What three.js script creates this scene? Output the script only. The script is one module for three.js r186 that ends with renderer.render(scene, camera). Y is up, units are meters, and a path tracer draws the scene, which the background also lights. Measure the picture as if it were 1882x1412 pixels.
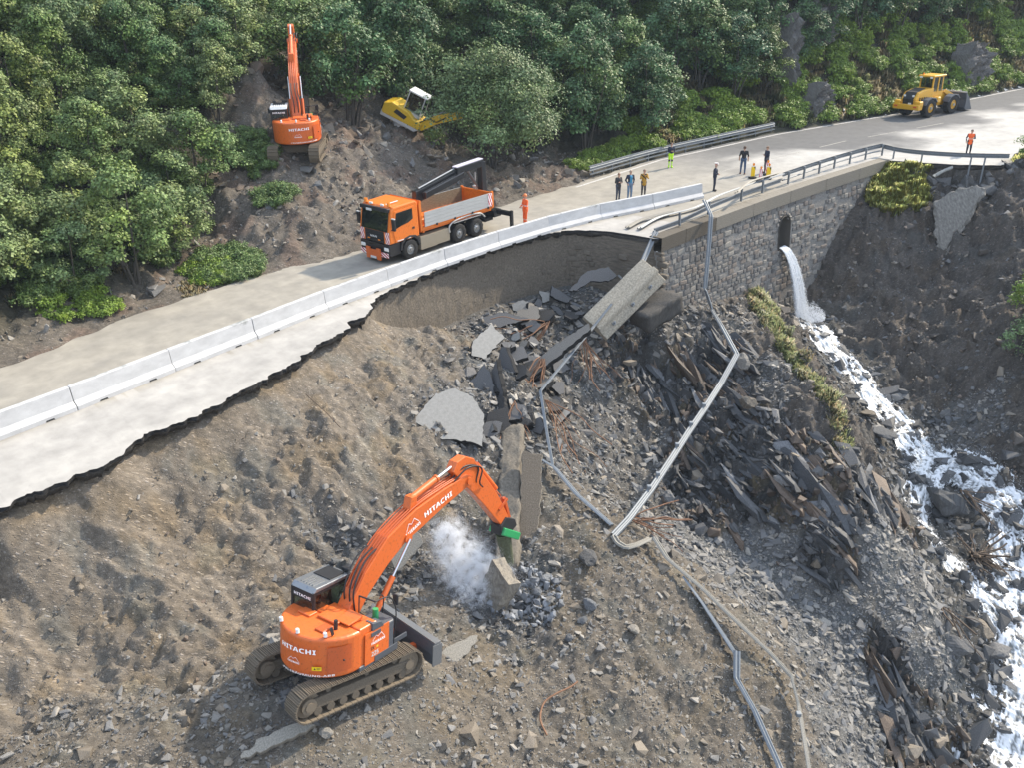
import * as THREE from 'three';
import { mergeGeometries, mergeVertices } from 'three/addons/utils/BufferGeometryUtils.js';
import { RoundedBoxGeometry } from 'three/addons/geometries/RoundedBoxGeometry.js';
import { ConvexGeometry } from 'three/addons/geometries/ConvexGeometry.js';
import { MarchingCubes } from 'three/addons/objects/MarchingCubes.js';
import { createNoise2D, createNoise3D } from 'simplex-noise';

// ---------------------------------------------------------------- camera, sky, sun, exposure
const scene = new THREE.Scene();
const camera = new THREE.PerspectiveCamera(47.62, 1882 / 1412, 0.5, 600);
camera.position.set(0, 14.46, 0);
camera.rotation.set(-24 * Math.PI / 180, 0, 0);

const SUN = new THREE.Vector3(0.62, 0.64, -0.45).normalize();
{ // hazy alpine summer sky: pale blue overhead, whiter towards the horizon and round the sun
  const W = 256, H = 128, data = new Float32Array(W * H * 4), d = new THREE.Vector3();
  for (let j = 0; j < H; j++) for (let i = 0; i < W; i++) {
    const th = (j + 0.5) / H * Math.PI - Math.PI / 2, ph = ((i + 0.5) / W - 0.5) * 2 * Math.PI;
    d.set(Math.cos(th) * Math.cos(ph), Math.sin(th), Math.cos(th) * Math.sin(ph));
    const up = Math.max(d.y, 0), k = Math.pow(1 - up, 2.2), c = Math.max(d.dot(SUN), 0);
    const glow = 0.9 * Math.pow(c, 6) + 0.35 * Math.pow(c, 2);
    const o = (j * W + i) * 4, below = d.y < 0 ? 0.45 : 1;
    data[o] = 0.9 * (0.62 + 0.32 * k + glow) * below; data[o + 1] = 0.9 * (0.78 + 0.23 * k + glow * 0.96) * below;
    data[o + 2] = 0.9 * (1.06 + 0.04 * k + glow * 0.88) * below; data[o + 3] = 1;
  }
  const t = new THREE.DataTexture(data, W, H, THREE.RGBAFormat, THREE.FloatType);
  t.mapping = THREE.EquirectangularReflectionMapping; t.magFilter = THREE.LinearFilter; t.needsUpdate = true;
  scene.background = t; scene.environment = t;
}
const sun = new THREE.DirectionalLight(0xfff0d8, 4.5);
sun.position.copy(SUN).multiplyScalar(140).add(new THREE.Vector3(0, 0, -45));
sun.target.position.set(0, 0, -45);
sun.castShadow = true; sun.shadow.radius = 4; sun.shadow.mapSize.set(4096, 4096);
Object.assign(sun.shadow.camera, { left: -80, right: 80, top: 80, bottom: -80, near: 1, far: 320 });
scene.add(sun, sun.target);
const renderer = new THREE.WebGLRenderer({ antialias: true });
renderer.toneMapping = THREE.LinearToneMapping;
renderer.toneMappingExposure = 1.5;
renderer.shadowMap.enabled = true;
// ---------------------------------------------------------------- helpers
function rng(seed) { let s = seed | 0; return () => { s = (s + 0x6d2b79f5) | 0; let t = Math.imul(s ^ (s >>> 15), 1 | s); t = (t + Math.imul(t ^ (t >>> 7), 61 | t)) ^ t; return ((t ^ (t >>> 14)) >>> 0) / 4294967296; }; }
const n2 = createNoise2D(rng(11)), n3 = createNoise3D(rng(12));
const clamp = THREE.MathUtils.clamp, lerp = THREE.MathUtils.lerp, smooth = THREE.MathUtils.smoothstep, rad = THREE.MathUtils.degToRad;
const V = (x, y, z) => new THREE.Vector3(x, y, z);
function fbm2(x, y, oct = 4) { let a = 1, f = 1, s = 0, t = 0; for (let i = 0; i < oct; i++) { s += a * n2(x * f + i * 17.3, y * f - i * 9.1); t += a; a *= 0.5; f *= 2.03; } return s / t; }
function fbm3(x, y, z, oct = 4) { let a = 1, f = 1, s = 0, t = 0; for (let i = 0; i < oct; i++) { s += a * n3(x * f + i * 17.3, y * f - i * 9.1, z * f + i * 5.7); t += a; a *= 0.5; f *= 2.03; } return s / t; }
function ridge2(x, y, oct = 4) { let a = 1, f = 1, s = 0, t = 0; for (let i = 0; i < oct; i++) { s += a * (1 - Math.abs(n2(x * f + i * 7.7, y * f + i * 3.3))); t += a; a *= 0.5; f *= 2.1; } return s / t; }
const taken = {};
function numbered(name) { const k = taken[name] = (taken[name] ?? -1) + 1; return k ? name + '_' + String(k).padStart(3, '0') : name; }
function tag(o, label, category, group, kind) { o.userData = { label, category }; if (group) o.userData.group = group; o.userData.kind = kind || 'thing'; return o; }
function clean(g) {
  const h = g.index ? g.toNonIndexed() : g;
  for (const k of Object.keys(h.attributes)) if (!['position', 'normal', 'uv', 'color'].includes(k)) h.deleteAttribute(k);
  if (!h.attributes.normal) h.computeVertexNormals();
  if (!h.attributes.uv) h.setAttribute('uv', new THREE.BufferAttribute(new Float32Array(h.attributes.position.count * 2), 2));
  h.clearGroups(); h.morphAttributes = {};
  return h;
}
function join(list) {
  const flat = list.flat(9).map(clean), col = flat.every((g) => g.attributes.color);
  if (!col) flat.forEach((g) => g.deleteAttribute('color'));
  return flat.length === 1 ? flat[0] : mergeGeometries(flat);
}
function mesh(name, geos, mat, parent = scene) {
  const m = new THREE.Mesh(Array.isArray(geos) ? join(geos) : geos, mat);
  m.name = parent === scene ? numbered(name) : name; m.castShadow = m.receiveShadow = true; parent.add(m); return m;
}
function thing(name, label, category, pos = [0, 0, 0], yaw = 0, group) {
  const g = new THREE.Group(); g.name = numbered(name); g.position.set(...pos); g.rotation.y = yaw; scene.add(g); tag(g, label, category, group); return g;
}
function copyOf(o, label) { const c = o.clone(); c.name = numbered(o.name.replace(/_\d{3}$/, '')); c.userData = { ...o.userData }; if (label) c.userData.label = label; scene.add(c); return c; }
const at = (g, x = 0, y = 0, z = 0, rx = 0, ry = 0, rz = 0) => { g.applyMatrix4(new THREE.Matrix4().compose(V(x, y, z), new THREE.Quaternion().setFromEuler(new THREE.Euler(rx, ry, rz)), V(1, 1, 1))); return g; };
const box = (w, h, d, x, y, z, rx, ry, rz) => at(new THREE.BoxGeometry(w, h, d), x, y, z, rx, ry, rz);
const rbox = (w, h, d, r, x, y, z, rx, ry, rz) => at(new RoundedBoxGeometry(w, h, d, 2, r), x, y, z, rx, ry, rz);
const cyl = (r0, r1, h, x, y, z, rx, ry, rz, seg = 20) => at(new THREE.CylinderGeometry(r0, r1, h, seg), x, y, z, rx, ry, rz);
const cylZ = (r, h, x, y, z, seg = 24) => cyl(r, r, h, x, y, z, Math.PI / 2, 0, 0, seg);
const ball = (r, x, y, z, sx = 1, sy = 1, sz = 1) => { const g = new THREE.SphereGeometry(r, 14, 10); g.scale(sx, sy, sz); return at(g, x, y, z); };
function prism(pts, width, z = 0, bevel = 0.02) { // side-view outline (x forward, y up) with a width across z
  const s = new THREE.Shape(pts.map((p) => new THREE.Vector2(p[0], p[1])));
  const g = new THREE.ExtrudeGeometry(s, { depth: width - 2 * bevel, bevelEnabled: bevel > 0, bevelThickness: bevel, bevelSize: bevel, bevelOffset: -bevel, bevelSegments: 2, curveSegments: 8 });
  g.translate(0, 0, z - width / 2 + bevel); return g;
}
function orient(g, a, b) { // g lies along +y with its middle at the origin
  const d = b.clone().sub(a), m = new THREE.Matrix4().compose(a.clone().add(b).multiplyScalar(0.5), new THREE.Quaternion().setFromUnitVectors(V(0, 1, 0), d.normalize()), V(1, 1, 1));
  g.applyMatrix4(m); return g;
}
const rod = (a, b, r, r2 = r, seg = 12) => orient(new THREE.CylinderGeometry(r2, r, a.distanceTo(b), seg), a, b);
const beam = (a, b, w, d) => orient(new THREE.BoxGeometry(w, a.distanceTo(b), d), a, b);
function tube(pts, r, seg = 24, rs = 7) { return new THREE.TubeGeometry(new THREE.CatmullRomCurve3(pts.map((p) => p.isVector3 ? p : V(...p))), seg, r, rs, false); }
function disp(g, amp, freq, seed = 0, oct = 3) { // roughen a closed shape
  const h = mergeVertices(g.deleteAttribute('normal') && g.deleteAttribute('uv') ? g : g, 1e-4), p = h.attributes.position;
  h.computeVertexNormals(); const n = h.attributes.normal;
  for (let i = 0; i < p.count; i++) { const k = amp * fbm3(p.getX(i) * freq + seed, p.getY(i) * freq, p.getZ(i) * freq, oct); p.setXYZ(i, p.getX(i) + n.getX(i) * k, p.getY(i) + n.getY(i) * k, p.getZ(i) + n.getZ(i) * k); }
  h.computeVertexNormals(); return h;
}
const flat = (g) => { const h = g.index ? g.toNonIndexed() : g; h.computeVertexNormals(); return h; };
function stripUV(g) { g.deleteAttribute('uv'); g.deleteAttribute('normal'); return g; }

// road frame: s runs along the road (uphill), n across it (positive towards the valley)
const RC = 0.6816, RS = 0.7317;
const roadY = (x, z) => 0.05 * (RC * x - RS * z);
const SN = (s, n, dy = 0) => { const x = RC * s + RS * n, z = -RS * s + RC * n; return V(x, 0.05 * s + dy, z); };
function along(list, s) { if (s <= list[0][0]) return list[0][1]; for (let i = 1; i < list.length; i++) if (s <= list[i][0]) { const [a, b] = [list[i - 1], list[i]]; return lerp(a[1], b[1], (s - a[0]) / (b[0] - a[0])); } return list[list.length - 1][1]; }

// ---------------------------------------------------------------- textures and materials
function dataTex(size, fn, srgb = true, repeat = 1) {
  const d = new Uint8Array(size * size * 4);
  for (let j = 0; j < size; j++) for (let i = 0; i < size; i++) { const c = fn(i / size, j / size), o = (j * size + i) * 4; d[o] = clamp(c[0], 0, 1) * 255; d[o + 1] = clamp(c[1], 0, 1) * 255; d[o + 2] = clamp(c[2], 0, 1) * 255; d[o + 3] = 255; }
  const t = new THREE.DataTexture(d, size, size); t.wrapS = t.wrapT = THREE.RepeatWrapping; t.magFilter = THREE.LinearFilter; t.minFilter = THREE.LinearMipmapLinearFilter; t.generateMipmaps = true;
  if (srgb) t.colorSpace = THREE.SRGBColorSpace; t.repeat.set(repeat, repeat); t.needsUpdate = true; return t;
}
// gradient noise that tiles over the unit square, f cells wide
const hashGrad = (i, j, s) => { let h = Math.imul(i, 374761393) ^ Math.imul(j, 668265263) ^ Math.imul(Math.floor(s * 10) + 7, 1274126177); h = Math.imul(h ^ (h >>> 13), 1274126177); h ^= h >>> 16; return (h >>> 0) / 4294967296 * 6.2831853; };
function tn(u, v, f, seed = 0) {
  f = Math.max(1, Math.round(f)); const x = u * f, y = v * f, i = Math.floor(x), j = Math.floor(y), a = x - i, b = y - j, sa = a * a * a * (a * (a * 6 - 15) + 10), sb = b * b * b * (b * (b * 6 - 15) + 10);
  const d = (p, q) => { const t = hashGrad((i + p) % f, (j + q) % f, seed); return Math.cos(t) * (a - p) + Math.sin(t) * (b - q); };
  return 1.5 * lerp(lerp(d(0, 0), d(1, 0), sa), lerp(d(0, 1), d(1, 1), sa), sb);
}
const tfb = (u, v, f, seed = 0, oct = 4) => { let s = 0, a = 1, t = 0; for (let i = 0; i < oct; i++) { s += a * tn(u, v, f, seed + i * 13.1); t += a; a *= 0.6; f *= 2; } return s / t; };
const grainMap = dataTex(512, (u, v) => { const a = 0.80 + 0.26 * tfb(u, v, 24, 3, 5) + 0.14 * tn(u, v, 260, 8); return [a, a * 0.985, a * 0.97]; });
const grainBump = dataTex(512, (u, v) => { const a = 0.5 + 0.42 * tfb(u, v, 20, 5, 5) + 0.12 * tn(u, v, 220, 2); return [a, a, a]; }, false);
const hash01 = (i, j, s) => hashGrad(i, j, s) / 6.2831853;
function pebbles(u, v, f, seed) { // nearest of the scattered stones in a tiling grid: [distance in cells, random number of that stone]
  const x = u * f, y = v * f, i = Math.floor(x), j = Math.floor(y); let best = 9, id = 0;
  for (let a = -1; a <= 1; a++) for (let b = -1; b <= 1; b++) { const p = (i + a + f) % f, q = (j + b + f) % f, dx = i + a + 0.5 + 0.7 * (hash01(p, q, seed) - 0.5) - x, dy = j + b + 0.5 + 0.7 * (hash01(p, q, seed + 1) - 0.5) - y, k = hash01(p, q, seed + 2), an = k * 40, ex = dx * Math.cos(an) + dy * Math.sin(an), ey = -dx * Math.sin(an) + dy * Math.cos(an), d = Math.max(Math.abs(ex) * 0.8, Math.abs(ey) * 1.3, Math.hypot(ex, ey) * 0.95); if (d < best) { best = d; id = hash01(p, q, seed + 3); } }
  return [best, id];
}
const pebbleField = (u, v) => { const [d1, k1] = pebbles(u, v, 38, 5), [d2, k2] = pebbles(u, v, 96, 15); const r1 = k1 < 0.3 ? 0.2 + 0.9 * k1 : 0, r2 = k2 < 0.62 ? 0.2 + 0.35 * k2 : 0; return [d1 < r1 ? k1 / 0.3 : -1, d1 < r1 ? 1 - d1 / r1 : 0, d2 < r2 ? k2 / 0.62 : -1, d2 < r2 ? 1 - d2 / r2 : 0]; };
const earthMap = dataTex(1024, (u, v) => { const [a, , b] = pebbleField(u, v); let t = 0.66 + 0.2 * tfb(u, v, 20, 3, 4) + 0.1 * tn(u, v, 300, 8), w = 0; if (b >= 0) { t *= 0.86 + 0.42 * b; w = (b * 7 % 1) * 0.1 - 0.04; } if (a >= 0) { t = (0.6 + 0.3 * a); w = (a * 5 % 1) * 0.1 - 0.03; } return [t, t * (0.985 + w * 0.3), t * (0.965 + w)]; });
const earthBump = dataTex(1024, (u, v) => { const [, a, , b] = pebbleField(u, v); const t = 0.3 + 0.2 * tfb(u, v, 20, 3, 5) + 0.22 * Math.sqrt(b) + 0.4 * Math.sqrt(a); return [t, t, t]; }, false);
const dustMap = dataTex(512, (u, v) => { const a = 0.90 + 0.10 * tfb(u, v, 7, 31, 5) + 0.05 * tn(u, v, 240, 4); const p = tn(u, v, 70, 9) > 0.86 ? 0.82 : 1; return [a * p, a * p * 0.995, a * p * 0.985]; });
const concMap = dataTex(512, (u, v) => { const a = 0.88 + 0.12 * tfb(u, v, 8, 21, 5) + 0.05 * tn(u, v, 200, 6); return [a, a, a * 0.985]; });
const paintMap = dataTex(512, (u, v) => { const d = clamp(tfb(u, v, 9, 41, 5) * 1.6 - 0.25, 0, 1); const a = 0.96 + 0.04 * tn(u, v, 90, 7); const s = tn(u, v, 150, 17) > 0.62 ? 0.82 : 1; return [a * (1 - 0.34 * d) * s, a * (1 - 0.28 * d) * s, a * (1 - 0.16 * d) * s]; });
const roughMap = dataTex(256, (u, v) => { const a = 0.75 + 0.3 * tfb(u, v, 9, 51, 4); return [a, a, a]; }, false);
const lin = (r, g, b) => new THREE.Color().setRGB(r, g, b);
const std = (o) => new THREE.MeshStandardMaterial({ roughness: 0.9, ...o });
const paint = (r, g, b, o = {}) => new THREE.MeshPhysicalMaterial({ color: lin(r, g, b), roughness: 0.6, roughnessMap: roughMap, map: paintMap, clearcoat: 0.25, clearcoatRoughness: 0.3, ...o });
const M = {
  orange: paint(0.70, 0.14, 0.02), orangeDeep: paint(0.56, 0.10, 0.016), truckOrange: paint(0.80, 0.19, 0.012), yellow: paint(0.74, 0.47, 0.02), loaderYellow: paint(0.76, 0.40, 0.02), green: paint(0.03, 0.33, 0.11, { roughness: 0.55 }),
  grey: paint(0.085, 0.095, 0.11, { clearcoat: 0 }), pale: paint(0.55, 0.55, 0.53, { clearcoat: 0 }), white: paint(0.75, 0.75, 0.74), black: std({ color: lin(0.018, 0.018, 0.02), roughness: 0.55, map: paintMap }),
  crane: paint(0.02, 0.021, 0.024, { roughness: 0.3 }), rubber: std({ color: lin(0.026, 0.026, 0.026), roughness: 0.85, map: grainMap, bumpMap: grainBump, bumpScale: 0.004 }),
  track: std({ color: lin(0.30, 0.25, 0.185), roughness: 0.85, metalness: 0.1, map: grainMap, bumpMap: grainBump, bumpScale: 0.006 }),
  trackDirt: std({ color: lin(0.20, 0.17, 0.13), roughness: 0.95, map: grainMap, bumpMap: grainBump, bumpScale: 0.012 }),
  steel: std({ color: lin(0.34, 0.35, 0.36), roughness: 0.42, metalness: 0.8, map: paintMap }), chrome: std({ color: lin(0.78, 0.78, 0.78), roughness: 0.16, metalness: 1 }),
  galv: std({ color: lin(0.27, 0.295, 0.33), roughness: 0.58, metalness: 0.35, map: concMap }), galvDirty: std({ color: lin(0.40, 0.395, 0.36), roughness: 0.7, metalness: 0.2, map: grainMap }),
  alu: std({ color: lin(0.62, 0.63, 0.64), roughness: 0.42, metalness: 0.35, map: concMap }), hub: std({ color: lin(0.5, 0.5, 0.5), roughness: 0.5, metalness: 0.4, map: grainMap }),
  glass: new THREE.MeshPhysicalMaterial({ color: lin(0.55, 0.62, 0.6), roughness: 0.04, transmission: 1, thickness: 0, ior: 1.5 }),
  darkIn: std({ color: lin(0.03, 0.03, 0.032), roughness: 0.8 }),
  concrete: std({ color: lin(0.47, 0.475, 0.465), map: concMap, bumpMap: grainBump, bumpScale: 0.004 }), concreteOld: std({ color: lin(0.34, 0.315, 0.265), map: grainMap, bumpMap: grainBump, bumpScale: 0.01 }),
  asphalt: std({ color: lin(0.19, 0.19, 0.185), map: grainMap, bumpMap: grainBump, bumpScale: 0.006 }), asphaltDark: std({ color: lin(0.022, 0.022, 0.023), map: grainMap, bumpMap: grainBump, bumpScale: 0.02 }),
  root: std({ color: lin(0.36, 0.20, 0.12), map: grainMap }), wood: std({ color: lin(0.2, 0.15, 0.11), map: grainMap, bumpMap: grainBump, bumpScale: 0.01 }),
  lampOrange: new THREE.MeshPhysicalMaterial({ color: lin(0.85, 0.25, 0.02), roughness: 0.2, clearcoat: 0.6 }),
  lens: new THREE.MeshPhysicalMaterial({ color: lin(0.8, 0.8, 0.78), roughness: 0.12, clearcoat: 1 }),
};
function canvasTex(w, h, draw) { const c = document.createElement('canvas'); c.width = w; c.height = h; const g = c.getContext('2d'); draw(g, w, h); const t = new THREE.CanvasTexture(c); t.colorSpace = THREE.SRGBColorSpace; return t; }
const decal = (tex, o = {}) => new THREE.MeshStandardMaterial({ map: tex, transparent: true, roughness: 0.5, ...o });
const LOW = [[-13.8,-4.5,-17.2,'m'],[-12.2,-4.5,-18.7,'m'],[-10.3,-4.6,-19.6,'m'],[-8.1,-4.6,-20.4,'m'],[-4.8,-5.0,-19.3,'m'],[-3.0,-5.0,-21.6,'m'],[-8.1,-5.0,-17.6,'m'],[-4.6,-5.4,-18.0,'m'],[-6.6,-4.6,-21.8,'d'],[-14.9,-4.3,-19.4,'s'],[-13.1,-4.4,-20.6,'s'],[-10.9,-4.4,-21.4,'s'],[-9.3,-4.6,-22.6,'s'],[-8.0,-4.6,-25.0,'s'],[-6.5,-4.8,-26.7,'d'],[-4.6,-5.2,-27.6,'d'],[-15.7,-2.4,-21.7,'s'],[-13.7,-2.3,-23.0,'s'],[-11.9,-2.2,-25.0,'s'],[-9.8,-2.0,-27.5,'s'],[-7.2,-2.1,-29.7,'s'],[-4.2,-2.9,-31.1,'s'],[-14.0,-0.8,-24.2,'s'],[-12.3,-0.7,-26.8,'s'],[-10.1,-0.5,-29.4,'s'],[-7.6,-0.4,-32.6,'s'],[-5.8,-0.6,-35.4,'s'],[-1.3,-1.6,-46.3,'d'],[-4.5,-0.9,-41.7,'s'],[1.9,-1.7,-49.0,'d'],[6.9,-1.6,-50.3,'d'],[3.2,-3.1,-44.3,'d'],[0.2,-2.7,-38.9,'d'],[0.2,-4.0,-35.7,'d'],[-2.2,-2.9,-34.6,'d'],[-0.3,-5.3,-31.7,'m'],[1.3,-5.0,-31.2,'m'],[-0.1,-6.4,-28.2,'d'],[-1.8,-6.7,-29.3,'d'],[-0.2,-6.6,-26.2,'d'],[-2.8,-5.8,-25.2,'m'],[-0.2,-7.2,-23.4,'m'],[-2.4,-5.9,-20.8,'m'],[-2.3,-6.8,-19.3,'m'],[1.0,-8.4,-20.7,'m'],[4.7,-6.0,-30.3,'m'],[2.9,-6.7,-27.2,'m'],[4.1,-8.0,-24.3,'m'],[6.0,-9.6,-23.3,'m'],[7.9,-7.9,-28.4,'m'],[10.3,-10.0,-26.1,'m'],[10.2,-11.5,-23.5,'m'],[14.1,-11.0,-32.8,'g'],[12.1,-10.2,-35.1,'g'],[9.1,-9.4,-33.9,'g'],[17.0,-13.0,-29.7,'r'],[17.6,-15.2,-27.5,'r'],[13.3,-13.2,-25.4,'g'],[14.7,-12.4,-29.7,'g'],[20.2,-6.0,-56.7,'w'],[21.4,-7.5,-50.7,'w'],[22.8,-9.0,-46.8,'w'],[23.7,-10.3,-43.8,'w'],[22.0,-11.5,-39.9,'w'],[26.2,-11.5,-38.9,'w'],[25.2,-13.0,-35.4,'w'],[23.5,-14.0,-32.6,'w'],[21.6,-16.0,-28.6,'w'],[16.0,-3.4,-53.8,'b'],[15.8,-3.9,-46.3,'b'],[16.8,-5.0,-41.3,'b'],[16.7,-7.2,-36.2,'r'],[17.2,-8.8,-34.0,'g'],[18.1,-11.8,-30.7,'g'],[11.0,-5.4,-45.1,'r'],[11.7,-6.6,-40.7,'r'],[4.5,-6.2,-39.9,'d'],[3.0,-5.0,-40.0,'d'],[8.7,-8.8,-38.8,'r'],[6.8,-7.9,-39.5,'d'],[13.1,-7.7,-37.0,'r'],[8.0,-5.0,-45.7,'r'],[14.3,-9.0,-34.2,'r'],[14.3,-4.3,-44.0,'d'],[10.9,-9.0,-37.6,'r'],[8.4,-2.9,-46.3,'d'],[11.7,-2.7,-49.2,'d'],[24.8,1.6,-64.4,'b'],[22.7,-1.2,-61.8,'b'],[21.7,-4.2,-59.7,'b'],[25.5,-0.6,-61.0,'b'],[30.1,1.9,-63.9,'b'],[28.6,-3.0,-58.3,'b'],[25.0,-6.0,-53.5,'b'],[34.0,2.1,-63.9,'b'],[31.3,-2.4,-56.3,'b'],[27.4,-7.4,-49.6,'b'],[33.4,0.3,-57.4,'b'],[30.3,-3.6,-49.1,'b'],[28.6,-8.0,-43.4,'b'],[26.8,-9.1,-45.5,'d'],[39.2,3.3,-68.5,'b'],];
const HIGH = [[-16.6,5.2,-51.6],[-13.1,5.7,-53.2],[-13.9,3.3,-47.7],[-11.0,3.1,-48.5],[-9.8,1.9,-47.8],[-16.9,2.2,-47.2],[-9.8,5.0,-55.0],[-8.6,5.7,-58.7],[-5.7,3.7,-57.5],[-1.5,3.4,-61.1],[3.1,3.1,-63.4],[-7.6,6.0,-62.6],[-11.5,6.2,-59.3],[-15.6,8.6,-59.3],[-16.1,10.2,-58.0],[-3.4,4.6,-69.3],];
// ---------------------------------------------------------------- outlines of the road in (s, n)
const INNER = [[-10, -36.5], [9.7, -37.7], [12.8, -38.3], [16.2, -39.1], [21.8, -39.6], [28.35, -38.6], [33.8, -38.6], [39.7, -38.9], [48, -38.6], [58, -38.8], [72.2, -36.4], [87.9, -31.8], [97.7, -29.7], [110.3, -27], [135, -22]];
const BREAK = [[-10, -25.6], [2, -26.4], [5.9, -26.7], [6.9, -26.8], [7.9, -26.73], [8.9, -26.74], [9.95, -26.87], [10.3, -27.3], [11, -27.8], [11.5, -27.6], [12.9, -27.55], [13.8, -27.7], [15.2, -28.1], [16.6, -28.4], [17.8, -28.65], [19, -29.1], [20.1, -29.6], [21.6, -30.0], [21.9, -30.5], [23.1, -30.55], [24.3, -31.6], [24.8, -32], [26, -32.3], [27.5, -32.46], [30.5, -32.8], [32.7, -33], [34.9, -32.95], [37.6, -32.5], [39, -31.9], [39.8, -30.9], [40.3, -29.6], [40.5, -28.2], [40.62, -26.7], [41.1, -26.6]];
const COPING = [[40.6, -26.62], [45.5, -26.45], [52.1, -26.1], [57.9, -25.6], [65, -24.8], [67.2, -24.5]];
const RIGHTEDGE = [[67.2, -24.5], [67.6, -22.6], [68.4, -19.9], [69.8, -17.4], [72.5, -17.6], [77.7, -18.1], [90, -16.5], [110, -12], [135, -7]];
const outer = (s) => s < 41.1 ? along(BREAK, s) : s < 67.2 ? along(COPING, s) : along(RIGHTEDGE, s);

function rbf(P) { // smooth surface through scattered heights: linear radial basis with a plane
  const N = P.length, m = N + 3, A = []; 
  for (let i = 0; i < m; i++) { A.push(new Float64Array(m + 1)); }
  for (let i = 0; i < N; i++) { for (let j = 0; j < N; j++) A[i][j] = Math.hypot(P[i][0] - P[j][0], P[i][2] - P[j][2]); A[i][N] = A[N][i] = 1; A[i][N + 1] = A[N + 1][i] = P[i][0]; A[i][N + 2] = A[N + 2][i] = P[i][2]; A[i][m] = P[i][1]; }
  for (let c = 0; c < m; c++) {
    let b = c; for (let r = c + 1; r < m; r++) if (Math.abs(A[r][c]) > Math.abs(A[b][c])) b = r;
    [A[c], A[b]] = [A[b], A[c]];
    for (let r = c + 1; r < m; r++) { const k = A[r][c] / A[c][c]; if (k) for (let q = c; q <= m; q++) A[r][q] -= k * A[c][q]; }
  }
  const w = new Float64Array(m);
  for (let r = m - 1; r >= 0; r--) { let s = A[r][m]; for (let q = r + 1; q < m; q++) s -= A[r][q] * w[q]; w[r] = s / A[r][r]; }
  return (x, z) => { let s = w[N] + w[N + 1] * x + w[N + 2] * z; for (let i = 0; i < N; i++) { const a = x - P[i][0], b = z - P[i][2]; s += w[i] * Math.sqrt(a * a + b * b); } return s; };
}
const snOf = (x, z) => [RC * x - RS * z, RS * x + RC * z];

// ---------------------------------------------------------------- slope below the road
const lowCtl = LOW.map((c) => c.slice());
for (let s = -6; s < 25; s += 1.3) { const n = outer(s); for (const [dn, dy, t] of [[0.35, -1.25, 's'], [-0.25, -0.55, 's'], [-3, -0.7, 's']]) { const p = SN(s, n + dn, dy); lowCtl.push([p.x, p.y, p.z, t]); } }
for (let s = 27; s < 41; s += 2.2) { const p = SN(s, outer(s) - 1, -3.3); lowCtl.push([p.x, p.y, p.z, 'd']); }
for (const [s, n, y] of [[44, -29, -2.6], [50, -28, -3], [56, -28, -4], [61, -27, -3]]) { const p = SN(s, n); lowCtl.push([p.x, y, p.z, 'd']); }
for (let s = 67.5; s < 90; s += 2.5) { const p = SN(s, outer(s) + 0.2, -0.3), q = SN(s, outer(s) - 3, -0.6); lowCtl.push([p.x, p.y, p.z, 'b'], [q.x, q.y, q.z, 'b']); }
lowCtl.push([-22, -3.2, -12, 'm'], [-10, -5.5, -12, 'm'], [2, -9.5, -13, 'm'], [12, -13.5, -15, 'm'], [22, -18, -18, 'w'], [32, -16, -24, 'w'], [40, -9, -36, 'b'], [46, -4, -46, 'b'], [48, 1, -56, 'b'], [44, 3.5, -62, 'b']);
const lowBase = rbf(lowCtl);
const KIND = { // base colour, size of lumps, stones per square metre
  s: { c: [0.345, 0.302, 0.25], st: 12, q: 0.04 }, m: { c: [0.265, 0.235, 0.195], st: 46, q: 0.055 }, d: { c: [0.215, 0.207, 0.196], st: 80, q: 0.08 }, r: { c: [0.11, 0.107, 0.105], st: 30, q: 0.075 },
  g: { c: [0.24, 0.24, 0.235], st: 130, q: 0.085 }, b: { c: [0.18, 0.16, 0.142], st: 26, q: 0.055 }, w: { c: [0.15, 0.143, 0.13], st: 26, q: 0.12 },
};
const kinds = Object.keys(KIND), kx = Float64Array.from(lowCtl, (c) => c[0]), kz = Float64Array.from(lowCtl, (c) => c[2]), kt = lowCtl.map((c) => kinds.indexOf(c[3]));
function weights(x, z, out) { // how much of each kind of ground lies here
  x += 0.9 * n2(x * 0.5, z * 0.5); z += 0.9 * n2(x * 0.5 + 40, z * 0.5);
  out.fill(0); let t = 0;
  for (let i = 0; i < kx.length; i++) { const a = x - kx[i], b = z - kz[i], d = a * a + b * b + 0.05, w = 1 / (d * d * d); out[kt[i]] += w; t += w; }
  for (let i = 0; i < out.length; i++) out[i] /= t;
  return out;
}
const S = 0, MD = 1, DB = 2, RK = 3, GR = 4, BK = 5, WT = 6, W7 = new Float64Array(7);
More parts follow.
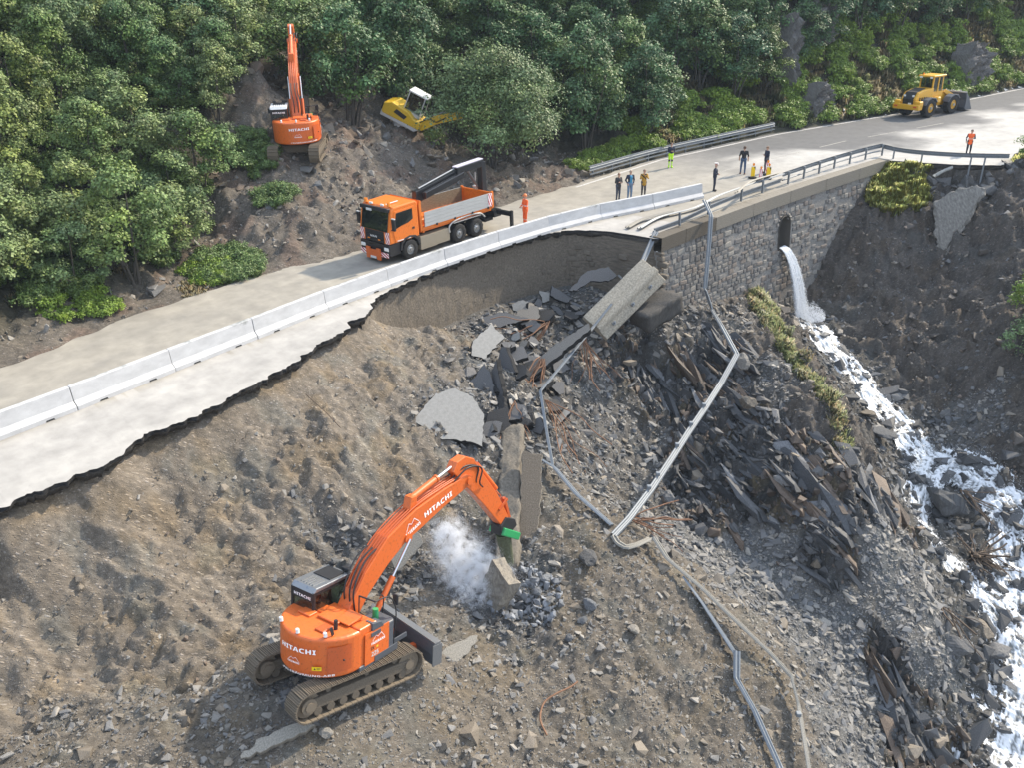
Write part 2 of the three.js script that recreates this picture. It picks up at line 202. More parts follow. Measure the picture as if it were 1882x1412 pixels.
function relief(x, z, w) { // lumps, gullies and strata, in metres
  const [s, n] = snOf(x, z);
  const edge = smooth(n - outer(s), 0.0, 1.6);
  const gully = ridge2(s * 0.42 + 0.3 * n2(n * 0.3, s * 0.2), n * 0.12, 3) - 0.62, rough = fbm2(x * 0.55, z * 0.55, 5), fine = fbm2(x * 2.4 + 9, z * 2.4, 3), knob = Math.abs(fbm2(x * 1.1 + 70, z * 1.1, 3));
  const crag = ridge2(x * 0.8 + 11, z * 0.8, 4) - 0.62, e0 = lowBase(x, z), led = (u) => { const f = u - Math.floor(u); return f < 0.75 ? f / 0.75 : (1 - f) * 4; }, ledge = led(e0 * 0.9 + 0.9 * rough + 0.5 * n2(x * 0.3, z * 0.3)) - 0.5;
  const butt = fbm2(s * 0.2 + 2, n * 0.12 + 40, 3);
  const crumb = ridge2(x * 1.9 + 5, z * 1.9 + 0.8 * e0, 3) - 0.6;
  const rill = ridge2(s * 1.25 + 0.35 * n2(n * 0.7, s * 0.3), n * 0.17, 4) - 0.6;
  let h = w[S] * (butt * 0.55 + rill * 0.26 + rough * 0.06 + crag * 0.05 + crumb * 0.2 + ledge * 0.3 + fine * 0.12);
  h += w[MD] * (rough * 0.3 + fine * 0.12 + crumb * 0.16) + w[DB] * (rough * 0.5 + fine * 0.16 + crag * 0.4) + w[GR] * (rough * 0.3 + fine * 0.06);
  if (w[RK] > 0.01) { const a = x - 0.38 * z, st = ridge2(a * 0.62 + 0.25 * n2(x * 0.3, z * 0.3), (x * 0.38 + z) * 0.13, 5) - 0.6; h += w[RK] * (st * 1.3 + rough * 0.8 + 0.4 * crag + 0.3 * ledge); }
  h += w[BK] * (rill * 0.4 + rough * 0.8 + fine * 0.08 + crag * 0.35 + gully * 0.5 + ledge * 0.3) + w[WT] * (rough * 0.45 + fine * 0.15);
  return h * lerp(0.15, 1, edge);
}
const exYard = { x: -5.4, z: -20.7 };
function lowY(x, z, w) {
  w = w || weights(x, z, new Float64Array(7));
  let y = lowBase(x, z), h = relief(x, z, w);
  const d = Math.hypot(x - exYard.x, z - exYard.z); h *= lerp(0.12, 1, smooth(d, 2.4, 4.2));
  y += h;
  { const ax = x + 13.2, az = z + 17.6, u = ax * 0.86 - az * 0.5, v = ax * 0.5 + az * 0.86; if (u > -6 && u < 7.5) for (const o of [-0.9, 1.5]) { const k = Math.exp(-(((v - o + 0.25 * n2(u * 0.3, o)) / 0.34) ** 2)); y += k * (-0.2 + 0.045 * Math.sin(u * 30)); } } // crawler ruts on the ramp
  const [s, n] = snOf(x, z); if (s > 66.8 && n < outer(s) + 0.25) return 0.05 * s - 0.36 - 0.3 * smooth(n - outer(s), 0, 0.25); if (n < outer(s) - 0.1 && n > along(INNER, s)) y = Math.min(y, 0.05 * s - 0.32);
  return y;
}
function axis(list) { const out = []; for (let i = 0; i < list.length - 1; i++) { const [a, da] = list[i], [b] = list[i + 1]; for (let v = a; v < b - 1e-6; v += da) out.push(v); } out.push(list[list.length - 1][0]); return out; }
function sheet(xs, zs, fn, keep) { // fn(x, z) -> {p:[x,y,z], c:[r,g,b]}
  const nx = xs.length, nz = zs.length, id = new Int32Array(nx * nz).fill(-1), pos = [], col = [], uv = [], idx = [];
  for (let j = 0; j < nz; j++) for (let i = 0; i < nx; i++) { if (!keep(xs[i], zs[j])) continue; const r = fn(xs[i], zs[j]); id[j * nx + i] = pos.length / 3; pos.push(...r.p); col.push(...r.c); uv.push(r.p[0] * 0.27 + 0.05 * r.p[2], (r.p[2] - 0.75 * r.p[1]) * 0.27); }
  for (let j = 0; j < nz - 1; j++) for (let i = 0; i < nx - 1; i++) { const a = id[j * nx + i], b = id[j * nx + i + 1], c = id[(j + 1) * nx + i], d = id[(j + 1) * nx + i + 1]; if (a < 0 || b < 0 || c < 0 || d < 0) continue; idx.push(a, c, b, b, c, d); }
  const g = new THREE.BufferGeometry(); g.setAttribute('position', new THREE.Float32BufferAttribute(pos, 3)); g.setAttribute('color', new THREE.Float32BufferAttribute(col, 3)); g.setAttribute('uv', new THREE.Float32BufferAttribute(uv, 2)); g.setIndex(idx); g.computeVertexNormals(); return g;
}
const earth = std({ vertexColors: true, map: earthMap, bumpMap: earthBump, bumpScale: 0.06, roughness: 0.96 });
const seenLow = (x, z) => { const [s, n] = snOf(x, z); if (s > 84) return false; const o = outer(s); return n > o - (s < 25 ? 0.9 : s < 42 ? 1.6 : 2.4) && x < 12 - z * 0.72 && x > -16 + z * 0.66; };
{
  const xs = axis([[-40, 0.4], [-26, 0.14], [-8, 0.115], [20, 0.14], [46, 0.3], [64]]), zs = axis([[-72, 0.17], [-45, 0.13], [-30, 0.095], [-12, 0.3], [-6]]);
  const g = sheet(xs, zs, (x, z) => {
    const w = weights(x, z, W7), y = lowY(x, z, w), hard = w[RK] + 0.6 * w[BK] + 0.5 * w[S] + 0.5 * w[DB];
    const c = [0, 0, 0]; for (let k = 0; k < 7; k++) for (let q = 0; q < 3; q++) c[q] += w[k] * KIND[kinds[k]].c[q];
    const [cs, cn] = snOf(x, z), run = fbm2(cs * 1.1 + 0.4 * n2(cn, cs), cn * 0.22, 4), big = fbm2(x * 0.22 + 5, z * 0.22, 4), mid = fbm2(x * 1.3, z * 1.3 + 3, 4), sp = n2(x * 5, z * 5), tone = 1 + 0.2 * big + 0.15 * mid + 0.1 * sp + 0.24 * run * (w[S] + w[BK]);
    for (let q = 0; q < 3; q++) c[q] *= clamp(tone, 0.45, 1.7);
    const warm = smooth(fbm2(x * 0.35 + 31, z * 0.35 - 12, 3), 0.08, 0.45); // ochre and grey beds in the soil
    c[0] *= 1 + warm * (0.08 * w[S] + 0.05 * w[MD] + 0.6 * w[RK] + 0.08 * w[BK]); c[2] *= 1 - warm * (0.14 * w[S] + 0.1 * w[MD] + 0.2 * w[RK] + 0.1 * w[BK]); c[1] *= 1 + warm * 0.3 * w[RK];
    const cool = smooth(fbm2(x * 0.4 - 60, z * 0.4 + 22, 3), 0.12, 0.5); c[0] *= 1 - 0.07 * cool; c[2] *= 1 + 0.05 * cool;
    const k = 0.22 * hard; // ledges push sideways
    return { p: [x + k * fbm3(x * 0.9, y * 0.9, z * 0.9, 3), y, z + k * fbm3(x * 0.9 + 50, y * 0.9, z * 0.9, 3)], c };
  }, seenLow);
  const m = mesh('debris_slope', g, earth); tag(m, 'eroded earth and rock slope falling away below the broken road', 'slope', null, 'structure');
}

// ---------------------------------------------------------------- hillside above the road
const highCtl = HIGH.map((c) => c.slice());
for (let s = -8; s < 130; s += 3) { const n = along(INNER, s), a = SN(s, n - 0.35, -0.02), b = SN(s, n + 2.5, -0.5); highCtl.push([a.x, a.y, a.z], [b.x, b.y, b.z]); }
highCtl.push([-26, 5.5, -42], [-20.5, 5.2, -46], [-32, 8.5, -38], [-30, 14, -55], [-17, 4.6, -49.5], [-22, 11, -62], [-40, 20, -50], [-24, 1.7, -33.5], [-38, 6, -30], [-18.5, 1.9, -42.5], [-15, 13, -72], [-6, 10, -74], [3, 6, -73], [8, 11, -80], [0, 30, -100], [18, 13.5, -88], [27, 14, -90], [25, 34, -110], [45, 20, -104], [60, 26, -118], [70, 18, -112], [90, 30, -125], [-30, 32, -85], [-60, 34, -60], [36, 14, -95]);
const highBase = rbf(highCtl);
function highY(x, z) { const [s, n] = snOf(x, z), e = smooth(along(INNER, s) - n, 0.2, 2.2); return highBase(x, z) + e * (0.6 * fbm2(x * 0.4 + 3, z * 0.4, 4) + 0.4 * (ridge2(x * 0.7, z * 0.7 + 8, 4) - 0.6) + 0.07 * n2(x * 3.1, z * 3.1)) + (1 - e) * 0.05 * n2(x * 2.2, z * 2.2); }
{
  const xs = axis([[-62, 0.6], [-32, 0.17], [8, 0.3], [45, 0.6], [105]]), zs = axis([[-135, 0.8], [-96, 0.35], [-66, 0.16], [-30, 0.3], [-16]]);
  const g = sheet(xs, zs, (x, z) => {
    const y = highY(x, z), [s, n] = snOf(x, z), pile = (1 - smooth(-z, 60, 74)) * smooth(x, -19, -15) * (1 - smooth(x, 3, 8)), verge = 1 - smooth(along(INNER, s) - n, 0.5, 4);
    const t = 1 + 0.3 * fbm2(x * 0.3, z * 0.3, 4) + 0.3 * fbm2(x * 1.6, z * 1.6, 3), a = clamp(pile + verge * (1 - smooth(s, 44, 58)), 0, 1);
    const red = smooth(fbm2(x * 0.3 + 77, z * 0.3, 3), 0.05, 0.4);
    const c = [lerp(0.085, 0.27 + 0.03 * red, a) * t, lerp(0.085, 0.24 - 0.01 * red, a) * t, lerp(0.055, 0.205 - 0.02 * red, a) * t];
    return { p: [x + 0.12 * fbm3(x, y, z, 2), y, z + 0.12 * fbm3(x + 40, y, z, 2)], c };
  }, (x, z) => { const [s, n] = snOf(x, z); return n < along(INNER, s) + 0.35 && x < 22 - z * 0.72 && x > -20 + z * 0.66; });
  const m = mesh('hillside', g, earth); tag(m, 'wooded hillside and torn debris fan above the road', 'hillside', null, 'structure');
}
// ---------------------------------------------------------------- loose stones over the slope
function rockGeo(seed, fx = 1, fy = 0.6, fz = 0.85, detail = 1) { // an angular, slightly flattened stone
  const r = rng(seed), g = mergeVertices(stripUV(new THREE.IcosahedronGeometry(0.5, detail)), 1e-4), p = g.attributes.position, cuts = Array.from({ length: 7 }, () => [V(r() - 0.5, r() - 0.5, r() - 0.5).normalize(), 0.26 + 0.2 * r()]), v = V(0, 0, 0);
  for (let i = 0; i < p.count; i++) { v.fromBufferAttribute(p, i); v.multiplyScalar(1 + 0.22 * n3(v.x * 2 + seed, v.y * 2, v.z * 2)); for (const [n, d] of cuts) { const k = v.dot(n) - d; if (k > 0) v.addScaledVector(n, -k); } p.setXYZ(i, v.x * fx, v.y * fy, v.z * fz); }
  return flat(g);
}
function addUV(g, k = 1) { const p = g.attributes.position, uv = new Float32Array(p.count * 2); for (let i = 0; i < p.count; i++) { uv[i * 2] = (p.getX(i) + 0.4 * p.getY(i)) * k; uv[i * 2 + 1] = (p.getZ(i) + 0.6 * p.getY(i)) * k; } g.setAttribute('uv', new THREE.BufferAttribute(uv, 2)); return g; }
function chipGeo(seed, fx, fy, fz, n = 13) { const r = rng(seed), pts = []; for (let i = 0; i < n; i++) { const v = V(r() * 2 - 1, r() * 2 - 1, r() * 2 - 1); const m = Math.max(Math.abs(v.x), Math.abs(v.y), Math.abs(v.z)); v.multiplyScalar((0.36 + 0.14 * r()) / m); pts.push(V(v.x * fx, v.y * fy, v.z * fz)); } return flat(new ConvexGeometry(pts)); }
const rockGeos = [addUV(chipGeo(5, 1, 0.62, 0.85)), addUV(chipGeo(6, 1.2, 0.36, 0.8)), addUV(chipGeo(7, 1.35, 0.26, 0.75)), addUV(chipGeo(8, 0.95, 0.75, 0.85, 16)), addUV(chipGeo(18, 1.1, 0.45, 0.7, 11)), addUV(chipGeo(19, 1.0, 0.3, 0.95, 12))];
const shardGeos = [addUV(chipGeo(9, 1.9, 0.28, 0.7)), addUV(chipGeo(10, 2.4, 0.35, 0.55))];
const stoneMat = std({ map: grainMap, bumpMap: grainBump, bumpScale: 0.02, roughness: 0.62 });
const tones = [[0.25, 0.255, 0.26], [0.18, 0.195, 0.215], [0.34, 0.335, 0.32], [0.31, 0.275, 0.225], [0.44, 0.42, 0.38], [0.13, 0.137, 0.145], [0.28, 0.22, 0.175]];
function normalAt(fn, x, z, e = 0.25) { return V(fn(x - e, z) - fn(x + e, z), 2 * e, fn(x, z - e) - fn(x, z + e)).normalize(); }
function scatter(name, label, geos, spots) {
  const per = geos.map(() => []); spots.forEach((s, i) => per[s.g ?? i % geos.length].push(s));
  const holder = new THREE.Group(); holder.name = numbered(name); tag(holder, label, 'rubble', null, 'stuff'); scene.add(holder);
  per.forEach((list, k) => {
    if (!list.length) return; const im = new THREE.InstancedMesh(geos[k], stoneMat, list.length), c = new THREE.Color(); im.name = name + '_stones'; im.castShadow = im.receiveShadow = true;
    list.forEach((s, i) => { im.setMatrixAt(i, s.m); im.setColorAt(i, c.setRGB(...s.c)); }); holder.add(im);
  });
}
{
  const r = rng(2024), spots = [], shards = [], q = new THREE.Quaternion(), q2 = new THREE.Quaternion(), w = new Float64Array(7), TONE = { s: [3, 4, 2, 6, 0], m: [3, 4, 2, 2, 0], d: [0, 1, 2, 4, 3, 5], r: [5, 1, 0, 6, 5], g: [0, 2, 1, 2, 4, 0], b: [5, 0, 3, 6], w: [5, 0, 1, 2] };
  const nominal = 290000;
  for (let i = 0; i < nominal; i++) {
    const z = -8.5 - 58 * Math.pow(r(), 1.25), x = (r() * 2 - 1) * (3 - z * 0.66), a = r(), b = r(), c = r(), d = r(), e = r(), f = r();
    if (!seenLow(x, z)) continue; const [sr, nr] = snOf(x, z); if (nr < outer(sr) + 0.3) continue;
    weights(x, z, w); let dens = 0, lim = 0; for (let k = 0; k < 7; k++) { dens += w[k] * KIND[kinds[k]].st; lim += w[k] * KIND[kinds[k]].q; }
    const patch = 0.55 + 0.9 * smooth(fbm2(x * 0.5 + 3, z * 0.5, 3), -0.35, 0.45);
    if (a > dens * patch / 82) continue;
    let kk = 0; for (let k = 1; k < 7; k++) if (w[k] > w[kk]) kk = k; const kind = kinds[kk];
    const size = lim * Math.min(0.62 * Math.pow(1 - b * 0.985, -0.52), 9) * (0.8 + 0.35 * smooth(-z, 20, 60)), y = lowY(x, z, w);
    const n = normalAt(lowBase, x, z), isShard = kind === 'r' && c < 0.5;
    q.setFromUnitVectors(V(0, 1, 0), n.lerp(V(0, 1, 0), 0.35).normalize()); q2.setFromEuler(new THREE.Euler((d - 0.5) * 0.9, isShard ? -0.35 + (e - 0.5) * 0.6 + Math.PI / 2 : e * 6.28, (f - 0.5) * 0.9)); q.multiply(q2);
    const t = TONE[kind][Math.floor(c * 97 * TONE[kind].length) % TONE[kind].length], k = (0.78 + 0.5 * f) * (kind === 'r' || kind === 'w' ? 0.8 : 1);
    (isShard ? shards : spots).push({ m: new THREE.Matrix4().compose(V(x, y + size * 0.12, z), q.clone(), V(size * 1.5, size * 1.5, size * 1.5)), c: tones[t].map((v) => v * k), ...(kind === 'g' || kind === 'd' ? { g: [1, 2, 5, 4][i % 4] } : {}) });
  }
  // clods and half-buried blocks in the earth banks
  for (let i = 0; i < 9000; i++) {
    const z = -12 - 54 * Math.pow(r(), 1.1), x = (r() * 2 - 1) * (3 - z * 0.66), b = r(), c = r(), d = r(), e = r(), f = r(); if (!seenLow(x, z)) continue; const [sr, nr] = snOf(x, z); if (nr < outer(sr) + 0.35) continue; if (Math.hypot(x - exYard.x, z - exYard.z) < 3) continue;
    weights(x, z, w); const p = w[S] * 0.5 + w[BK] * 0.7 + w[MD] * 0.2 + w[DB] * 0.4 + w[RK] * 0.5; if (c > p * (0.4 + 0.9 * smooth(fbm2(x * 0.4 + 13, z * 0.4, 3), -0.3, 0.4))) continue;
    const size = w[S] > 0.5 ? 0.09 + 0.2 * Math.pow(b, 4) : 0.14 + 0.5 * Math.pow(b, 5), k = 0.75 + 0.4 * f, soil = w[BK] > 0.5 ? [0.15, 0.13, 0.112] : w[DB] > 0.5 ? [0.17, 0.165, 0.16] : [0.34, 0.295, 0.235];
    spots.push({ m: new THREE.Matrix4().compose(V(x, lowY(x, z, w) - size * 0.06, z), new THREE.Quaternion().setFromEuler(new THREE.Euler(d * 1.2 - 0.6, e * 6.28, f * 1.2 - 0.6)), V(size * 1.5, size * 1.2, size * 1.4)), c: soil.map((v) => v * k), g: i % 2 ? 0 : 3 });
  }
  // standing slate plates of the rock rib
  for (let i = 0; i < 24000; i++) {
    const x = 4 + 16 * r(), z = -52 + 26 * r(), b = r(), c = r(), d = r(), e = r(), f = r(); weights(x, z, w); if (w[RK] < 0.35 + 0.3 * c || e > 0.28) continue;
    const n = normalAt(lowBase, x, z), t = V(0.36, 0, 0.93).addScaledVector(n, -n.dot(V(0.36, 0, 0.93))).normalize(), y3 = n.clone().cross(t), m = new THREE.Matrix4().makeBasis(t, y3, n.clone()), L = 0.25 + 0.75 * b * b, rust = fbm2(x * 0.35 + 31, z * 0.35 - 12, 3) > 0.0 && f < 0.65, k = 0.6 + 0.7 * d;
    m.multiply(new THREE.Matrix4().makeRotationFromEuler(new THREE.Euler((c - 0.5) * 1.5, (d - 0.5) * 0.9, (f - 0.5) * 1.3))); m.scale(V(L * (0.5 + 0.5 * f), L * (0.5 + 0.5 * c), L * 0.8)).setPosition(x, lowY(x, z, w) + 0.02, z);
    spots.push({ m, c: (rust ? [0.16, 0.122, 0.094] : f > 0.8 ? [0.21, 0.212, 0.215] : [0.11, 0.114, 0.12]).map((v) => v * k), g: [0, 1, 4, 3, 5][i % 5] });
  }
  for (let i = 0; i < 1500; i++) { // thick leaves of slate still in place on the rib
    const x = 5 + 14 * r(), z = -51 + 24 * r(), b = r(), c = r(), d = r(), f = r(); weights(x, z, w); if (w[RK] < 0.55 || c > 0.4) continue;
    const n = normalAt(lowBase, x, z), dn = V(0.4, 0, 0.92), t = dn.addScaledVector(n, -n.dot(dn)).normalize(), m = new THREE.Matrix4().makeBasis(t, n.clone().cross(t), n.clone()), L = 0.8 + 1.1 * b; m.multiply(new THREE.Matrix4().makeRotationFromEuler(new THREE.Euler((c - 0.2) * 1.1, (d - 0.5) * 0.35, (f - 0.5) * 0.3))); m.scale(V(L, L * (0.7 + 0.5 * d), L * 0.75)).setPosition(x, lowY(x, z, w) - 0.05, z);
    const rust = fbm2(x * 0.35 + 31, z * 0.35 - 12, 3) > 0.0 && f < 0.6, k = 0.7 + 0.6 * d; shards.push({ m, c: (rust ? [0.165, 0.122, 0.09] : d > 0.75 ? [0.2, 0.21, 0.225] : [0.1, 0.107, 0.118]).map((v) => v * k), g: i % 2 });
  }
  for (let i = 0; i < 260; i++) { // broken rock under the washed-out shoulder
    const p = SN(67.0 + 5.5 * r(), -25 + 8.5 * r()), [s2, q2] = snOf(p.x, p.z), below = q2 - outer(s2), b = r(), f = r(); if (below < 0.3 || below > 4.5) continue; const size = 0.25 + 0.9 * b * b, k = 0.7 + 0.6 * f;
    spots.push({ m: new THREE.Matrix4().compose(V(p.x, lowY(p.x, p.z) + 0.05, p.z), new THREE.Quaternion().setFromEuler(new THREE.Euler(f * 6, b * 6, r() * 6)), V(size * 1.5, size * 1.4, size * 1.4)), c: [0.15, 0.152, 0.155].map((v) => v * k), g: [0, 1, 3, 4][i % 4] });
  }
  scatter('rubble', 'loose broken stones strewn over the eroded slope', rockGeos, spots);
  scatter('slate_shards', 'long slate splinters on the dark rock rib', shardGeos, shards);
  const hs = []; // debris fan above the road
  for (let i = 0; i < 15000; i++) {
    const x = -24 + 34 * r(), z = -34 - 34 * r(), a = r(), b = r(), c = r(), e = r(), [s, n] = snOf(x, z), off = along(INNER, s) - n; if (off < 0.1 || s > 57) continue;
    const pile = (x > -17.5 && off < 24) || off < 2.2; if (!pile || a > (0.35 + 0.6 * smooth(fbm2(x * 0.5, z * 0.5 + 50, 3), -0.3, 0.4)) * (off < 1.2 ? 0.4 : 1)) continue;
    const size = 0.085 * Math.min(0.7 * Math.pow(1 - b * 0.985, -0.55), 8), t = [0, 3, 2, 3, 6, 4][Math.floor(c * 6)];
    hs.push({ m: new THREE.Matrix4().compose(V(x, highY(x, z) + size * 0.15, z), new THREE.Quaternion().setFromEuler(new THREE.Euler(e * 6, c * 6, b * 6)), V(size * 1.6, size * 1.6, size * 1.6)), c: tones[t].map((v) => v * (0.75 + 0.4 * e)) });
  }
  scatter('fan_rubble', 'loose stones on the debris fan above the road', rockGeos, hs);
}
// ---------------------------------------------------------------- road deck
const HILLRAIL = [[50.1, -39.2], [58, -38.95], [65.5, -37.9], [72.8, -36.8]];
{
  const ss = []; for (let s = -10; s < 134; s += s < 44 ? 0.1 : s > 66.5 && s < 71 ? 0.08 : 0.4) ss.push(s);
  const NT = 16, pos = [], col = [], uv = [], idx = [], skirt = [], skirtIdx = [], baseIdx = [], skirtUv = [];
  const lip = (s) => outer(s) + (s < 41 ? 0.2 * fbm2(s * 1.3, 4, 4) + 0.1 * Math.round(1.6 * n2(s * 1.3, 7)) / 1.6 + 0.045 * fbm2(s * 5, 1, 3) : s > 67.2 ? 0.12 * n2(s * 1.5, 8) : -0.02);
  for (const s of ss) {
    const a = along(INNER, s) - 0.15 + 0.25 * n2(s * 0.4, 3), b = lip(s);
    for (let k = 0; k <= NT; k++) {
      const n = lerp(a, b, k / NT), p = SN(s, n, 0), fromBarrier = n - (s < 50 ? along([[7.5, -31.2], [26, -32.6], [38, -32.4], [46, -30.4], [50, -29.4]], s) : -29);
      const wash = fbm2(s * 0.12, n * 0.5, 4), fl = fbm2(s * 0.5 + 9, n * 0.9, 3), far = smooth(s, 52, 66);
      // silt lies over grey asphalt; beyond the wall it is washed and driven off along the hill side
      let silt = clamp(0.86 + 0.22 * wash + 0.14 * fl, 0, 1);
      const hillLane = 1 - smooth((n - a) / (b - a) + 0.16 * n2(s * 0.1, 5) + 0.1 * wash, 0.3, 0.62);
      silt = lerp(silt, clamp(1 - hillLane * 1.15 + 0.35 * wash, 0.02, 1), far);
      const shoulder = s < 44 && fromBarrier > 0 ? 1 : 0;
      const dust = shoulder ? [0.50, 0.48, 0.45] : [0.40 + 0.12 * far, 0.372 + 0.135 * far, 0.32 + 0.165 * far], grey = [0.135, 0.136, 0.14], t = 1 + 0.07 * fl;
      pos.push(p.x, p.y, p.z); col.push(...[0, 1, 2].map((q) => lerp(grey[q], dust[q], silt) * t)); uv.push(s * 0.2, n * 0.2);
    }
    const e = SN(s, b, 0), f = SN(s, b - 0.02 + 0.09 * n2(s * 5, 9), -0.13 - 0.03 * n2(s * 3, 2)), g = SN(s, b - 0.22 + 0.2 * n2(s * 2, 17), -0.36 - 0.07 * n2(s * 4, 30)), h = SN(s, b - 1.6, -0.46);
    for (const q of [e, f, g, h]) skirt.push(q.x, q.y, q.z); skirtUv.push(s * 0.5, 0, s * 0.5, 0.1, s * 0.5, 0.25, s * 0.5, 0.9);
  }
  for (let i = 0; i < ss.length - 1; i++) {
    for (let k = 0; k < NT; k++) { const a = i * (NT + 1) + k, b = a + 1, c = a + NT + 1, d = c + 1; idx.push(a, b, c, b, d, c); }
    for (let k = 0; k < 3; k++) { const a = i * 4 + k, b = a + 1, c = a + 4, d = c + 1; (k ? baseIdx : skirtIdx).push(a, b, c, b, d, c); }
  }
  const g = new THREE.BufferGeometry(); g.setAttribute('position', new THREE.Float32BufferAttribute(pos, 3)); g.setAttribute('color', new THREE.Float32BufferAttribute(col, 3)); g.setAttribute('uv', new THREE.Float32BufferAttribute(uv, 2)); g.setIndex(idx); g.computeVertexNormals();
  const road = mesh('road', g, std({ vertexColors: true, map: dustMap, bumpMap: grainBump, bumpScale: 0.006, roughness: 0.93 }));
  tag(road, 'silt covered mountain road with its valley side torn away', 'road', null, 'structure');
  const k = new THREE.BufferGeometry(); k.setAttribute('position', new THREE.Float32BufferAttribute(skirt, 3)); k.setAttribute('uv', new THREE.Float32BufferAttribute(skirtUv, 2)); k.setIndex(skirtIdx); k.computeVertexNormals();
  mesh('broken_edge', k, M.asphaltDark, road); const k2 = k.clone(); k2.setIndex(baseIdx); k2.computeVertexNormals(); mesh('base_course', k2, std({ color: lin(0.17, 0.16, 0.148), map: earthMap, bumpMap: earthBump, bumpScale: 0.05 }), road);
  // paint
  const line = (list, s0, s1, w, dy) => { const P = []; const I = []; let c = 0; for (let s = s0; s <= s1; s += 0.5) { const n = along(list, s); for (const d of [-w / 2, w / 2]) { const p = SN(s, n + d, dy); P.push(p.x, p.y, p.z); } if (c) I.push(c * 2 - 2, c * 2 - 1, c * 2, c * 2 - 1, c * 2 + 1, c * 2); c++; } const q = new THREE.BufferGeometry(); q.setAttribute('position', new THREE.Float32BufferAttribute(P, 3)); q.setAttribute('uv', new THREE.Float32BufferAttribute(P.flatMap((_, i) => i % 3 === 0 ? [P[i] * 0.3, P[i + 2] * 0.3] : []), 2)); q.setIndex(I); q.computeVertexNormals(); return q; };
  const linePaint = std({ color: lin(0.8, 0.8, 0.79), map: grainMap, roughness: 0.8 }), faded = std({ color: lin(0.5, 0.49, 0.46), map: grainMap, roughness: 0.9 });
  mesh('edge_line', line(INNER.map(([s, n]) => [s, n + 0.42]), 47.5, 130, 0.2, 0.006), linePaint, road);
  const mid = INNER.map(([s, n]) => [s, n + 6.3]);
  for (let s = 51; s < 84; s += 6) mesh('lane_dash', line(mid, s, s + 3.5, 0.14, 0.006), faded, road);
}

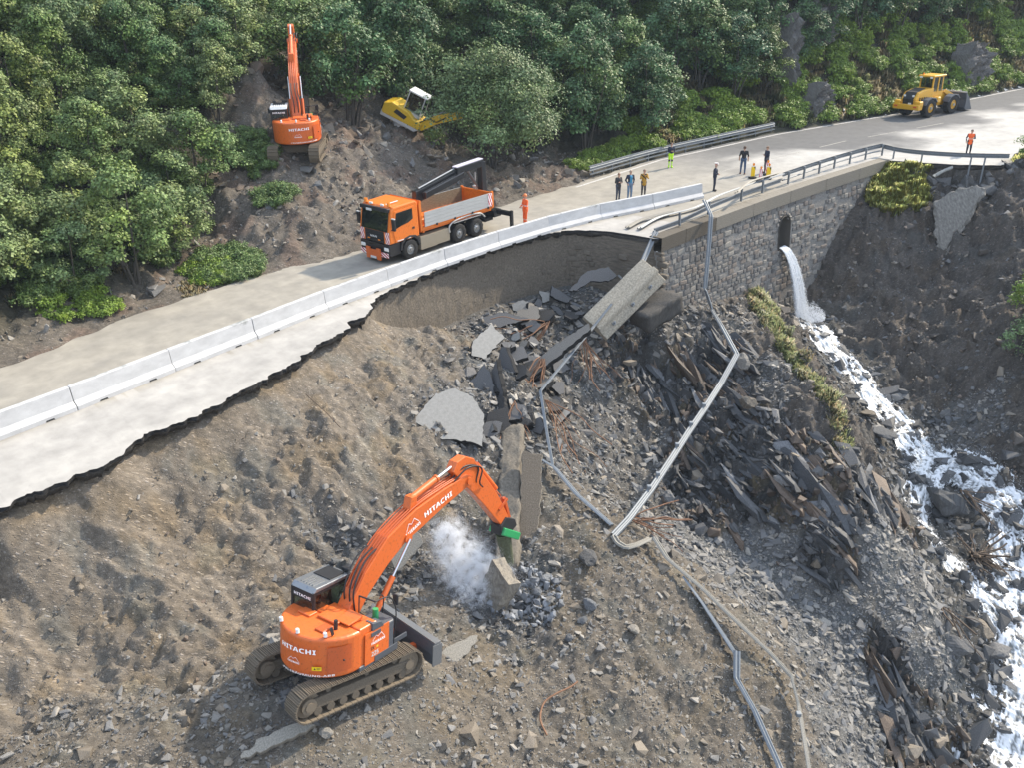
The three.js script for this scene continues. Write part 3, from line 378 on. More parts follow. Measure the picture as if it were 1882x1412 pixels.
// ---------------------------------------------------------------- concrete road barriers
const JOINTS = [[-2, -30.9], [2.1, -31.05], [6.2, -31.15], [10.24, -31.35], [14.28, -31.72], [18.25, -32.02], [22.27, -32.38], [26.2, -32.6], [30.16, -32.7], [34.15, -32.6], [38.1, -32.35], [42.1, -31.65], [45.9, -30.45], [50.0, -29.45]];
{
  const stain = [1, 2, 3].map((k) => std({ roughness: 0.92, bumpMap: grainBump, bumpScale: 0.003, map: dataTex(512, (u, v) => {
    const a = 0.735 + 0.07 * tfb(u, v, 6, 60 + k, 4) + 0.03 * tn(u, v, 160, k), d = tfb(u, v * 0.6, 5, 70 + k * 3, 5);
    const m = v > 0.30 && v < 0.62 ? clamp((d - 0.02 + 0.55 * smooth(v, 0.30, 0.36) * (1 - smooth(v, 0.36, 0.60)) - 0.32) * 3.2, 0, 1) : 0, pit = tn(u, v, 120, 80 + k) > 0.83 ? 0.75 : 1; // lichen and silt streaks
    return [a * (1 - 0.30 * m) * pit, a * (1 - 0.29 * m) * pit, a * (1 - 0.31 * m) * pit];
  }) }));
  const prof = [[-0.31, 0], [-0.31, 0.16], [-0.14, 0.34], [-0.1, 0.89], [-0.085, 0.91], [0.085, 0.91], [0.1, 0.89], [0.14, 0.34], [0.31, 0.16], [0.31, 0]], L = 3.9;
  let arc = [0]; for (let i = 1; i < prof.length; i++) arc.push(arc[i - 1] + Math.hypot(prof[i][0] - prof[i - 1][0], prof[i][1] - prof[i - 1][1]));
  const cuts = [-L / 2, -L / 2 + 0.04, -1.15, -1.12, -0.85, -0.82, 0.82, 0.85, 1.12, 1.15, L / 2 - 0.04, L / 2];
  const lift = (x, y) => y < 0.01 && (Math.abs(Math.abs(x) - 0.985) < 0.136) ? 0.07 : y; // drain notches under the foot
  const base = [];
  for (let i = 0; i < cuts.length - 1; i++) for (let k = 0; k < prof.length - 1; k++) {
    const q = [[cuts[i], k], [cuts[i + 1], k], [cuts[i + 1], k + 1], [cuts[i], k + 1]].map(([x, j]) => { const e = Math.abs(x) > L / 2 - 0.01 ? 0.985 : 1; return [x, lift(x, prof[j][1]) * e, prof[j][0] * e, x / 4 + 0.5, arc[j] / arc[arc.length - 1]]; });
    base.push([q[0], q[1], q[2]], [q[0], q[2], q[3]]);
  }
  for (const sgn of [-1, 1]) for (let k = 1; k < prof.length - 1; k++) { const t = [0, k, k + 1].map((j) => [sgn * L / 2, prof[j][1] * 0.985, prof[j][0] * 0.985, 0.5, 0.5]); base.push(sgn > 0 ? [t[0], t[2], t[1]] : t); }
  const g = new THREE.BufferGeometry(); g.setAttribute('position', new THREE.Float32BufferAttribute(base.flatMap((t) => t.flatMap((p) => p.slice(0, 3))), 3)); g.setAttribute('uv', new THREE.Float32BufferAttribute(base.flatMap((t) => t.flatMap((p) => p.slice(3))), 2)); g.computeVertexNormals();
  const words = ['cut off by the frame at the low end', 'nearest whole one at the low end of the row', 'second whole one up from the low end', 'third whole one up, below the bushes', 'fourth whole one up, short of the truck', 'beside the front bumper of the orange truck', 'beside the front wheel of the orange truck', 'beside the rear wheels of the orange truck', 'beside the worker in orange', 'above the dark broken edge of the road', 'below the three bystanders', 'last of the row, in front of the uniformed officer'];
  for (let i = 1; i < JOINTS.length - 1; i++) {
    const a = SN(JOINTS[i][0], JOINTS[i][1] - 0.31), b = SN(JOINTS[i + 1][0], JOINTS[i + 1][1] - 0.31), d = b.clone().sub(a), len = d.length();
    const m = mesh('concrete_barrier', g, stain[i % 3]); m.position.copy(a).add(b).multiplyScalar(0.5); m.position.y += 0.004;
    m.rotation.order = 'YZX'; m.rotation.y = Math.atan2(-d.z, d.x) + (i % 3 - 1) * 0.006; m.rotation.z = Math.asin(d.y / len); m.scale.x = (len - 0.03) / 3.9;
    tag(m, 'grey concrete road barrier, ' + words[i - 1], 'barrier', 'concrete barriers along the broken edge');
  }
}

// ---------------------------------------------------------------- guard rails
function sweep(prof, pts, rolls = [], closed = false) { // prof: [out, up] pairs carried along pts; roll turns it about the path
  const pos = [], idx = [], uv = [], n = prof.length; let run = 0;
  pts.forEach((p, i) => {
    const t = pts[Math.min(i + 1, pts.length - 1)].clone().sub(pts[Math.max(i - 1, 0)]).normalize(); if (i) run += p.distanceTo(pts[i - 1]);
    let side = V(0, 1, 0).cross(t); if (side.length() < 0.05) side = V(1, 0, 0); side.normalize(); const up = t.clone().cross(side).normalize();
    const r = rolls[i] ?? rolls[rolls.length - 1] ?? 0, c = Math.cos(r), s = Math.sin(r);
    prof.forEach(([o, u], k) => { const a = o * c - u * s, b = o * s + u * c; pos.push(p.x + side.x * a + up.x * b, p.y + side.y * a + up.y * b, p.z + side.z * a + up.z * b); uv.push(run, k * 0.1); });
    if (i) for (let k = 0; k < (closed ? n : n - 1); k++) { const a = (i - 1) * n + k, b = (i - 1) * n + (k + 1) % n, cc = i * n + k, dd = i * n + (k + 1) % n; idx.push(a, b, cc, b, dd, cc); }
  });
  const g = new THREE.BufferGeometry(); g.setAttribute('position', new THREE.Float32BufferAttribute(pos, 3)); g.setAttribute('uv', new THREE.Float32BufferAttribute(uv, 2)); g.setIndex(idx); return flat(g);
}
const W0 = [[0, 0.155], [0.02, 0.15], [0.08, 0.115], [0.08, 0.065], [0.02, 0.03], [0.02, -0.03], [0.08, -0.065], [0.08, -0.115], [0.02, -0.15], [0, -0.155]];
const WBEAM = [...W0, ...W0.slice().reverse().map(([a, b]) => [a - 0.012, b * 0.985])];
const PIPE = Array.from({ length: 10 }, (_, i) => [0.05 * Math.cos(i * 0.6283), 0.05 * Math.sin(i * 0.6283)]);
const TOPBOX = [[0, 0.04], [0.12, 0.04], [0.12, -0.04], [0, -0.04]];
const mirror = (p) => p.map(([a, b]) => [-a, b]).reverse();
function spline(pts, step = 0.35) { const c = new THREE.CatmullRomCurve3(pts.map((p) => p.isVector3 ? p : V(...p)), false, 'centripetal'); return c.getSpacedPoints(Math.max(4, Math.round(c.getLength() / step))); }
function ipost(h, tilt = 0) { return join([box(0.1, h, 0.012, 0, h / 2, 0.05), box(0.1, h, 0.012, 0, h / 2, -0.05), box(0.012, h, 0.088, 0, h / 2, 0)]); }
{ // hill side rail by the person in yellow trousers
  const r = thing('guard_rail', 'long galvanised guard rail on the hill side of the road below the trees', 'guard rail', [0, 0, 0]);
  const list = (dy, dn = 0) => spline(HILLRAIL.map(([s, n]) => SN(s, n + dn, dy)), 0.8);
  mesh('rail', sweep(mirror(WBEAM), list(0.62, 0.1)), M.galv, r); mesh('top_rail', sweep(mirror(TOPBOX), list(0.82, 0.02), [], true), M.galv, r); mesh('lower_rail', sweep(mirror(TOPBOX), list(0.28, 0.08), [], true), M.galv, r);
  for (let s = 50.6; s < 72.7; s += 2.2) { const p = SN(s, along(HILLRAIL, s), -0.1), m = mesh('post', ipost(0.95), M.galv, r); m.position.copy(p); m.rotation.y = 0.82; }
}
const BRAIL = [[55.6, -26.95], [59, -26.75], [63, -26.4], [67.3, -25.75], [68.4, -25.45]];
{ // rail on the parapet
  const r = thing('guard_rail', 'galvanised guard rail with lower tube on the stone wall parapet', 'guard rail', [0, 0, 0]);
  const list = (dy, dn = 0) => spline(BRAIL.map(([s, n]) => SN(s, n + dn, dy)), 0.8);
  mesh('rail', sweep(WBEAM, list(0.78, 0.02)), M.galv, r); mesh('lower_rail', sweep(PIPE.map(([a, b]) => [a + 0.03, b]), list(0.4, 0.02), [], true), M.galv, r);
  for (let s = 56.1; s < 68.5; s += 2.02) { const p = SN(s, along(BRAIL, s) + 0.14, 0.05), m = mesh('post', [ipost(0.85), box(0.16, 0.24, 0.12, 0, 0.74, -0.02)], M.galv, r); m.position.copy(p); m.rotation.y = 0.82; }
}
{ // rail on the undermined shoulder
  const pts = [[68.4, -25.45], [67.75, -24.2], [67.6, -22.7], [68.2, -19.9], [69.6, -17.0]];
  const r = thing('guard_rail', 'single beam guard rail bending over the undercut shoulder, posts hanging free', 'guard rail', [0, 0, 0]);
  mesh('rail', sweep(WBEAM, spline(pts.map(([s, n]) => SN(s, n, 0.72)), 0.6)), M.galv, r);
  for (const [s, n, h] of [[67.85, -24.4, 1.0], [67.65, -22.3, 1.5], [68.5, -19.2, 1.7], [68.9, -18.4, 2.3]]) { const m = mesh('post', ipost(h), M.galv, r); m.position.copy(SN(s, n + 0.05, 0.85 - h)); m.rotation.y = -0.6; }
}
{ // torn rails left lying on the parapet end
  const lying = (label, pts, roll, mat = M.galv) => { const r = mesh('torn_rail', sweep(WBEAM, spline(pts.map(([s, n, y]) => SN(s, n, y)), 0.4), [roll]), mat); tag(r, label, 'torn rail', 'torn rails'); return r; };
  lying('torn rail lying on the road surface at the wall end', [[41.4, -28.5, 0.12], [44, -28.9, 0.12], [47, -28.3, 0.16], [50, -28.4, 0.3], [53.5, -27.7, 0.55], [55.6, -26.95, 0.78]], 1.2);
  lying('torn rail lying along the coping edge behind bent posts', [[41.6, -27.6, 0.1], [44, -27.4, 0.16], [47, -27.2, 0.4], [50.5, -27.15, 0.45], [55.6, -27.0, 0.4]], 0.4);
  lying('short dirty rail end lying by the rubble on the deck', [[41.2, -29.2, 0.1], [43, -29.4, 0.14], [45.4, -28.9, 0.18]], 1.4, M.galvDirty);
  lying('flattened pale rail lifted above the coping beside the hanging rail', [[48.9, -26.6, 0.95], [50.6, -27.0, 1.02], [52.6, -27.5, 0.85], [55.6, -27.3, 0.8]], 1.0, M.galvDirty);
  for (const [s, n, t, w] of [[43.3, -27.0, 0.12, 'nearest the broken wall end'], [46.3, -26.95, -0.05, 'beside the hanging rail'], [50.2, -26.95, 0.05, 'just past the hanging rail'], [52.8, -26.9, 0.02, 'below the officer, before the standing rail']]) {
    const m = mesh('rail_post', ipost(0.8), M.galv); m.position.copy(SN(s, n, 0.1)); m.rotation.set(0, 0.82, t); tag(m, 'galvanised rail post without its rail, ' + w, 'post', 'bare rail posts');
  }
}

// ---------------------------------------------------------------- stone retaining wall, coping and culvert
const rockTone = (r, k = 1) => { const a = r(); const c = a < 0.5 ? [0.29, 0.285, 0.275] : a < 0.72 ? [0.22, 0.218, 0.218] : a < 0.9 ? [0.34, 0.33, 0.305] : [0.27, 0.24, 0.215]; const t = (0.84 + 0.34 * r()) * k; return c.map((v) => v * t); };
function stoneGeo(seed) { const r = rng(seed), g = new RoundedBoxGeometry(1, 1, 1, 2, 0.2), p = g.attributes.position, sh = [r() - 0.5, r() - 0.5, r() - 0.5, r() - 0.5]; for (let i = 0; i < p.count; i++) { const x = p.getX(i), y = p.getY(i), z = p.getZ(i); p.setXYZ(i, x + 0.14 * sh[0] * y + 0.05 * sh[1] * x * y * 4, y + 0.16 * sh[2] * x, z + 0.12 * sh[3] * x + 0.1 * sh[1] * y); } return flat(g); }
const stoneGeos = [1, 2, 3, 4, 5].map(stoneGeo);
const stoneMats = Array.from({ length: 9 }, (_, i) => { const r = rng(300 + i), c = rockTone(r); return std({ color: lin(...c), map: grainMap, bumpMap: grainBump, bumpScale: 0.015, roughness: 0.95 }); });
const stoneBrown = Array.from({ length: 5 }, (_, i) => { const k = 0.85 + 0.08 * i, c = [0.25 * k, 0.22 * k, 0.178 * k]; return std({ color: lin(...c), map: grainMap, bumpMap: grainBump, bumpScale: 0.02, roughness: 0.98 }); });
function masonry(parent, face, s0, s1, top, bottom, cell, mats, seed, skip, limit, render) { // face(s, depthBelow, out) -> point; stones in broken courses
  const r = rng(seed), rest = [], todo = [];
  for (let d = top; d < bottom;) {
    const h = cell[1] * (0.75 + 0.55 * r());
    for (let s = s0 + r() * 0.3; s < s1;) { const w = cell[0] * (0.55 + 1.0 * r()); const sc = s + w / 2, dc = d + h / 2; if (!skip(sc, dc, w, h, r)) todo.push([sc, dc + (r() - 0.5) * h * 0.3, w * (0.86 + 0.14 * r()), h * (0.8 + 0.3 * r()), r(), r(), r(), r()]); s += w; }
    d += h;
  }
  todo.sort((a, b) => b[2] * b[3] - a[2] * a[3]);
  todo.forEach(([s, d, w, h, a, b, c, e], i) => {
    const p = face(s, d, -0.105 + 0.04 * a), q = face(s + 0.2, d, -0.105 + 0.04 * a), up = face(s, d - 0.2, -0.105 + 0.04 * a), x = q.sub(p).normalize(), y = up.sub(p).normalize(), z = x.clone().cross(y).normalize();
    const m4 = new THREE.Matrix4().makeBasis(x, z.clone().cross(x), z).scale(V(w - 0.035, h - 0.03, 0.3)).setPosition(p);
    m4.multiply(new THREE.Matrix4().makeRotationZ((b - 0.5) * 0.16));
    const g = stoneGeos[Math.floor(c * 5)], mat = mats[Math.floor(e * mats.length)];
    if (i < limit) { const m = mesh('stone', g, mat, parent); m.matrixAutoUpdate = true; m4.decompose(m.position, m.quaternion, m.scale); }
    else { const k = g.clone(); k.applyMatrix4(m4); const col = mat.color, n = k.attributes.position.count, ca = new Float32Array(n * 3); for (let j = 0; j < n; j++) col.toArray(ca, j * 3); k.setAttribute('color', new THREE.BufferAttribute(ca, 3)); rest.push(k); }
  });
  if (rest.length) { const m = mesh('small_stones', rest, std({ vertexColors: true, map: grainMap, bumpMap: grainBump, bumpScale: 0.015, roughness: 0.95 }), parent); m.userData.kind = 'stuff'; }
}
{
  const wall = thing('retaining_wall', 'grey stone retaining wall under the road with an arched culvert', 'wall', [0, 0, 0]);
  const face = (s, d, out = 0) => { const n = along(COPING, s) + 0.02 + d * 0.075 + out; return SN(s, n, -0.75 - d); };
  const CS = 54.2, CD = 0.75, CW = 1.25, CH = 2.25; // culvert middle, crown depth, width, height
  const inArch = (s, d, pad = 0) => { const x = Math.abs(s - CS), y = d - CD; return x < CW / 2 + pad && y > -pad && y < CH + pad * 0.5 && (y > CW / 2 || Math.hypot(x, CW / 2 - y) < CW / 2 + pad); };
  const bottom = (s) => s < 58 ? 9 : lerp(9, 1.2, smooth(s, 58, 67.6));
  // mortar core with the culvert mouth left open
  const pos = [], idx = [], uv = [], ds = 0.24, dd = 0.22, NS = Math.round((67.4 - 40.7) / ds), ND = Math.round(9 / dd);
  for (let i = 0; i <= NS; i++) for (let j = 0; j <= ND; j++) { const s = 40.7 + i * ds, d = j * dd, p = face(s, d, 0.02 * n2(s * 2, d * 2)); pos.push(p.x, p.y, p.z); uv.push(s * 0.4, d * 0.4); }
  for (let i = 0; i < NS; i++) for (let j = 0; j < ND; j++) { const s = 40.7 + (i + 0.5) * ds, d = (j + 0.5) * dd; if (inArch(s, d, 0.02)) continue; const a = i * (ND + 1) + j, b = a + 1, c = a + ND + 1, e = c + 1; idx.push(a, b, c, b, e, c); }
  const g = new THREE.BufferGeometry(); g.setAttribute('position', new THREE.Float32BufferAttribute(pos, 3)); g.setAttribute('uv', new THREE.Float32BufferAttribute(uv, 2)); g.setIndex(idx); g.computeVertexNormals();
  const endPts = []; for (let j = 0; j <= 12; j++) endPts.push(face(40.7, j * 0.75), face(40.7, j * 0.75, -5.2));
  const eg = new THREE.BufferGeometry().setFromPoints(endPts); const ei = []; for (let j = 0; j < 12; j++) { const a = j * 2; ei.push(a, a + 1, a + 2, a + 1, a + 3, a + 2); } eg.setIndex(ei);
  mesh('mortar', [g, flat(eg)], std({ color: lin(0.36, 0.352, 0.335), map: grainMap, bumpMap: grainBump, bumpScale: 0.02 }), wall);
  masonry(wall, face, 40.75, 67, 0, 9, [0.54, 0.32], stoneMats, 77, (s, d, w, h, r) => inArch(s, d, 0.28) || d > bottom(s) || (s > 47 && r() < (s > 56 ? 0.42 : 0.2)), 300, true);
  // shaded return of the wall at the break, facing the cavity
  const ret = (s, d, out) => SN(40.72 - out, along(COPING, 40.72) + 0.02 + d * 0.075 - (s - 0), -0.75 - d);
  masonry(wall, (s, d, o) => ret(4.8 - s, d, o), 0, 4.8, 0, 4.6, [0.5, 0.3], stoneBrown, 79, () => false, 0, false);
  // arch ring, tunnel, sill
  const ring = []; for (let k = 0; k <= 14; k++) { const a = Math.PI * k / 14; ring.push([CS + Math.cos(a) * CW / 2, CD + CW / 2 - Math.sin(a) * CW / 2]); }
  const outline = [[CS + CW / 2, CD + CH], ...ring, [CS - CW / 2, CD + CH]];
  const tp = [], ti = []; outline.forEach(([s, d]) => { for (const o of [0.14, -0.9, -3]) { const p = face(s, d, o); tp.push(p); } });
  for (let i = 0; i < outline.length; i++) for (let k = 0; k < 2; k++) { const j = (i + 1) % outline.length; const a = i * 3 + k, b = a + 1, c = j * 3 + k, d = c + 1; ti.push(a, b, c, b, d, c); }
  const tg = new THREE.BufferGeometry().setFromPoints(tp); tg.setIndex(ti);
  const cul = mesh('culvert', flat(tg), std({ color: lin(0.14, 0.13, 0.115), map: grainMap, bumpMap: grainBump, bumpScale: 0.02 }), wall);
  for (let k = 0; k < 9; k++) { const a = Math.PI * (k + 0.5) / 9, p = face(CS + Math.cos(a) * (CW / 2 + 0.16), CD + CW / 2 - Math.sin(a) * (CW / 2 + 0.16), -0.06); const m = mesh('arch_stone', stoneGeos[k % 5], stoneMats[(k * 2) % 9], cul); m.position.copy(p); m.scale.set(0.24, 0.3, 0.3); m.rotation.set(0, -Math.PI / 2 + 0.82 + Math.PI, 0); m.rotateZ(a - Math.PI / 2); }
  // coping beams
  const cs = [[40.75, 43.1], [43.13, 46.2], [46.23, 50.3], [50.33, 54.6], [54.63, 59], [59.03, 63.3], [63.33, 67.3]];
  cs.forEach(([a, b], i) => { const st = []; for (let s = a; s <= b + 0.01; s += (b - a) / 6) st.push(SN(s, along(COPING, s) - 0.32, -0.2)); const m = mesh('coping', sweep([[-0.46, 0.26], [0.36, 0.26], [0.40, 0.21], [0.40, -0.50], [0.34, -0.54], [-0.46, -0.54]].reverse(), st, [], true), i < 2 ? std({ color: lin(0.16, 0.14, 0.11), map: grainMap, bumpMap: grainBump, bumpScale: 0.012 }) : M.concreteOld, wall); if (i < 2) m.userData.label = 'dark mud stained coping beam'; });
}
{ // older wall exposed at the back of the hole
  const wall = thing('exposed_wall', 'old brown stone wall laid bare under the undercut road', 'wall', [0, 0, 0]);
  const face = (s, d, out = 0) => SN(s, outer(s) - 0.28 + d * 0.1 + out, -0.32 - d);
  const pos = [], idx = [], uv = [], NS = 130, ND = 18;
  for (let i = 0; i <= NS; i++) for (let j = 0; j <= ND; j++) { const s = i < 90 ? 22.9 + i * (39 - 22.9) / 90 : 39 + (i - 90) * (40.66 - 39) / 40, d = j * 0.24 - 0.22, p = face(s, d, 0.08 * fbm2(s * 1.5, d * 1.5, 3)); pos.push(p.x, p.y, p.z); uv.push(s * 0.4, d * 0.4); }
  for (let i = 0; i < NS; i++) for (let j = 0; j < ND; j++) { const a = i * (ND + 1) + j, b = a + 1, c = a + ND + 1, e = c + 1; idx.push(a, b, c, b, e, c); }
  const g = new THREE.BufferGeometry(); g.setAttribute('position', new THREE.Float32BufferAttribute(pos, 3)); g.setAttribute('uv', new THREE.Float32BufferAttribute(uv, 2)); g.setIndex(idx); g.computeVertexNormals();
  mesh('backing', g, std({ color: lin(0.235, 0.205, 0.165), map: grainMap, bumpMap: grainBump, bumpScale: 0.04 }), wall);
  masonry(wall, (s, d, o) => face(s, d, o - 0.07), 29.5, 40.2, 0.6, 3.9, [0.5, 0.3], stoneBrown, 91, (s, d, w, h, r) => r() < 0.2 || s < 29.5 + 2.2 * r(), 260, true);
}
// ---------------------------------------------------------------- torrent and waterfall
const foamMat = std({ vertexColors: true, roughness: 0.28, bumpMap: grainBump, bumpScale: 0.03 });
const STREAM = {
  main: [[19.7, -57.0, 0.8], [20.2, -56.0, 1.2], [20.5, -53.0, 1.35], [21.5, -50.8, 1.4], [22.1, -48.2, 1.4], [23.0, -46.7, 1.5], [23.4, -45.1, 1.4], [24.1, -44.0, 2.1], [24.4, -42.6, 2.5]],
  left: [[23.7, -43.6, 1.3], [22.9, -42.2, 1.2], [22.0, -40.8, 0.9], [21.4, -38.8, 0.8], [21.3, -36.9, 0.8], [22.1, -36.0, 1.0], [23.3, -35.2, 1.2], [24.4, -34.0, 1.4]],
  right: [[24.6, -44, 1.3], [25.6, -43.2, 1.5], [26.3, -41.6, 1.4], [26.7, -39.9, 1.3], [26.1, -38, 1.3], [25.6, -36, 1.6], [24.6, -34, 2.0], [23.7, -32.4, 2.0], [22.8, -30.6, 2.1], [22.0, -29.2, 1.9], [21.0, -27.6, 2.3], [19.6, -24.5, 2.6]],
};
const foamSpots = [];
{
  const torrent = thing('torrent', 'white foaming torrent running down the gorge', 'water', [0, 0, 0]); torrent.userData.kind = 'structure';
  const rr = rng(61);
  Object.values(STREAM).forEach((list, q) => {
    const c = new THREE.CatmullRomCurve3(list.map(([x, z]) => V(x, 0, z))), wd = new THREE.CatmullRomCurve3(list.map(([, , w], i) => V(i, w, 0))), L = c.getLength(), N = Math.round(L / 0.055), K = 56, P = [], C = [], U = [], I = [], on = [];
    for (let i = 0; i <= N; i++) {
      const t = i / N, p = c.getPoint(t), d = c.getTangent(t), w = wd.getPoint(t).y, sx = -d.z, sz = d.x;
      for (let k = 0; k <= K; k++) {
        const a = (k / K * 2 - 1), x = p.x + sx * a * w, z = p.z + sz * a * w, run = t * L, along1 = fbm2(run * 0.5 + q * 20, a * w * 2.4, 4), fine = fbm2(run * 2.2 + 0.4 * along1, a * w * 7 + q * 9, 4), froth = fbm2(run * 6, a * w * 13, 3);
        let y = lowBase(x, z) * 0.5 + lowY(x, z) * 0.5; const cen = lowY(p.x, p.z); y = lerp(y, cen, 0.45 * (1 - a * a));
        const thick = 0.12 * (1 - Math.pow(Math.abs(a), 2.5)) + 0.12 * along1 + 0.035 * fine + 0.004 * froth; y += thick + 0.05;
        const foam = clamp(0.56 + 0.7 * along1 + 0.6 * fine + 0.4 * froth, 0, 1), f = smooth(foam, 0.2, 0.7), dark = [0.13, 0.135, 0.13];
        P.push(x, y, z); C.push(lerp(dark[0], 0.76, f), lerp(dark[1], 0.78, f), lerp(dark[2], 0.8, f)); U.push(run * 0.4, a * w * 0.4); on.push(Math.abs(a) < 0.99 - 0.3 * Math.abs(n2(run * 0.8, q * 7 + Math.sign(a) * 3)));
        if (rr() < 0.3 && f > 0.35) foamSpots.push([x + (rr() - 0.5) * 0.1, y + 0.02 + 0.22 * Math.pow(rr(), 3), z + (rr() - 0.5) * 0.1, 0.005 + 0.012 * rr()]);
      }
      if (i) for (let k = 0; k < K; k++) { const a = (i - 1) * (K + 1) + k, b = a + 1, e = a + K + 1, f = e + 1; if (on[a] && on[b] && on[e] && on[f]) I.push(a, b, e, b, f, e); }
    }
    const g = new THREE.BufferGeometry(); g.setAttribute('position', new THREE.Float32BufferAttribute(P, 3)); g.setAttribute('color', new THREE.Float32BufferAttribute(C, 3)); g.setAttribute('uv', new THREE.Float32BufferAttribute(U, 2)); g.setIndex(I); g.computeVertexNormals();
    const nn = g.attributes.normal; if (nn.getY(Math.floor(nn.count / 2)) < 0) { const ix = g.index.array; for (let i = 0; i < ix.length; i += 3) { const t = ix[i]; ix[i] = ix[i + 1]; ix[i + 1] = t; } g.computeVertexNormals(); }
    mesh(['upper_reach', 'side_channel', 'lower_reach'][q], g, foamMat, torrent);
  });
  // fall from the culvert
  const fall = thing('waterfall', 'narrow waterfall pouring from the arched culvert in the wall', 'water', [0, 0, 0]); fall.userData.kind = 'structure';
  const a0 = SN(54.2, along(COPING, 54.2) + 0.18, -0.75 - 2.85), dir = V(0.93, 0, 0.36), across = V(RC, 0.05, -RS), P = (t, k) => a0.clone().addScaledVector(dir, 1.95 * t).addScaledVector(V(0, -1, 0), 0.25 * t + 4.6 * t * t).addScaledVector(across, k * (0.36 + 0.34 * t));
  const strands = []; for (let i = 0; i < 190; i++) { const k = rr() * 2 - 1, t0 = Math.pow(rr(), 2) * 0.7, t1 = Math.min(1.02, t0 + 0.25 + 0.6 * rr()), off = V((rr() - 0.5) * 0.16, (rr() - 0.5) * 0.1, (rr() - 0.5) * 0.16), pts = []; for (let j = 0; j <= 7; j++) { const t = lerp(t0, t1, j / 7); pts.push(P(t, k + 0.08 * Math.sin(j * 2 + i)).addScaledVector(off, t)); } strands.push(tube(pts, 0.007 + 0.02 * rr() * (1 - Math.abs(k) * 0.5), 12, 5)); }
  const waterMat = new THREE.MeshPhysicalMaterial({ color: lin(0.82, 0.85, 0.88), roughness: 0.75, transmission: 0.35, thickness: 0 });
  mesh('strands', strands, waterMat, fall).userData.kind = 'stuff';
  const sp = [], si = []; for (let j = 0; j <= 12; j++) { const t = j / 12 * 0.22; for (let k = 0; k <= 10; k++) { const p = P(t, (k / 5 - 1) * 1.0); p.y += 0.05 * fbm2(k * 0.6, j * 0.5, 2); sp.push(p); } if (j) for (let k = 0; k < 10; k++) { const a = (j - 1) * 11 + k; si.push(a, a + 11, a + 1, a + 1, a + 11, a + 12); } }
  const sg = new THREE.BufferGeometry().setFromPoints(sp); sg.setIndex(si); sg.computeVertexNormals(); mesh('sheet', sg, waterMat, fall);
  for (let i = 0; i < 9000; i++) { const t = 0.25 + 0.78 * Math.sqrt(rr()), p = P(t, (rr() * 2 - 1) * (1 + 0.25 * t)); foamSpots.push([p.x + (rr() - 0.5) * 0.3 * t, p.y + (rr() - 0.5) * 0.2, p.z + (rr() - 0.5) * 0.3 * t, 0.006 + 0.013 * rr()]); }
  for (let i = 0; i < 4200; i++) { const a = rr() * 6.28, k = 1.1 * Math.sqrt(rr()); foamSpots.push([20.2 + Math.cos(a) * k * 0.8 + 0.3, -5.6 + 1.1 * Math.pow(rr(), 2.2) * (1.1 - k * 0.7), -56.4 + Math.sin(a) * k, 0.007 + 0.014 * rr()]); }
  const drop = new THREE.IcosahedronGeometry(1, 0), im = new THREE.InstancedMesh(drop, std({ color: lin(0.82, 0.84, 0.87), roughness: 0.4 }), foamSpots.length); im.name = numbered('spray'); im.castShadow = im.receiveShadow = true;
  foamSpots.forEach(([x, y, z, s], i) => im.setMatrixAt(i, new THREE.Matrix4().makeScale(s, s, s).setPosition(x, y, z))); scene.add(im); tag(im, 'white spray and froth thrown up by the torrent', 'spray', null, 'stuff');
}
{ // wet rocks breaking the torrent
  const r = rng(616), spots = [];
  Object.values(STREAM).forEach((list, q) => { const c = new THREE.CatmullRomCurve3(list.map(([x, z, w]) => V(x, w, z))); for (let i = 0; i < [26, 55, 150][q]; i++) { const t = (q ? r() : 0.35 + 0.65 * r()), p = c.getPoint(t), d = c.getTangent(t), a = (r() * 2 - 1) * 1.15, w = p.y, x = p.x - d.z * a * w, z = p.z + d.x * a * w, s = 0.16 + 0.6 * Math.pow(r(), 2.4), k = 0.7 + 0.6 * r(); spots.push({ m: new THREE.Matrix4().compose(V(x, lowY(x, z) + 0.1 + s * 0.16, z), new THREE.Quaternion().setFromEuler(new THREE.Euler(r() * 0.8, r() * 6, r() * 0.8)), V(s * 1.7, s * 1.4, s * 1.4)), c: [0.1, 0.104, 0.11].map((v) => v * k), g: [0, 3, 4, 1][i % 4] }); } });
  scatter('torrent_stones', 'dark wet stones standing in the torrent', rockGeos, spots);
}
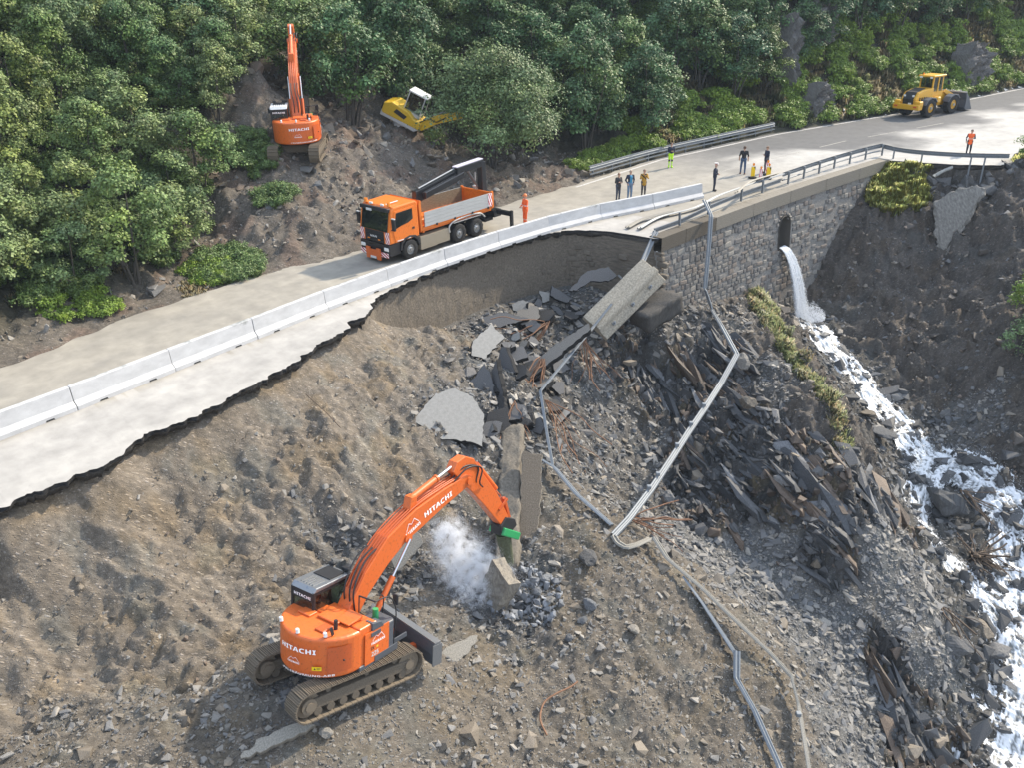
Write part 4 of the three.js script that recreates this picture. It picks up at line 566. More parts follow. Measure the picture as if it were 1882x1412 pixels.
{ // dust beaten up by the rock breaker: a cloud of fine grains
  const r = rng(77), spots = [], blobs = [[-1.2, -5.85, -27.4, 0.42, 1], [-1.85, -6.0, -27.2, 0.42, 0.9], [-1.95, -5.35, -27.6, 0.45, 1], [-2.3, -4.8, -27.8, 0.38, 0.75], [-2.25, -4.2, -28.1, 0.28, 0.4], [-2.55, -4.3, -27.9, 0.24, 0.3], [-1.5, -5.1, -27.8, 0.36, 0.5], [-1.1, -5.5, -27.5, 0.32, 0.6], [-0.5, -5.9, -27.4, 0.3, 0.55], [-0.9, -6.1, -27.0, 0.4, 0.7], [-1.6, -6.3, -26.6, 0.4, 0.45]];
  const gauss = () => Math.sqrt(-2 * Math.log(1 - r())) * Math.cos(6.283 * r());
  for (const [x, y, z, R, k] of blobs) for (let i = 0; i < 100000 * k; i++) { const p = [x + gauss() * R, y + gauss() * R, z + gauss() * R * 0.8], wisp = fbm3(p[0] * 2.3, p[1] * 2.3 - 5, p[2] * 2.3, 3); if (wisp < -0.05 + 0.25 * (r() - 0.5)) continue; spots.push([...p, 0.0026 + 0.003 * r()]); }
  const im = new THREE.InstancedMesh(new THREE.OctahedronGeometry(1, 0), std({ color: lin(0.9, 0.91, 0.93), roughness: 1 }), spots.length); im.name = numbered('dust'); im.receiveShadow = true; im.castShadow = true;
  spots.forEach(([x, y, z, s], i) => im.setMatrixAt(i, new THREE.Matrix4().makeScale(s, s, s).setPosition(x, y, z))); scene.add(im); tag(im, 'white dust cloud rising round the rock breaker', 'dust', null, 'stuff');
}
// ---------------------------------------------------------------- trees and bushes
const leafMat = new THREE.MeshPhysicalMaterial({ vertexColors: true, roughness: 0.56, side: THREE.DoubleSide, transmission: 0.14, thickness: 0, ior: 1.4 });
function leafCloud(seed, clumps, leaves, leafSize, hue, flatness = 1) { // clumps: [centre, radius]; every leaf is a small folded face
  const r = rng(seed), N = clumps.length * leaves, pos = new Float32Array(N * 12), nor = new Float32Array(N * 12), col = new Float32Array(N * 12), idx = new Uint32Array(N * 6); let o = 0;
  const d = V(0, 0, 0), u = V(0, 0, 0), w = V(0, 0, 0), nn = V(0, 0, 0), p = V(0, 0, 0);
  for (const [c, R] of clumps) {
    const tint = 0.75 + 0.5 * r(), yellow = r() < 0.2 ? 0.5 : 0.1 * r();
    for (let k = 0; k < leaves; k++) {
      d.set(r() * 2 - 1, r() * 2 - 1, r() * 2 - 1).normalize(); if (d.y < -0.35) d.y *= -0.6;
      p.copy(c).addScaledVector(d, R * (0.55 + 0.5 * Math.pow(r(), 0.6)) * (1 + 0.25 * n3(d.x * 2 + seed, d.y * 2 + c.x, d.z * 2 + c.z)));
      nn.copy(d).multiplyScalar(0.8).add(V(0, 0.55, 0)).add(V(r() - 0.5, r() - 0.5, r() - 0.5).multiplyScalar(1.5)).normalize();
      u.set(r() - 0.5, r() - 0.7, r() - 0.5).cross(nn).normalize(); w.copy(nn).cross(u).normalize();
      const L = leafSize * (0.65 + 0.8 * r()), B = L * (0.36 + 0.18 * r()), f = tint * (0.7 + 0.65 * r()), y = yellow + 0.12 * r(), i4 = o * 4;
      const cr = (hue[0] + 0.05 * y) * f, cg = (hue[1] + 0.035 * y) * f, cb = hue[2] * f * (1 - 0.4 * y);
      for (let q = 0; q < 4; q++) { const a = [0, 0.5, 1, 0.5][q] * L, b = [0, B, 0, -B][q], s = q % 2 ? 0.08 * L : 0, j = (i4 + q) * 3; pos[j] = p.x + u.x * a + w.x * b - nn.x * s; pos[j + 1] = p.y + u.y * a + w.y * b - nn.y * s; pos[j + 2] = p.z + u.z * a + w.z * b - nn.z * s; nor[j] = nn.x; nor[j + 1] = nn.y; nor[j + 2] = nn.z; col[j] = cr; col[j + 1] = cg; col[j + 2] = cb; }
      const j = o * 6; idx[j] = i4; idx[j + 1] = i4 + 2; idx[j + 2] = i4 + 1; idx[j + 3] = i4; idx[j + 4] = i4 + 3; idx[j + 5] = i4 + 2; o++;
    }
  }
  const g = new THREE.BufferGeometry(); g.setAttribute('position', new THREE.BufferAttribute(pos, 3)); g.setAttribute('normal', new THREE.BufferAttribute(nor, 3)); g.setAttribute('color', new THREE.BufferAttribute(col, 3)); g.setIndex(new THREE.BufferAttribute(idx, 1)); return g;
}
const leafTints = [[1, 1, 1], [1.06, 1.03, 0.95], [0.85, 0.95, 1.08], [0.95, 1.05, 0.92], [1.1, 1.1, 1.15]].map((c) => { const m = leafMat.clone(); m.color = lin(...c); return m; });
const bark = std({ color: lin(0.11, 0.10, 0.088), map: grainMap, bumpMap: grainBump, bumpScale: 0.01 });
function treeParts(seed, H, R, nc, leaves, leafSize, hue) { // multi-stemmed mountain alder
  const r = rng(seed), clumps = [], stems = [];
  for (let i = 0; i < nc; i++) { const a = r() * 6.283, k = Math.sqrt(r()) * (0.8 + 0.4 * Math.abs(Math.sin(a * 1.5 + seed))), t = 0.2 + 0.76 * r(), wide = Math.sin(Math.min(1, t * 1.02) * Math.PI * 0.86 + 0.28); clumps.push([V(Math.cos(a) * k * R * wide, H * t + 0.1 * R * (1 - k), Math.sin(a) * k * R * wide), R * (0.16 + 0.26 * r())]); }
  for (let i = 0; i < 5; i++) { const c = clumps[Math.floor(r() * nc)][0], b = V((r() - 0.5) * 0.5, -0.9, (r() - 0.5) * 0.5); const cv = new THREE.CatmullRomCurve3([b, V(lerp(b.x, c.x, 0.3), H * 0.22, lerp(b.z, c.z, 0.3)), V(lerp(b.x, c.x, 0.7), c.y * 0.7, lerp(b.z, c.z, 0.7)), c]); const g = new THREE.TubeGeometry(cv, 8, 0.085, 6, false), p = g.attributes.position; for (let q = 0; q < p.count; q++) { const t = Math.floor(q / 7) / 8, m = cv.getPoint(t), k = 1 - 0.8 * t; p.setXYZ(q, m.x + (p.getX(q) - m.x) * k, m.y + (p.getY(q) - m.y) * k, m.z + (p.getZ(q) - m.z) * k); } stems.push(g); }
  return { trunk: join(stems), crown: leafCloud(seed + 1, clumps, leaves, leafSize, hue) };
}
const DARK = [0.06, 0.125, 0.05], MID = [0.1, 0.165, 0.048], PALE = [0.15, 0.205, 0.075], LIME = [0.16, 0.25, 0.035];
const protos = [[501, 5.4, 2.1, 34, 250, 0.135, MID], [502, 5.0, 2.3, 36, 250, 0.135, MID], [503, 6.0, 2.2, 36, 250, 0.135, DARK], [504, 5.2, 2.4, 36, 250, 0.135, DARK], [505, 4.8, 2.2, 34, 250, 0.135, PALE], [506, 5.6, 2.0, 34, 250, 0.135, PALE]].map((a) => treeParts(...a));
function plantTree(name, label, group, proto, x, z, sc, sy, turn, ground = highY, cat = 'tree') {
  const t = thing(name, label, cat, [x, ground(x, z), z], turn, group); t.scale.set(sc, sc * sy, sc);
  mesh('trunk', proto.trunk, bark, t); mesh('crown', proto.crown, leafTints[Math.floor(Math.abs(x * 7.3 + z * 3.1)) % 5], t); return t;
}
{
  const r = rng(88), placed = [];
  const far = (x, z, d) => placed.every(([a, b]) => (a - x) ** 2 + (b - z) ** 2 > d * d);
  const zones = [
    { n: 900, d: 2.15, x: [-46, -17], z: [-72, -33], ok: (x, z, off) => off > 2.7 + 0.8 * n2(x * 0.3, z * 0.3) && x < -17.4 + 0.8 * n2(z * 0.4, 3) + (z > -45.5 ? 2.4 : 0) + (z < -56 ? 0.8 : 0), kinds: [4, 5, 0, 1, 4], sc: [0.72, 1.0], name: (x, z, off) => off < 5.2 ? 'alder in the lowest row of the thicket, right beside the road verge' : x > -20.5 ? 'alder at the thicket edge facing the debris fan and upper excavator' : off < 12 ? 'alder in the middle rows of the thicket beside the road' : 'alder high up in the thicket near the top left corner', group: 'alders in the near thicket' },
    { n: 900, d: 2.7, x: [-32, 4], z: [-98, -59], ok: (x, z, off) => z < (x < -10.5 ? -60.5 : x < -3.5 ? -66.3 : -67), kinds: [2, 3, 0, 2, 1], sc: [0.9, 1.35], name: (x, z) => x < -10.5 ? (z > -68 ? 'dark tree close behind the raised boom of the upper excavator' : 'dark tree high on the slope above the upper excavator') : z > -74 ? 'dark tree close behind the yellow walking excavator' : 'dark tree high on the slope above the yellow excavator', group: 'trees behind the upper excavators' },
    { n: 2400, d: 2.4, x: [2, 72], z: [-132, -62], ok: (x, z, off, s) => off > (s < 62 ? 2.3 : s < 78 ? 3.4 : 5) + 0.8 * n2(x * 0.2, z * 0.2) && off < 30 && s > 50, kinds: [2, 3, 1, 0, 3], sc: [0.8, 1.35], name: (x, z, off, s) => s < 64 ? (off < 6 ? 'dark tree directly behind the hill side guard rail' : 'dark tree high above the hill side guard rail') : s < 80 ? (off < 9 ? 'tree low on the bank near the marker post' : 'tree high on the bank above the rock outcrop') : off < 10 ? 'tree low on the bank behind the wheel loader' : 'tree high on the bank above the wheel loader', group: 'trees above the guard rail' },
  ];
  for (const zn of zones) for (let i = 0; i < zn.n; i++) {
    const x = lerp(...zn.x, r()), z = lerp(...zn.z, r()), a = r(), b = r(), c = r(), [s, n] = snOf(x, z), off = along(INNER, s) - n;
    if (!zn.ok(x, z, off, s) || !far(x, z, zn.d) || Math.abs(x) > 5 - z * 0.63) continue;
    const y = highY(x, z), dz = -z * 0.9135 + (14.46 - y) * 0.4067, up = ((y - 14.46) * 0.9135 - z * 0.4067 * -1 * -1); if (y > 30) continue;
    const vv = 706 - 1600 * ((y - 14.46) * 0.9135 + z * -0.4067 * 1 + 0) / dz; if (vv < -160) continue;
    placed.push([x, z]); plantTree('alder_tree', zn.name(x, z, off, s), zn.group, protos[zn.kinds[Math.floor(a * 5)]], x, z, lerp(...zn.sc, b), 0.85 + 0.3 * c, c * 20);
  }
  // the big round bush between the yellow excavator and the rail
  const bp = treeParts(612, 7.6, 4.3, 70, 560, 0.135, PALE); plantTree('round_bush', 'large round pale bush standing alone behind the truck crane', null, bp, -1.3, -62.2, 1, 1, 0.4, highY, 'bush');
  console.log('trees', placed.length);
}
// low growth: shrubs along the verges, grass and herbs
const shrubGeo = leafCloud(700, Array.from({ length: 9 }, (_, i) => { const r = rng(720 + i); return [V((r() - 0.5) * 0.9, 0.15 + 0.45 * r(), (r() - 0.5) * 0.9), 0.25 + 0.12 * r()]; }), 130, 0.09, MID);
const herbGeo = leafCloud(701, Array.from({ length: 9 }, (_, i) => { const r = rng(740 + i); return [V((r() - 0.5) * 0.9, 0.08 + 0.25 * r(), (r() - 0.5) * 0.9), 0.22 + 0.12 * r()]; }), 120, 0.09, LIME);
function grassGeo(seed, hue, h = 0.45) {
  const r = rng(seed), P = [], C = [], N = [];
  for (let i = 0; i < 46; i++) { const a = r() * 6.283, k = 0.32 * Math.sqrt(r()), x = Math.cos(a) * k, z = Math.sin(a) * k, t = r() * 6.283, w = 0.014 + 0.012 * r(), L = h * (0.5 + 0.8 * r()), lx = Math.cos(t) * L * 0.55, lz = Math.sin(t) * L * 0.55, f = 0.65 + 0.7 * r(), c = [hue[0] * f * (0.9 + 0.5 * r()), hue[1] * f, hue[2] * f], sx = -Math.sin(t) * w, sz = Math.cos(t) * w;
    const q = [[x - sx, 0, z - sz], [x + sx, 0, z + sz], [x + lx * 0.4 + sx, L * 0.7, z + lz * 0.4 + sz], [x + lx * 0.4 - sx, L * 0.7, z + lz * 0.4 - sz], [x + lx, L * 0.95, z + lz]];
    for (const j of [0, 1, 2, 0, 2, 3, 3, 2, 4]) { P.push(...q[j]); C.push(...c); N.push(Math.cos(t) * 0.4, 0.85, Math.sin(t) * 0.4); } }
  const g = new THREE.BufferGeometry(); g.setAttribute('position', new THREE.Float32BufferAttribute(P, 3)); g.setAttribute('color', new THREE.Float32BufferAttribute(C, 3)); g.setAttribute('normal', new THREE.Float32BufferAttribute(N, 3)); return g;
}
const grassYellow = grassGeo(800, [0.42, 0.47, 0.075], 0.26), grassOlive = grassGeo(801, [0.15, 0.19, 0.05], 0.3), grassDry = grassGeo(802, [0.24, 0.21, 0.08], 0.3);
const grassMat = new THREE.MeshPhysicalMaterial({ vertexColors: true, roughness: 0.75, side: THREE.DoubleSide, transmission: 0.12, thickness: 0 });
function cover(name, label, cat, geo, mat, spots) {
  const im = new THREE.InstancedMesh(geo, mat, spots.length); im.name = numbered(name); im.castShadow = im.receiveShadow = true;
  spots.forEach(([x, y, z, s, t, tx = 0, tz = 0], i) => im.setMatrixAt(i, new THREE.Matrix4().compose(V(x, y, z), new THREE.Quaternion().setFromEuler(new THREE.Euler(tx, t, tz)), V(s, s, s)))); scene.add(im); return tag(im, label, cat, null, 'stuff');
}
{
  const r = rng(99), sh = [], he = [], gr = [], dry = [];
  for (let i = 0; i < 130000; i++) {
    const x = -48 + 130 * r(), z = -125 + 92 * r(), a = r(), [s, n] = snOf(x, z), off = along(INNER, s) - n; if (off < 0.5 || off > 26 || Math.abs(x) > 6 - z * 0.62) continue;
    const y = highY(x, z), rr = fbm2(x * 0.25 + 9, z * 0.25, 3);
    if (s > 59 && s < 74 && off < 1.3) continue; if (s > 59 && off < 14) { const bare = fbm2(x * 0.16 + 21, z * 0.16, 3) > 0.33; if (bare) continue; if (off < 9) (rr > 0.12 ? dry : rr > -0.12 ? gr : he).push([x, y - 0.03, z, 0.8 + 0.9 * a, a * 40]); else if (a < 0.5) he.push([x, y, z, 0.7 + 0.7 * a, a * 40]); }
    else if (s > 48 && s < 60 && off < 1.5) continue; else if (s > 50 && off < 3) { if (a < 0.5) he.push([x, y, z, 0.6 + 0.6 * a, a * 40]); }
    else if (x < -17 && off > 2.6 && z > -50 && a < 0.3) (off < 4.2 && rr > 0.1 ? dry : sh).push([x, y, z, 0.7 + 0.8 * a, a * 40]);
    else if (off > 12 && (x < -18 || z < -70) && a < 0.3) sh.push([x, y, z, 1 + a, a * 40]);
  }
  for (const [cx, cz, R, k] of [[-14.9, -44.2, 1.6, 0], [-15.9, -43.4, 1.0, 1], [-14.2, -44.6, 0.5, 1], [-19.4, -38.7, 0.9, 1], [-20.6, -37.5, 0.6, 1], [-16.2, -41.6, 0.8, 2], [-13.4, -49.6, 1.0, 0], [-15.4, -52.5, 1.4, 0]]) for (let i = 0; i < 30 * R * R; i++) { const a = r() * 6.28, k2 = R * Math.sqrt(r()), x = cx + Math.cos(a) * k2, z = cz + Math.sin(a) * k2; [sh, he, dry][k].push([x, highY(x, z) - 0.05, z, 0.5 + 0.5 * r(), a * 5]); }
  cover('undergrowth', 'low shrubs filling the ground under the alders', 'undergrowth', shrubGeo, leafMat, sh); cover('herbs', 'bright green herbs on the bank above the road', 'herbs', herbGeo, leafMat, he);
  cover('bank_grass', 'olive grass on the bank above the road', 'grass', grassOlive, grassMat, gr); cover('dry_grass', 'dry yellow grass on the bank and verge', 'grass', grassDry, grassMat, dry);
}
{ // grass left on the rib crest, at the wall end and on the right shoulder
  const r = rng(123), crest = [[16.0, -53.8], [15.9, -50], [15.9, -46.3], [16.3, -43.6], [16.8, -41.3], [16.8, -38.5]], a = [], b = [], c = [];
  for (let i = 0; i < 1500; i++) { const t = Math.pow(r(), 1.25) * 4.999, k = Math.floor(t), f = t - k, x = lerp(crest[k][0], crest[k + 1][0], f) + (r() - 0.5) * 1.7 * (1 - t * 0.13), z = lerp(crest[k][1], crest[k + 1][1], f) + (r() - 0.5) * 0.9; if (r() < t * 0.13) continue; if (n2(x * 0.9, z * 0.5) < -0.35) continue; (r() < 0.78 ? a : c).push([x, lowY(x, z) - 0.04, z, 0.5 + 0.7 * r(), r() * 6, 0.3, -0.3]); }
  for (let i = 0; i < 2600; i++) { const a0 = r() * 6.283, k0 = Math.sqrt(r()), p = SN(66.0 + 2.5 * Math.cos(a0) * k0, -22.9 + 1.9 * Math.sin(a0) * k0 + 0.4 * n2(a0, 3), 0), y = lowY(p.x, p.z); b.push([p.x, y - 0.03, p.z, 0.6 + 0.7 * r(), r() * 6]); }
  for (let i = 0; i < 260; i++) { const p = SN(71.5 + 5 * r(), -17.4 + 4.5 * r(), 0), y = lowY(p.x, p.z); b.push([p.x, y - 0.03, p.z, 0.8 + 0.8 * r(), r() * 6]); }
  cover('rib_grass', 'strip of olive grass along the crest of the rock rib', 'grass', grassOlive, grassMat, a); cover('rib_dry_grass', 'yellowed grass along the crest of the rock rib', 'grass', grassDry, grassMat, c); cover('shoulder_grass', 'bright yellow green grass at the wall end and right shoulder', 'grass', grassYellow, grassMat, b);
  const bp = treeParts(640, 3.6, 1.8, 40, 150, 0.13, LIME), bq = treeParts(641, 3.2, 1.9, 44, 150, 0.13, PALE);
  plantTree('bank_bush', 'lime green fern-like bush at the right edge above the gorge', null, bp, 31.4, -49.6, 0.85, 1, 0, lowY, 'bush');
  plantTree('bank_bush', 'pale leafy bush at the right edge, lower of the two', null, bq, 30.6, -47.2, 0.9, 1, 2, lowY, 'bush');
  plantTree('bank_bush', 'bright leafy bush on the shoulder past the guard rail end', null, bp, 37.6, -63.5, 0.75, 0.8, 2, lowY, 'bush');
}
// ---------------------------------------------------------------- machines (x forward, y up, z to the right)
const HOSE = std({ color: lin(0.02, 0.02, 0.022), roughness: 0.5 });
const shape2 = (pts) => new THREE.Shape(pts.map((p) => new THREE.Vector2(p[0], p[1])));
function slab(planPts, y0, y1, bevel = 0.08) { // plan outline in (x, z), standing from y0 to y1
  const g = new THREE.ExtrudeGeometry(shape2(planPts.map(([x, z]) => [x, -z])), { depth: y1 - y0 - 2 * bevel, bevelEnabled: bevel > 0, bevelThickness: bevel, bevelSize: bevel, bevelOffset: -bevel, bevelSegments: 4, curveSegments: 24 });
  g.rotateX(-Math.PI / 2); g.translate(0, y0 + bevel, 0); return g;
}
const logoTex = (word, col = '#fff', font = 'bold 150px sans-serif', w = 1024, h = 200) => canvasTex(w, h, (g) => { g.clearRect(0, 0, w, h); g.fillStyle = col; g.font = font; g.textAlign = 'center'; g.textBaseline = 'middle'; g.save(); g.translate(w / 2, h / 2); const m = g.measureText(word).width; g.scale(Math.min(2, w * 0.94 / m), 1); g.fillText(word, 0, 0); g.restore(); });
const T = {
  name: logoTex('HITACHI'), sub: logoTex('-FELSRÄUMUNG-ABB', '#f4e9e4', 'bold 110px sans-serif', 1024, 128),
  firm: canvasTex(512, 256, (g) => { g.clearRect(0, 0, 512, 256); g.strokeStyle = '#f6e6e6'; g.lineWidth = 12; g.beginPath(); g.moveTo(90, 150); g.lineTo(190, 40); g.lineTo(250, 90); g.lineTo(340, 30); g.lineTo(430, 150); g.stroke(); g.strokeStyle = '#b8324a'; g.lineWidth = 9; g.beginPath(); g.moveTo(190, 60); g.lineTo(230, 120); g.lineTo(300, 80); g.lineTo(350, 130); g.stroke(); g.fillStyle = '#ffffff'; g.font = 'bold 84px sans-serif'; g.textAlign = 'center'; g.fillText('FASERANS', 256, 232, 480); }),
  side: canvasTex(512, 256, (g) => { g.clearRect(0, 0, 512, 256); g.fillStyle = '#2a2a2a'; g.font = 'bold 90px sans-serif'; g.fillText('ZX', 40, 90); g.fillStyle = '#c9c9c9'; g.font = 'bold 130px sans-serif'; g.fillText('225', 60, 230); g.fillStyle = '#e2b830'; g.fillRect(200, 40, 60, 46); }),
  warn: canvasTex(256, 128, (g) => { g.fillStyle = '#e8c400'; g.fillRect(0, 0, 256, 128); g.fillStyle = '#222'; g.beginPath(); g.moveTo(50, 100); g.lineTo(80, 30); g.lineTo(110, 100); g.fill(); g.fillRect(130, 40, 100, 14); g.fillRect(130, 66, 100, 10); g.fillRect(130, 88, 70, 10); }),
  stripes: canvasTex(256, 256, (g) => { g.fillStyle = '#f1efee'; g.fillRect(0, 0, 256, 256); g.fillStyle = '#b81f2c'; for (let k = -2; k < 4; k++) { g.beginPath(); g.moveTo(k * 128, 0); g.lineTo(k * 128 + 64, 0); g.lineTo(k * 128 + 64 + 200, 256); g.lineTo(k * 128 + 200, 256); g.fill(); } }),
  man: logoTex('MAN', '#d8d8d8', 'bold 150px sans-serif', 512, 200),
};
function curvedDecal(R, cx, cz, a0, a1, y0, y1) { const g = new THREE.BufferGeometry(), P = [], U = [], I = [], N = 14; for (let i = 0; i <= N; i++) { const a = lerp(a0, a1, i / N); for (const [y, v] of [[y0, 0], [y1, 1]]) { P.push(cx + Math.cos(a) * R, y, cz + Math.sin(a) * R); U.push(i / N, v); } if (i) I.push(i * 2 - 2, i * 2, i * 2 - 1, i * 2 - 1, i * 2, i * 2 + 1); } g.setAttribute('position', new THREE.Float32BufferAttribute(P, 3)); g.setAttribute('uv', new THREE.Float32BufferAttribute(U, 2)); g.setIndex(I); g.computeVertexNormals(); return g; }
const flatDecal = (w, h) => new THREE.PlaneGeometry(w, h);

function crawlerTrack(root, z, L = 2.2, r = 0.44) { // one track with frame, wheels and single shoes
  const frame = mesh('track_frame', [prism([[-L + 0.55, 0.28], [L - 0.5, 0.28], [L - 0.45, 0.6], [-L + 0.5, 0.62]], 0.4, z, 0.03), box(1.1, 0.12, 0.5, 0, 0.72, z * 0.72), ...[-1.1, 0.2, 1.2].map((x) => cylZ(0.09, 0.36, x, 0.76, z, 12))], M.trackDirt, root);
  const track = mesh('track', [...Array.from({ length: 8 }, (_, i) => cylZ(0.13, 0.42, -L + 0.75 + i * 0.42, 0.2, z, 14))], M.trackDirt, root);
  mesh('sprocket', [cylZ(r - 0.06, 0.22, -L + 0.46, 0.46, z, 22), cylZ(0.24, 0.46, -L + 0.46, 0.46, z, 20), cylZ(0.14, 0.54, -L + 0.46, 0.46, z, 12)], M.track, track);
  mesh('idler', [cylZ(r - 0.05, 0.3, L - 0.46, 0.46, z, 22), cylZ(0.16, 0.5, L - 0.46, 0.46, z, 14)], M.track, track);
  const shoe = join([box(0.178, 0.03, 0.6, 0, 0, 0), box(0.025, 0.05, 0.6, -0.07, 0.03, 0), box(0.02, 0.035, 0.6, 0.0, 0.025, 0), box(0.02, 0.035, 0.6, 0.06, 0.025, 0)]);
  const straight = 2 * (L - 0.46), R = 0.445, per = 2 * straight + 2 * Math.PI * R, n = Math.round(per / 0.19);
  for (let i = 0; i < n; i++) {
    let d = i / n * per, x, y, a; const cx = L - 0.46;
    if (d < straight) { x = -cx + d; y = 0.46 + R; a = 0; y -= 0.03 * Math.sin(Math.PI * d / straight); } else if ((d -= straight) < Math.PI * R) { const t = d / R; x = cx + Math.sin(t) * R; y = 0.46 + Math.cos(t) * R; a = -t; } else if ((d -= Math.PI * R) < straight) { x = cx - d; y = 0.46 - R; a = Math.PI; } else { d -= straight; const t = Math.PI + d / R; x = -cx + Math.sin(t) * R; y = 0.46 + Math.cos(t) * R; a = -t; }
    const m = mesh('shoe', shoe, M.track, track); m.position.set(x, y, z); m.rotation.z = a;
  }
  return frame;
}
function excavator(o) {
  const root = thing('excavator', o.label, 'excavator', o.pos, 0); root.rotation.order = 'YZX'; root.rotation.set(rad(o.roll), rad(o.yaw), rad(o.pitch));
  for (const z of [-1.2, 1.2]) crawlerTrack(root, z);
  mesh('undercarriage', [slab([[-0.9, -0.9], [0.9, -0.9], [0.9, 0.9], [-0.9, 0.9]], 0.35, 0.8, 0.1), cyl(0.6, 0.65, 0.3, 0, 0.9, 0, 0, 0, 0, 28)], M.trackDirt, root);
  if (o.blade) {
    const b = mesh('dozer_blade', prism([[2.62, 0.1], [2.84, 0.08], [2.78, 0.35], [2.8, 0.6], [2.9, 0.82], [2.62, 0.84], [2.56, 0.5]], 3.0, 0, 0.02), M.grey, root);
    mesh('top_edge', box(0.24, 0.05, 3.02, 2.76, 0.865, 0), M.steel, b); for (const z of [-1.52, 1.52]) mesh('end_plate', [box(0.36, 0.72, 0.03, 2.74, 0.46, z)], M.steel, b);
    mesh('blade_arm', [beam(V(0.8, 0.5, 0.6), V(2.6, 0.4, 0.6), 0.2, 0.16), beam(V(0.8, 0.5, -0.6), V(2.6, 0.4, -0.6), 0.2, 0.16)], M.orangeDeep, b);
  }
  const up = new THREE.Matrix4().makeRotationY(rad(o.swing)), U = (g) => { const k = Array.isArray(g) ? join(g) : g; k.applyMatrix4(up); return k; };
  const part = (name, g, mat, parent = root) => mesh(name, U(g), mat, parent);
  const tail = []; for (let k = 0; k <= 20; k++) { const a = Math.PI * 0.5 + Math.PI * k / 20; tail.push([-0.42 + Math.cos(a) * 1.26, Math.sin(a) * 1.36]); }
  const cw = part('counterweight', slab([[-0.35, 1.36], ...tail, [-0.35, -1.36]], 0.98, 2.24, 0.1), M.orange);
  part('engine_cover', [slab([[-0.36, 1.34], [-0.36, -1.34], [0.1, -1.34], [0.1, -0.42], [0.35, -0.42], [0.35, 1.34]], 1.0, 2.26, 0.06), rbox(0.66, 0.08, 0.8, 0.03, -0.3, 2.29, 0.25), rbox(0.34, 0.07, 0.5, 0.03, -0.62, 2.27, -0.55)], M.orange);
  part('hatch', [prism([[-0.48, 2.3], [0.1, 2.3], [0.1, 2.42], [-0.15, 2.36], [-0.48, 2.34]], 0.55, 0.72, 0.015)], M.orange); part('hatch', [rbox(0.42, 0.06, 0.34, 0.02, -0.95, 2.27, 0.48)], M.orangeDeep);
  part('side_panel', [box(1.02, 1.02, 0.03, 0.32, 1.52, 1.375)], M.orange);
  const door = part('rear_door', [curvedDecal(1.375, -0.42, 0, 2.3, 1.78, 1.2, 2.0)], M.orangeDeep); door.scale.set(1, 1, 1); part('latch', [ball(0.03, -0.42 + Math.cos(1.98) * 1.31, 1.55, Math.sin(1.98) * 1.4)], M.black, door);
  part('fuel_tank', [slab([[0.36, 0.5], [1.05, 0.5], [1.16, 0.62], [1.16, 1.26], [1.05, 1.37], [0.36, 1.37]], 1.05, 2.0, 0.06), prism([[0.1, 2.0], [0.62, 2.0], [0.5, 2.2], [0.1, 2.28]], 0.3, 1.24, 0.02)], M.grey);
  part('deck', [slab([[-0.4, -1.36], [1.25, -1.36], [1.25, 1.38], [-0.4, 1.38]], 0.9, 1.06, 0.03), box(0.85, 0.14, 0.05, 1.55, 1.0, 1.1)], M.grey);
  part('trim', [box(1.0, 0.2, 0.04, 0.72, 1.06, 1.385), box(0.4, 0.12, 0.035, 0.25, 1.92, 1.392)], M.grey);
  // cab
  const cab = part('cab', [prism([[-0.5, 1.06], [1.15, 1.06], [1.2, 1.4], [-0.5, 1.4]], 0.96, -0.9, 0.03), ...[[-0.47, -1.35], [-0.47, -0.45], [1.1, -1.35], [1.1, -0.45], [0.42, -1.36]].map(([x, z], i) => beam(V(x, 1.35, z), V(x + (i === 2 || i === 3 ? -0.12 : 0), 2.86, z), 0.08, 0.08)), box(0.05, 0.3, 0.9, -0.48, 2.68, -0.9), box(1.5, 0.1, 0.05, 0.25, 2.8, -0.45), box(1.5, 0.1, 0.05, 0.25, 2.8, -1.36), box(0.05, 0.1, 0.9, 1.0, 2.8, -0.9)], M.black);
  part('cab_roof', [prism([[-0.52, 2.84], [1.05, 2.84], [1.0, 2.95], [-0.4, 2.97]], 0.98, -0.9, 0.03), ...[0, 1, 2, 3, 4].map((k) => box(0.5, 0.03, 0.05, -0.08, 2.98, -1.14 + k * 0.12))], o.roof || M.steel, cab);
  part('roof_hatch', box(0.62, 0.03, 0.7, 0.58, 2.975, -0.9), M.black, cab);
  for (const [w, h, d, x, y, z] of [[0.012, 1.2, 0.8, -0.49, 1.98, -0.9], [1.45, 1.35, 0.012, 0.28, 2.08, -0.44], [1.45, 1.35, 0.012, 0.28, 2.08, -1.37], [0.012, 1.4, 0.8, 1.1, 2.1, -0.9]]) part('window', box(w, h, d, x, y, z), M.glass, cab);
  part('seat', [rbox(0.5, 0.14, 0.5, 0.05, 0.25, 1.62, -0.9), rbox(0.14, 0.75, 0.5, 0.05, 0.0, 2.0, -0.9, 0, 0, 0.1)], M.darkIn, cab);
  { const d = mesh('lettering', U(at(flatDecal(0.78, 0.17), -0.515, 2.64, -0.9, 0, -Math.PI / 2, 0)), decal(T.name), cab); d.castShadow = false; }
  // boom and arm: outlines turned about their pins
  const foot = V(0.2, 1.8, 0), tip0 = [6.0, 4.8], rot = (p, c, a) => [c[0] + (p[0] - c[0]) * Math.cos(a) - (p[1] - c[1]) * Math.sin(a), c[1] + (p[0] - c[0]) * Math.sin(a) + (p[1] - c[1]) * Math.cos(a)];
  const ba = rad(o.boomTurn || 0), aa = rad(o.armTurn || 0), B = (p) => rot(p, [0.2, 1.8], ba), tip = B(tip0), A = (p) => { const q = rot(p, tip0, aa); return [q[0] + tip[0] - tip0[0], q[1] + tip[1] - tip0[1]]; };
